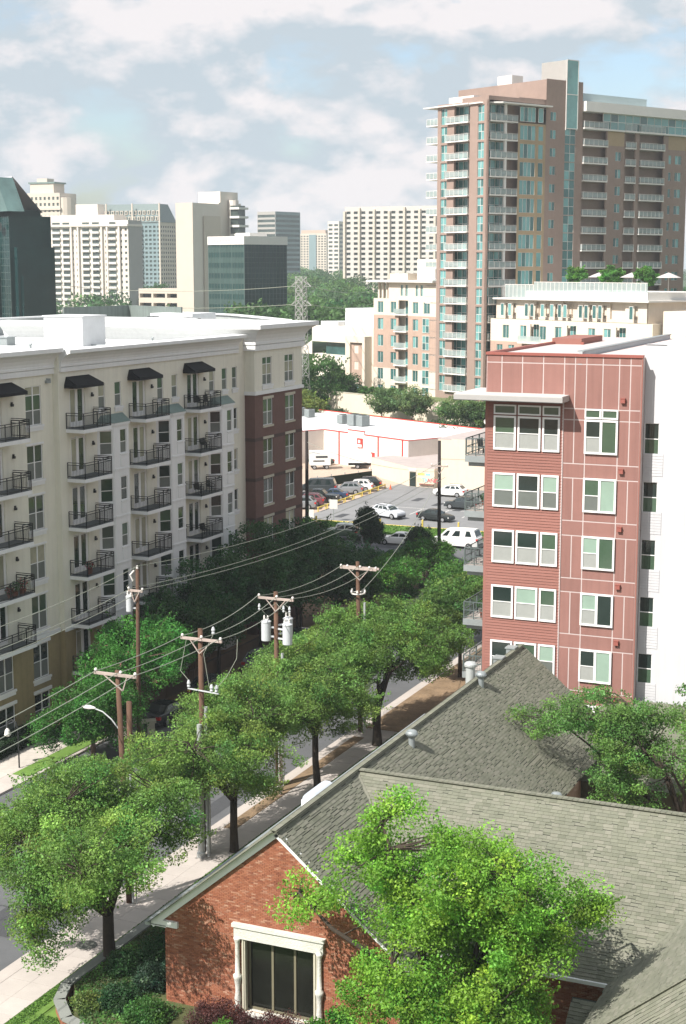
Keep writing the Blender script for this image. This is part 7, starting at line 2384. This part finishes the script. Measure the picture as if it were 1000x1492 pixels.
for i, (k, c, x, yv, lb) in enumerate(row):
    car(k, c, x, yv, 180 + 16 if k != 'pickup' else 12, lb, group='cars parked in a row on the gravel')
car('sedan', greenp, *T(2.6, -2.6), 150 - 28 + 36, 'dark green sedan alone against the shaded white store wall', group=LOT)
SP = 'cars parked on the near street'
car('sedan', blackp, -54.2, 92.6, 90, 'black car in deep shade behind the tall pole, left of the oaks', group=SP)
car('suv', darkg, -54.2, 99.5, 90, 'dark car in shade behind the pole with cutout switches', group=SP)
car('pickup', blackp, -54.2, 115.0, 90, 'black pickup with a dark tonneau between the transformers and the oak', group=SP)
car('suv', greyp, -54.2, 108.2, 90, 'dull car half hidden under the transformer pole', group=SP)
car('sedan', whitep, -53.0, 127.5, 90, 'pale white car glinting behind the furthest crossarm pole', group=SP)
car('sedan', silver, -48.6, 124.5, 270, 'silver car whose roof shows between the oak crowns', group=SP)
# trailer, barrier rails, signs, cone
t = thing('box_trailer', 'long low white trailer parked in front of the store, beside a scrap-filled fence', 'trailer', (*T(9.5, -2.0), 0), -ROT + R(52))
mb = MB(); mb.box(-0.5, 8.5, -1.1, 1.1, 1.0, 2.5); mb.obj('box', whitep, t)
mb = MB(); mb.box(-0.3, 8.3, -0.9, 0.9, 0.6, 1.0); mb.obj('chassis', black_metal, t)
ty, ri = wheel_meshes(.37)
for wx in (1.2, 7.2):
    for sg in (1, -1):
        o = put(None, 'wheel', t, (wx, sg * 0.95, 0.37)); put(ty, 'tyre', o); put(ri, 'rim', o)
t = thing('box_truck', 'small white truck body with dark markings left of the trailer', 'truck', (*T(7.0, -6.2), 0), -ROT + R(60))
mb = MB(); mb.box(-1.6, 1.6, -1.1, 1.1, 0.7, 2.9); mb.obj('box', whitep, t)
mb = MB(); mb.box(-1.2, 0.6, -1.13, -1.11, 1.3, 1.5); mb.box(-0.8, 1.1, -1.13, -1.11, 1.9, 2.2); mb.obj('marking', darkg, t)
for wx in (-1.0, 1.0):
    for sg in (1, -1):
        o = put(None, 'wheel', t, (wx, sg * 0.9, 0.37)); put(ty, 'tyre', o); put(ri, 'rim', o)
t = thing('lot_fence', 'low dark green hedge-covered fence crossing the gravel lot', 'fence')
a = Vector((-93.2, 204.0, 0)); b = Vector((-89.0, 214.5, 0))
mb = MB(); mb.beam(a + Vector((0, 0, 0.7)), b + Vector((0, 0, 0.7)), 0.25, 1.3); mb.obj('screen', M('dark_hedge_core', (0.01, 0.02, 0.01)), t)
for i in range(5):
    q = a.lerp(b, i / 4); mb = MB(); mb.box(q.x - 0.05, q.x + 0.05, q.y - 0.05, q.y + 0.05, 0, 1.7); mb.obj('post', galv, t)
mb = MB(); q = a + Vector((-1.2, -1.0, 0)); mb.box(q.x - 0.15, q.x + 0.15, q.y - 0.15, q.y + 0.15, 0, 2.6); mb.obj('gate_post', stone_trim, t)
RL = 'yellow rails along the parked row'
for i in range(8):
    t = thing('parking_rail', ['low yellow wheel-stop rail in front of the grey hatchback', 'low yellow rail before the silver-red car', 'low yellow rail before the black pickup', 'low yellow rail before the navy sedan', 'low yellow rail right of the navy sedan', 'yellow rail before the slate hatchback', 'yellow rail before the white hatchback', 'yellow rail at the far end of the row near the cone'][i], 'barrier', (-83.6 - 0.02 * i, 183.0 + i * 3.05, 0), R(90), RL)
    mb = MB(); mb.box(0.05, 2.75, -0.07, 0.07, 0.45, 0.62); mb.obj('rail', yellow_paint, t)
    pm = MB(); pm.box(-0.06, 0.06, -0.06, 0.06, 0, 0.55); pm = pm.mesh('post', yellow_paint)
    put(pm, 'post', t, (0.15, 0, 0)); put(pm, 'post', t, (2.65, 0, 0))
t = thing('traffic_cone', 'small orange traffic cone beside the parked row', 'cone', (-82.6, 206.3, 0))
mb = MB(); mb.lathe((0, 0, 0.03), [(0.18, 0), (0.03, 0.7)], 12); mb.box(-0.22, 0.22, -0.22, 0.22, 0, 0.03); mb.obj('cone', M('orange_plastic', (0.65, 0.10, 0.03), 0.6, 0.05, 3), t)
t = None
for x, yv, z, s, lb in ((-78.6, 176.9, 1.6, 0.95, 'blank white sign board on a post at the lot corner, right of the black pole'), (-82.0, 177.2, 0.2, 0.85, 'lower white sign standing on the lawn edge, left of its twin')):
    t = thing('lot_sign', lb, 'sign', (x, yv, 0), R(12), 'white signs at the lot corner')
    mb = MB(); mb.box(-s * 0.55, s * 0.55, -0.03, 0.03, z + 0.0, z + s * 1.25); mb.obj('board', slab_white, t)
    mb = MB(); mb.box(-0.04, 0.04, 0.03, 0.09, 0, z + s); mb.obj('post', galv, t)
for i, (x, yv, h) in enumerate(((-79.0, 172.5, 1.2), (-70.8, 173.5, 1.2), (-66.2, 176.0, 1.0), (-61.5, 176.0, 1.0))):
    t = thing('bollard', ['yellow post on the lawn below the white sign', 'yellow post on the lawn left of the cone tree', 'yellow post at the lot kerb right of the cone tree', 'yellow post at the lot kerb right of the black pole'][i], 'bollard', (x, yv, 0.1), 0, 'yellow posts on the lawn')
    mb = MB(); mb.lathe((0, 0, 0), [(0.12, 0), (0.12, h), (0.05, h + 0.06)], 10); mb.obj('post', yellow_paint, t)
# dish, rooftop odds and ends
x, yv = T(15.8, 22.6)
t = thing('satellite_dish', 'white oval satellite dish on a post behind the store roof', 'dish', (x, yv, 4.6))
mb = MB(); mb.box(-0.05, 0.05, -0.05, 0.05, -3, 1.6); mb.obj('post', galv, t)
mb = MB(); n = 20
ring = [[(0, -0.15, 1.9)]]
for k, rr in enumerate((0.45, 0.85)):
    ring.append([(rr * math.cos(2 * PI * j / n), -0.12 - (0.02 if k == 0 else 0.22), 1.9 + rr * 0.7 * math.sin(2 * PI * j / n)) for j in range(n)])
for j in range(n):
    mb.poly([ring[0][0], ring[1][j], ring[1][(j + 1) % n]]); mb.quad(ring[1][j], ring[2][j], ring[2][(j + 1) % n], ring[1][(j + 1) % n])
mb.obj('reflector', slab_white, t)

# ------------------------------------------------------------------ utility poles and wires
PG = 'wooden utility poles along the street'


def insulator(parent, p, h=0.16):
    mb = MB(); mb.lathe(p, [(0.03, 0), (0.03, 0.04), (0.085, 0.06), (0.075, 0.11), (0.05, h)], 8); mb.obj('insulator', slab_white, parent)


def arm(t, z, L2, cx=0.0, double=False, ang=0.0, ys=(-0.2,), insul=(-0.92, 0.1, 0.92)):
    ca, sa = math.cos(ang), math.sin(ang)
    for y0 in ys:
        mb = MB(); mb.beam((cx - ca * L2, y0 - sa * L2, z), (cx + ca * L2, y0 + sa * L2, z), 0.11, 0.14); mb.obj('crossarm', arm_wood, t)
    for sg in (-1, 1):
        mb = MB(); mb.beam((cx + ca * L2 * 0.55 * sg, ys[0] - 0.02 + sa * L2 * .55 * sg, z - 0.05), (0, ys[0] - 0.02, z - 0.78), 0.05, 0.05); mb.obj('arm_brace', arm_wood, t)
    for f_ in insul:
        insulator(t, (cx + ca * L2 * f_, ys[0] + sa * L2 * f_, z + 0.07))


def transformer(t, x, yv, z, h=1.15, r_=0.30):
    mb = MB(); mb.lathe((x, yv, z), [(r_ * 0.9, 0), (r_, 0.04), (r_, h), (r_ * 1.07, h + 0.02), (r_ * 1.07, h + 0.08), (r_ * 0.6, h + 0.17), (0.02, h + 0.2)], 20); o = mb.obj('transformer', ceramic, t)
    for dx_ in (-0.12, 0.12):
        mb = MB(); mb.lathe((x + dx_, yv, z + h + 0.1), [(0.045, 0), (0.07, 0.06), (0.045, 0.1), (0.07, 0.16), (0.045, 0.2), (0.06, 0.26), (0.03, 0.34)], 8); mb.obj('bushing', slab_white, o)
    mb = MB(); mb.beam((x, yv, z + h * 0.75), (0, 0, z + h * 0.75), 0.06, 0.10); mb.beam((x, yv, z + h * 0.25), (0, 0, z + h * 0.25), 0.06, 0.10); mb.obj('bracket', ceramic, o)
    mb = MB(); mb.tube([(x + 0.1, yv, z + h + 0.42), (x * 1.3, yv - 0.1, z + h + 0.75), (x * 0.5, yv - 0.1, z + h + 1.0), (0, -0.1, z + h + 1.3)], 0.012, 4); mb.obj('lead', wire_m, o)


def pole(name, x, yv, h, label, r0=0.17, r1=0.12, lean=(0, 0), m=pole_wood, group=PG):
    t = thing(name, label, 'utility pole', (x, yv, 0), 0, group)
    mb = MB(); mb.tube([(0, 0, -0.2), (lean[0] * .5, lean[1] * .5, h * .5), (lean[0], lean[1], h)], [r0, (r0 + r1) / 2, r1], 12); mb.obj('shaft', m, t, smooth=True)
    return t


def conduit(t, x, yv, z0, z1, r_=0.06):
    mb = MB(); mb.tube([(x, yv, z0), (x, yv, z1)], r_, 8); mb.obj('conduit', silver_pole, t)


p1 = pole('utility_pole', -39.65, 63.75, 12.2, 'wooden pole with one crossarm and a curved street lamp arm, nearest on the left', 0.18, 0.12, (-0.42, 0))
for o in p1.children: pass
arm(p1, 12.02, 1.22, -0.42, insul=(-0.93, 0.25, 0.93))
conduit(p1, 0.25, -0.1, 0, 7.0, 0.06); conduit(p1, 0.42, -0.05, 0, 4.0, 0.04)
lo = thing('street_lamp', 'pale cobra-head street lamp on a curved arm over the street', 'street lamp', (-39.95, 63.7, 9.2))
mb = MB(); mb.tube([(0, 0, -0.1), (-0.5, 0, 0.45), (-1.0, 0, 0.78), (-1.5, 0, 0.9)], 0.035, 8); mb.obj('lamp_arm', silver_pole, lo)
mb = MB()
n = 12
prs = [(0.0, 0.05), (0.12, 0.10), (0.35, 0.17), (0.6, 0.15), (0.78, 0.03)]
for d_, r_ in prs:
    for j in range(n):
        a = 2 * PI * j / n; mb.v.append((-1.42 - d_, r_ * math.cos(a), 0.9 + r_ * 0.62 * math.sin(a) + 0.02))
for k in range(len(prs) - 1):
    for j in range(n):
        mb.f.append((k * n + j, k * n + (j + 1) % n, (k + 1) * n + (j + 1) % n, (k + 1) * n + j)); mb.m.append(0)
mb.obj('lamp_head', slab_white, lo, smooth=True)
pB = pole('utility_pole', -39.55, 71.4, 12.7, 'wooden pole with hanging cutout switches and dark loops of cable', 0.18, 0.13, (-0.05, 0))
arm(pB, 12.15, 1.25, 0.12, insul=(-0.93, 0.0, 0.93))
conduit(pB, 0.28, -0.1, 0, 8.4, 0.10); conduit(pB, 0.10, -0.2, 0, 6.9, 0.05); conduit(pB, 0.46, -0.15, 0, 5, 0.05)
for dx_, dz in ((0.85, 12.5), (0.7, 9.3), (1.0, 9.3), (-0.7, 9.4)):
    mb = MB(); mb.lathe((dx_, -0.2, dz), [(0.05, 0), (0.10, 0.08), (0.07, 0.15), (0.11, 0.25), (0.05, 0.42)], 8); mb.obj('cutout_switch', ceramic, pB)
mb = MB(); mb.beam((-0.75, -0.2, 9.35), (1.15, -0.2, 9.25), 0.06, 0.06); mb.obj('switch_bracket', ceramic, pB)
for pts in (([(0.85, -0.2, 12.5), (0.3, -0.3, 11.4), (0.55, -0.2, 9.6)]), ([(1.05, -0.2, 9.6), (1.7, -0.3, 10.3), (2.2, -0.1, 11.3), (2.15, 0.1, 12.3)]), ([(-0.7, -0.2, 9.8), (-1.2, -0.2, 10.3), (-0.8, -0.2, 12.1)])):
    mb = MB(); mb.tube(pts, 0.016, 5); mb.obj('jumper_cable', wire_m, pB)
pC = pole('utility_pole', -40.6, 82.9, 12.4, 'wooden pole carrying a cluster of three white transformers', 0.18, 0.13, (-0.1, 0))
arm(pC, 12.0, 1.2, 0.0, insul=(-0.95, 0.05, 0.95)); transformer(pC, -0.72, -0.1, 9.3); transformer(pC, 0.75, -0.15, 9.2, 1.2); transformer(pC, 0.45, 0.55, 9.5, 1.1)
conduit(pC, 0.35, -0.05, 0, 8.6, 0.09); conduit(pC, 0.15, -0.2, 0, 7, 0.05)
for dx_ in (-1.1, 0.55, 0.95):
    mb = MB(); mb.lathe((dx_, -0.25, 11.2), [(0.03, 0), (0.08, 0.08), (0.05, 0.15), (0.09, 0.25), (0.04, 0.42)], 8); mb.obj('arrester', ceramic, pC)
pD = pole('utility_pole', -40.3, 95.3, 12.1, 'wooden pole with a heavy double crossarm and insulator ring, farthest among the oaks', 0.18, 0.13, (-0.25, 0))
arm(pD, 11.65, 1.35, -0.1, ys=(-0.22, 0.22), insul=(-0.95, -0.6, 0.1, 0.6, 0.95)); conduit(pD, 0.33, -0.1, 0, 9.3, 0.09)
mb = MB(); mb.tube([(0.45 * math.cos(a * PI / 8) - 0.2, 0.45 * math.sin(a * PI / 8), 9.9) for a in range(17)], 0.05, 6); mb.obj('insulator_ring', slab_white, pD)
for a in range(6):
    insulator(pD, (0.5 * math.cos(a) - 0.2, 0.5 * math.sin(a), 9.95), 0.22)
pA = pole('utility_pole', -52.25, 85.6, 12.4, 'tall slim wooden pole with a single white transformer, across the street', 0.17, 0.11, (0.15, 0))
transformer(pA, -0.42, -0.15, 9.55, 0.95, 0.22)
arm(pA, 11.0, 0.55, 0.1, insul=(-0.95, 0.95)); insulator(pA, (0.15, 0, 12.4), 0.25)
mb = MB(); mb.tube([(-0.2, 0.0, 11.6), (-0.35, -0.1, 12.0), (-0.1, 0, 12.3)], 0.06, 6); mb.obj('arrester', slab_white, pA)
pS = pole('utility_pole', -49.2, 79.5, 5.4, 'short cut-off brown pole stump between the lamp pole and the tall pole', 0.19, 0.17, (0.02, 0))
pK = pole('utility_pole', -51.6, 142.0, 15.1, 'thick black utility pole standing in front of the white van', 0.21, 0.15, (-0.1, 0), pole_dark)
arm(pK, 12.6, 0.9, 0.0, insul=(-0.9, 0.9))
pF = pole('utility_pole', -78.4, 168.5, 12.4, 'thin black pole at the edge of the dark brick block', 0.24, 0.18, (0, 0), pole_dark)
mb = MB(); mb.tube([(0.0, 0, 9.6), (1.0, -0.2, 9.8), (1.9, -0.4, 9.7)], 0.04, 5); mb.obj('service_arm', galv, pF)
pO = pole('utility_pole', -40.4, 26.0, 12.4, 'wooden pole outside the frame that carries the wires on', 0.18, 0.12, (0, 0))
arm(pO, 12.0, 1.2)
pQ = pole('utility_pole', -52.6, 52.0, 12.6, 'second wooden pole outside the frame across the street', 0.17, 0.12, (0, 0))
wi = 0
WG = 'overhead wires along the street'


def wire(a, b, sag, label, r_=0.022):
    t = thing('overhead_wire', label, 'wire', (0, 0, 0), 0, WG)
    a = Vector(a); b = Vector(b)
    pts = []
    for i in range(25):
        s = i / 24; p = a.lerp(b, s); p.z -= sag * 4 * s * (1 - s); pts.append(p)
    mb = MB(); mb.tube(pts, r_, 5); mb.obj('cable', wire_m, t)


spans = [((-40.4, 26.0, 12.0), (-40.07, 63.55, 12.1), 'off the left edge of the picture to the lamp pole'), ((-40.07, 63.55, 12.1), (-39.5, 71.2, 12.25), 'from the lamp pole to the switch pole'), ((-39.5, 71.2, 12.25), (-40.7, 82.7, 12.1), 'from the switch pole to the transformer pole'), ((-40.7, 82.7, 12.1), (-40.5, 95.1, 11.8), 'from the transformer pole to the heavy double crossarm pole')]
offs = ((-1.13, 'street-side wire'), (0.1, 'middle wire'), (1.13, 'house-side wire'))
for si, (a, b, lb) in enumerate(spans):
    for o_, nm in offs:
        wire((a[0] + o_, a[1], a[2]), (b[0] + o_, b[1], b[2]), (0.8, 0.12, 0.35, 0.42)[si], '%s %s' % (nm, lb))
tops = ((0.15, 12.62, 'top wire'), (-0.38, 11.1, 'lower left wire'), (0.62, 11.1, 'lower right wire'))
for o_, z, nm in tops:
    wire((-52.6 + o_, 52, z), (-52.2 + o_, 85.6, z), 0.9, '%s off the left edge to the tall pole across the street' % nm)
    wire((-52.2 + o_, 85.6, z), (-51.7 + o_, 142, z + 0.4), 1.3, '%s from the tall pole to the black pole by the van' % nm)
wire((-51.7, 142, 12.0), (-78.4, 168.5, 11.0), 0.8, 'wire from the black pole by the van to the thin black pole')
wire((-51.7, 142, 13.3), (-20, 176, 12.5), 0.8, 'wire from the black pole behind the red building')
wire((-40.4, 95.3, 9.9), (-51.7, 142, 11.5), 0.9, 'wire from the heavy crossarm pole to the black pole')
for i, z in enumerate((28.2, 24.7)):
    wire((-129.6, 271.7, z), (-260, 330, z + 5), 3.5, 'pylon conductor running left, %s crossarm' % ('upper' if i == 0 else 'lower'), 0.05)
    wire((-125.2, 271.7, z), (-215, 560, z + 5), 5, 'pylon conductor running back to the gridded block, %s crossarm' % ('upper' if i == 0 else 'lower'), 0.05)
# small lamp by the cream building
t = thing('garden_lamp', 'dark hook-shaped lamp post on the paved court by the cream building', 'lamp', (-57.4, 79.3, 0.1))
mb = MB(); mb.tube([(0, 0, 0), (0, 0, 2.6), (-0.15, 0, 3.0), (-0.45, 0, 3.15), (-0.75, 0, 2.95), (-0.82, 0, 2.55)], 0.05, 8); mb.obj('post', black_metal, t)
mb = MB(); mb.lathe((-0.82, 0, 2.0), [(0.10, 0), (0.22, 0.1), (0.16, 0.4), (0.05, 0.55)], 12); mb.obj('lamp_shade', slab_white, t)
t = thing('dark_fence', 'low dark brown wall in shade along the far side of the street', 'wall', (-56.9, 92.5, 0))
for i in range(13):
    mb = MB(); mb.box(-0.12, 0.12, i * 2.2, i * 2.2 + 2.16, 0, 1.35); mb.obj('wall_panel', M('brown_wall_block', (0.12, 0.085, 0.06), 0.9, 0.15, 2, 0.2), t)
t = thing('wall_post_pair', 'two stone posts with a beam behind the cut-off pole stump', 'bench', (-54.6, 87.5, 0.1), R(35))
mb = MB(); mb.box(-0.25, 0.25, -0.25, 0.25, 0, 1.0); mb.box(1.6, 2.1, -0.25, 0.25, 0, 1.0); mb.obj('post', stone_trim, t)
mb = MB(); mb.box(-0.3, 2.2, -0.3, 0.3, 1.0, 1.18); mb.obj('beam', stone_trim, t)
t = thing('ground_box', 'round dark utility cover set in the near sidewalk under the oak', 'cover', (-38.9, 58.6, 0.12))
mb = MB(); mb.lathe((0, 0, 0), [(0.5, 0), (0.5, 0.02), (0.1, 0.025)], 20); mb.obj('lid', M('wet_looking_iron', (0.10, 0.105, 0.09), 0.7, 0.2, 3), t)
t = thing('signal_post', 'thick silver street pole rising into the oak crown by the kerb', 'pole', (-39.3, 70.6, 0.1))
mb = MB(); mb.lathe((0, 0, 0), [(0.24, 0), (0.24, 0.25), (0.17, 0.35), (0.14, 7.5)], 16); mb.obj('post', silver_pole, t)
for i, (x, yv, h, lb) in enumerate(((-38.95, 70.8, 1.3, 'short pale bollard right of the silver street pole'), (-39.7, 81.3, 2.2, 'pale wooden post by the kerb under the third oak'), (-39.9, 81.9, 2.4, 'dark thin post beside the pale post under the third oak'))):
    t = thing('kerb_post', lb, 'post', (x, yv, 0.1), 0, 'posts at the kerb'); mb = MB(); mb.lathe((0, 0, 0), [(0.08, 0), (0.08, h)], 10); mb.obj('post', silver_pole if i == 0 else arm_wood, t)

# ------------------------------------------------------------------ thin summer haze
mb = MB(); mb.box(-5600, 3400, -260, 6400, -1.2, 76)
hz = mb.mesh('haze', [])
hm = bpy.data.materials.new('haze'); hm.use_nodes = True
t_ = hm.node_tree
t_.nodes.remove(t_.nodes['Principled BSDF'])
pv = N(t_, 'ShaderNodeVolumePrincipled')
pv.inputs['Color'].default_value = (0.84, 0.92, 0.96, 1)
pv.inputs['Density'].default_value = 0.00019
t_.links.new(pv.outputs[0], t_.nodes['Material Output'].inputs['Volume'])
hz.materials.append(hm)
put(hz, 'haze', kind='stuff')
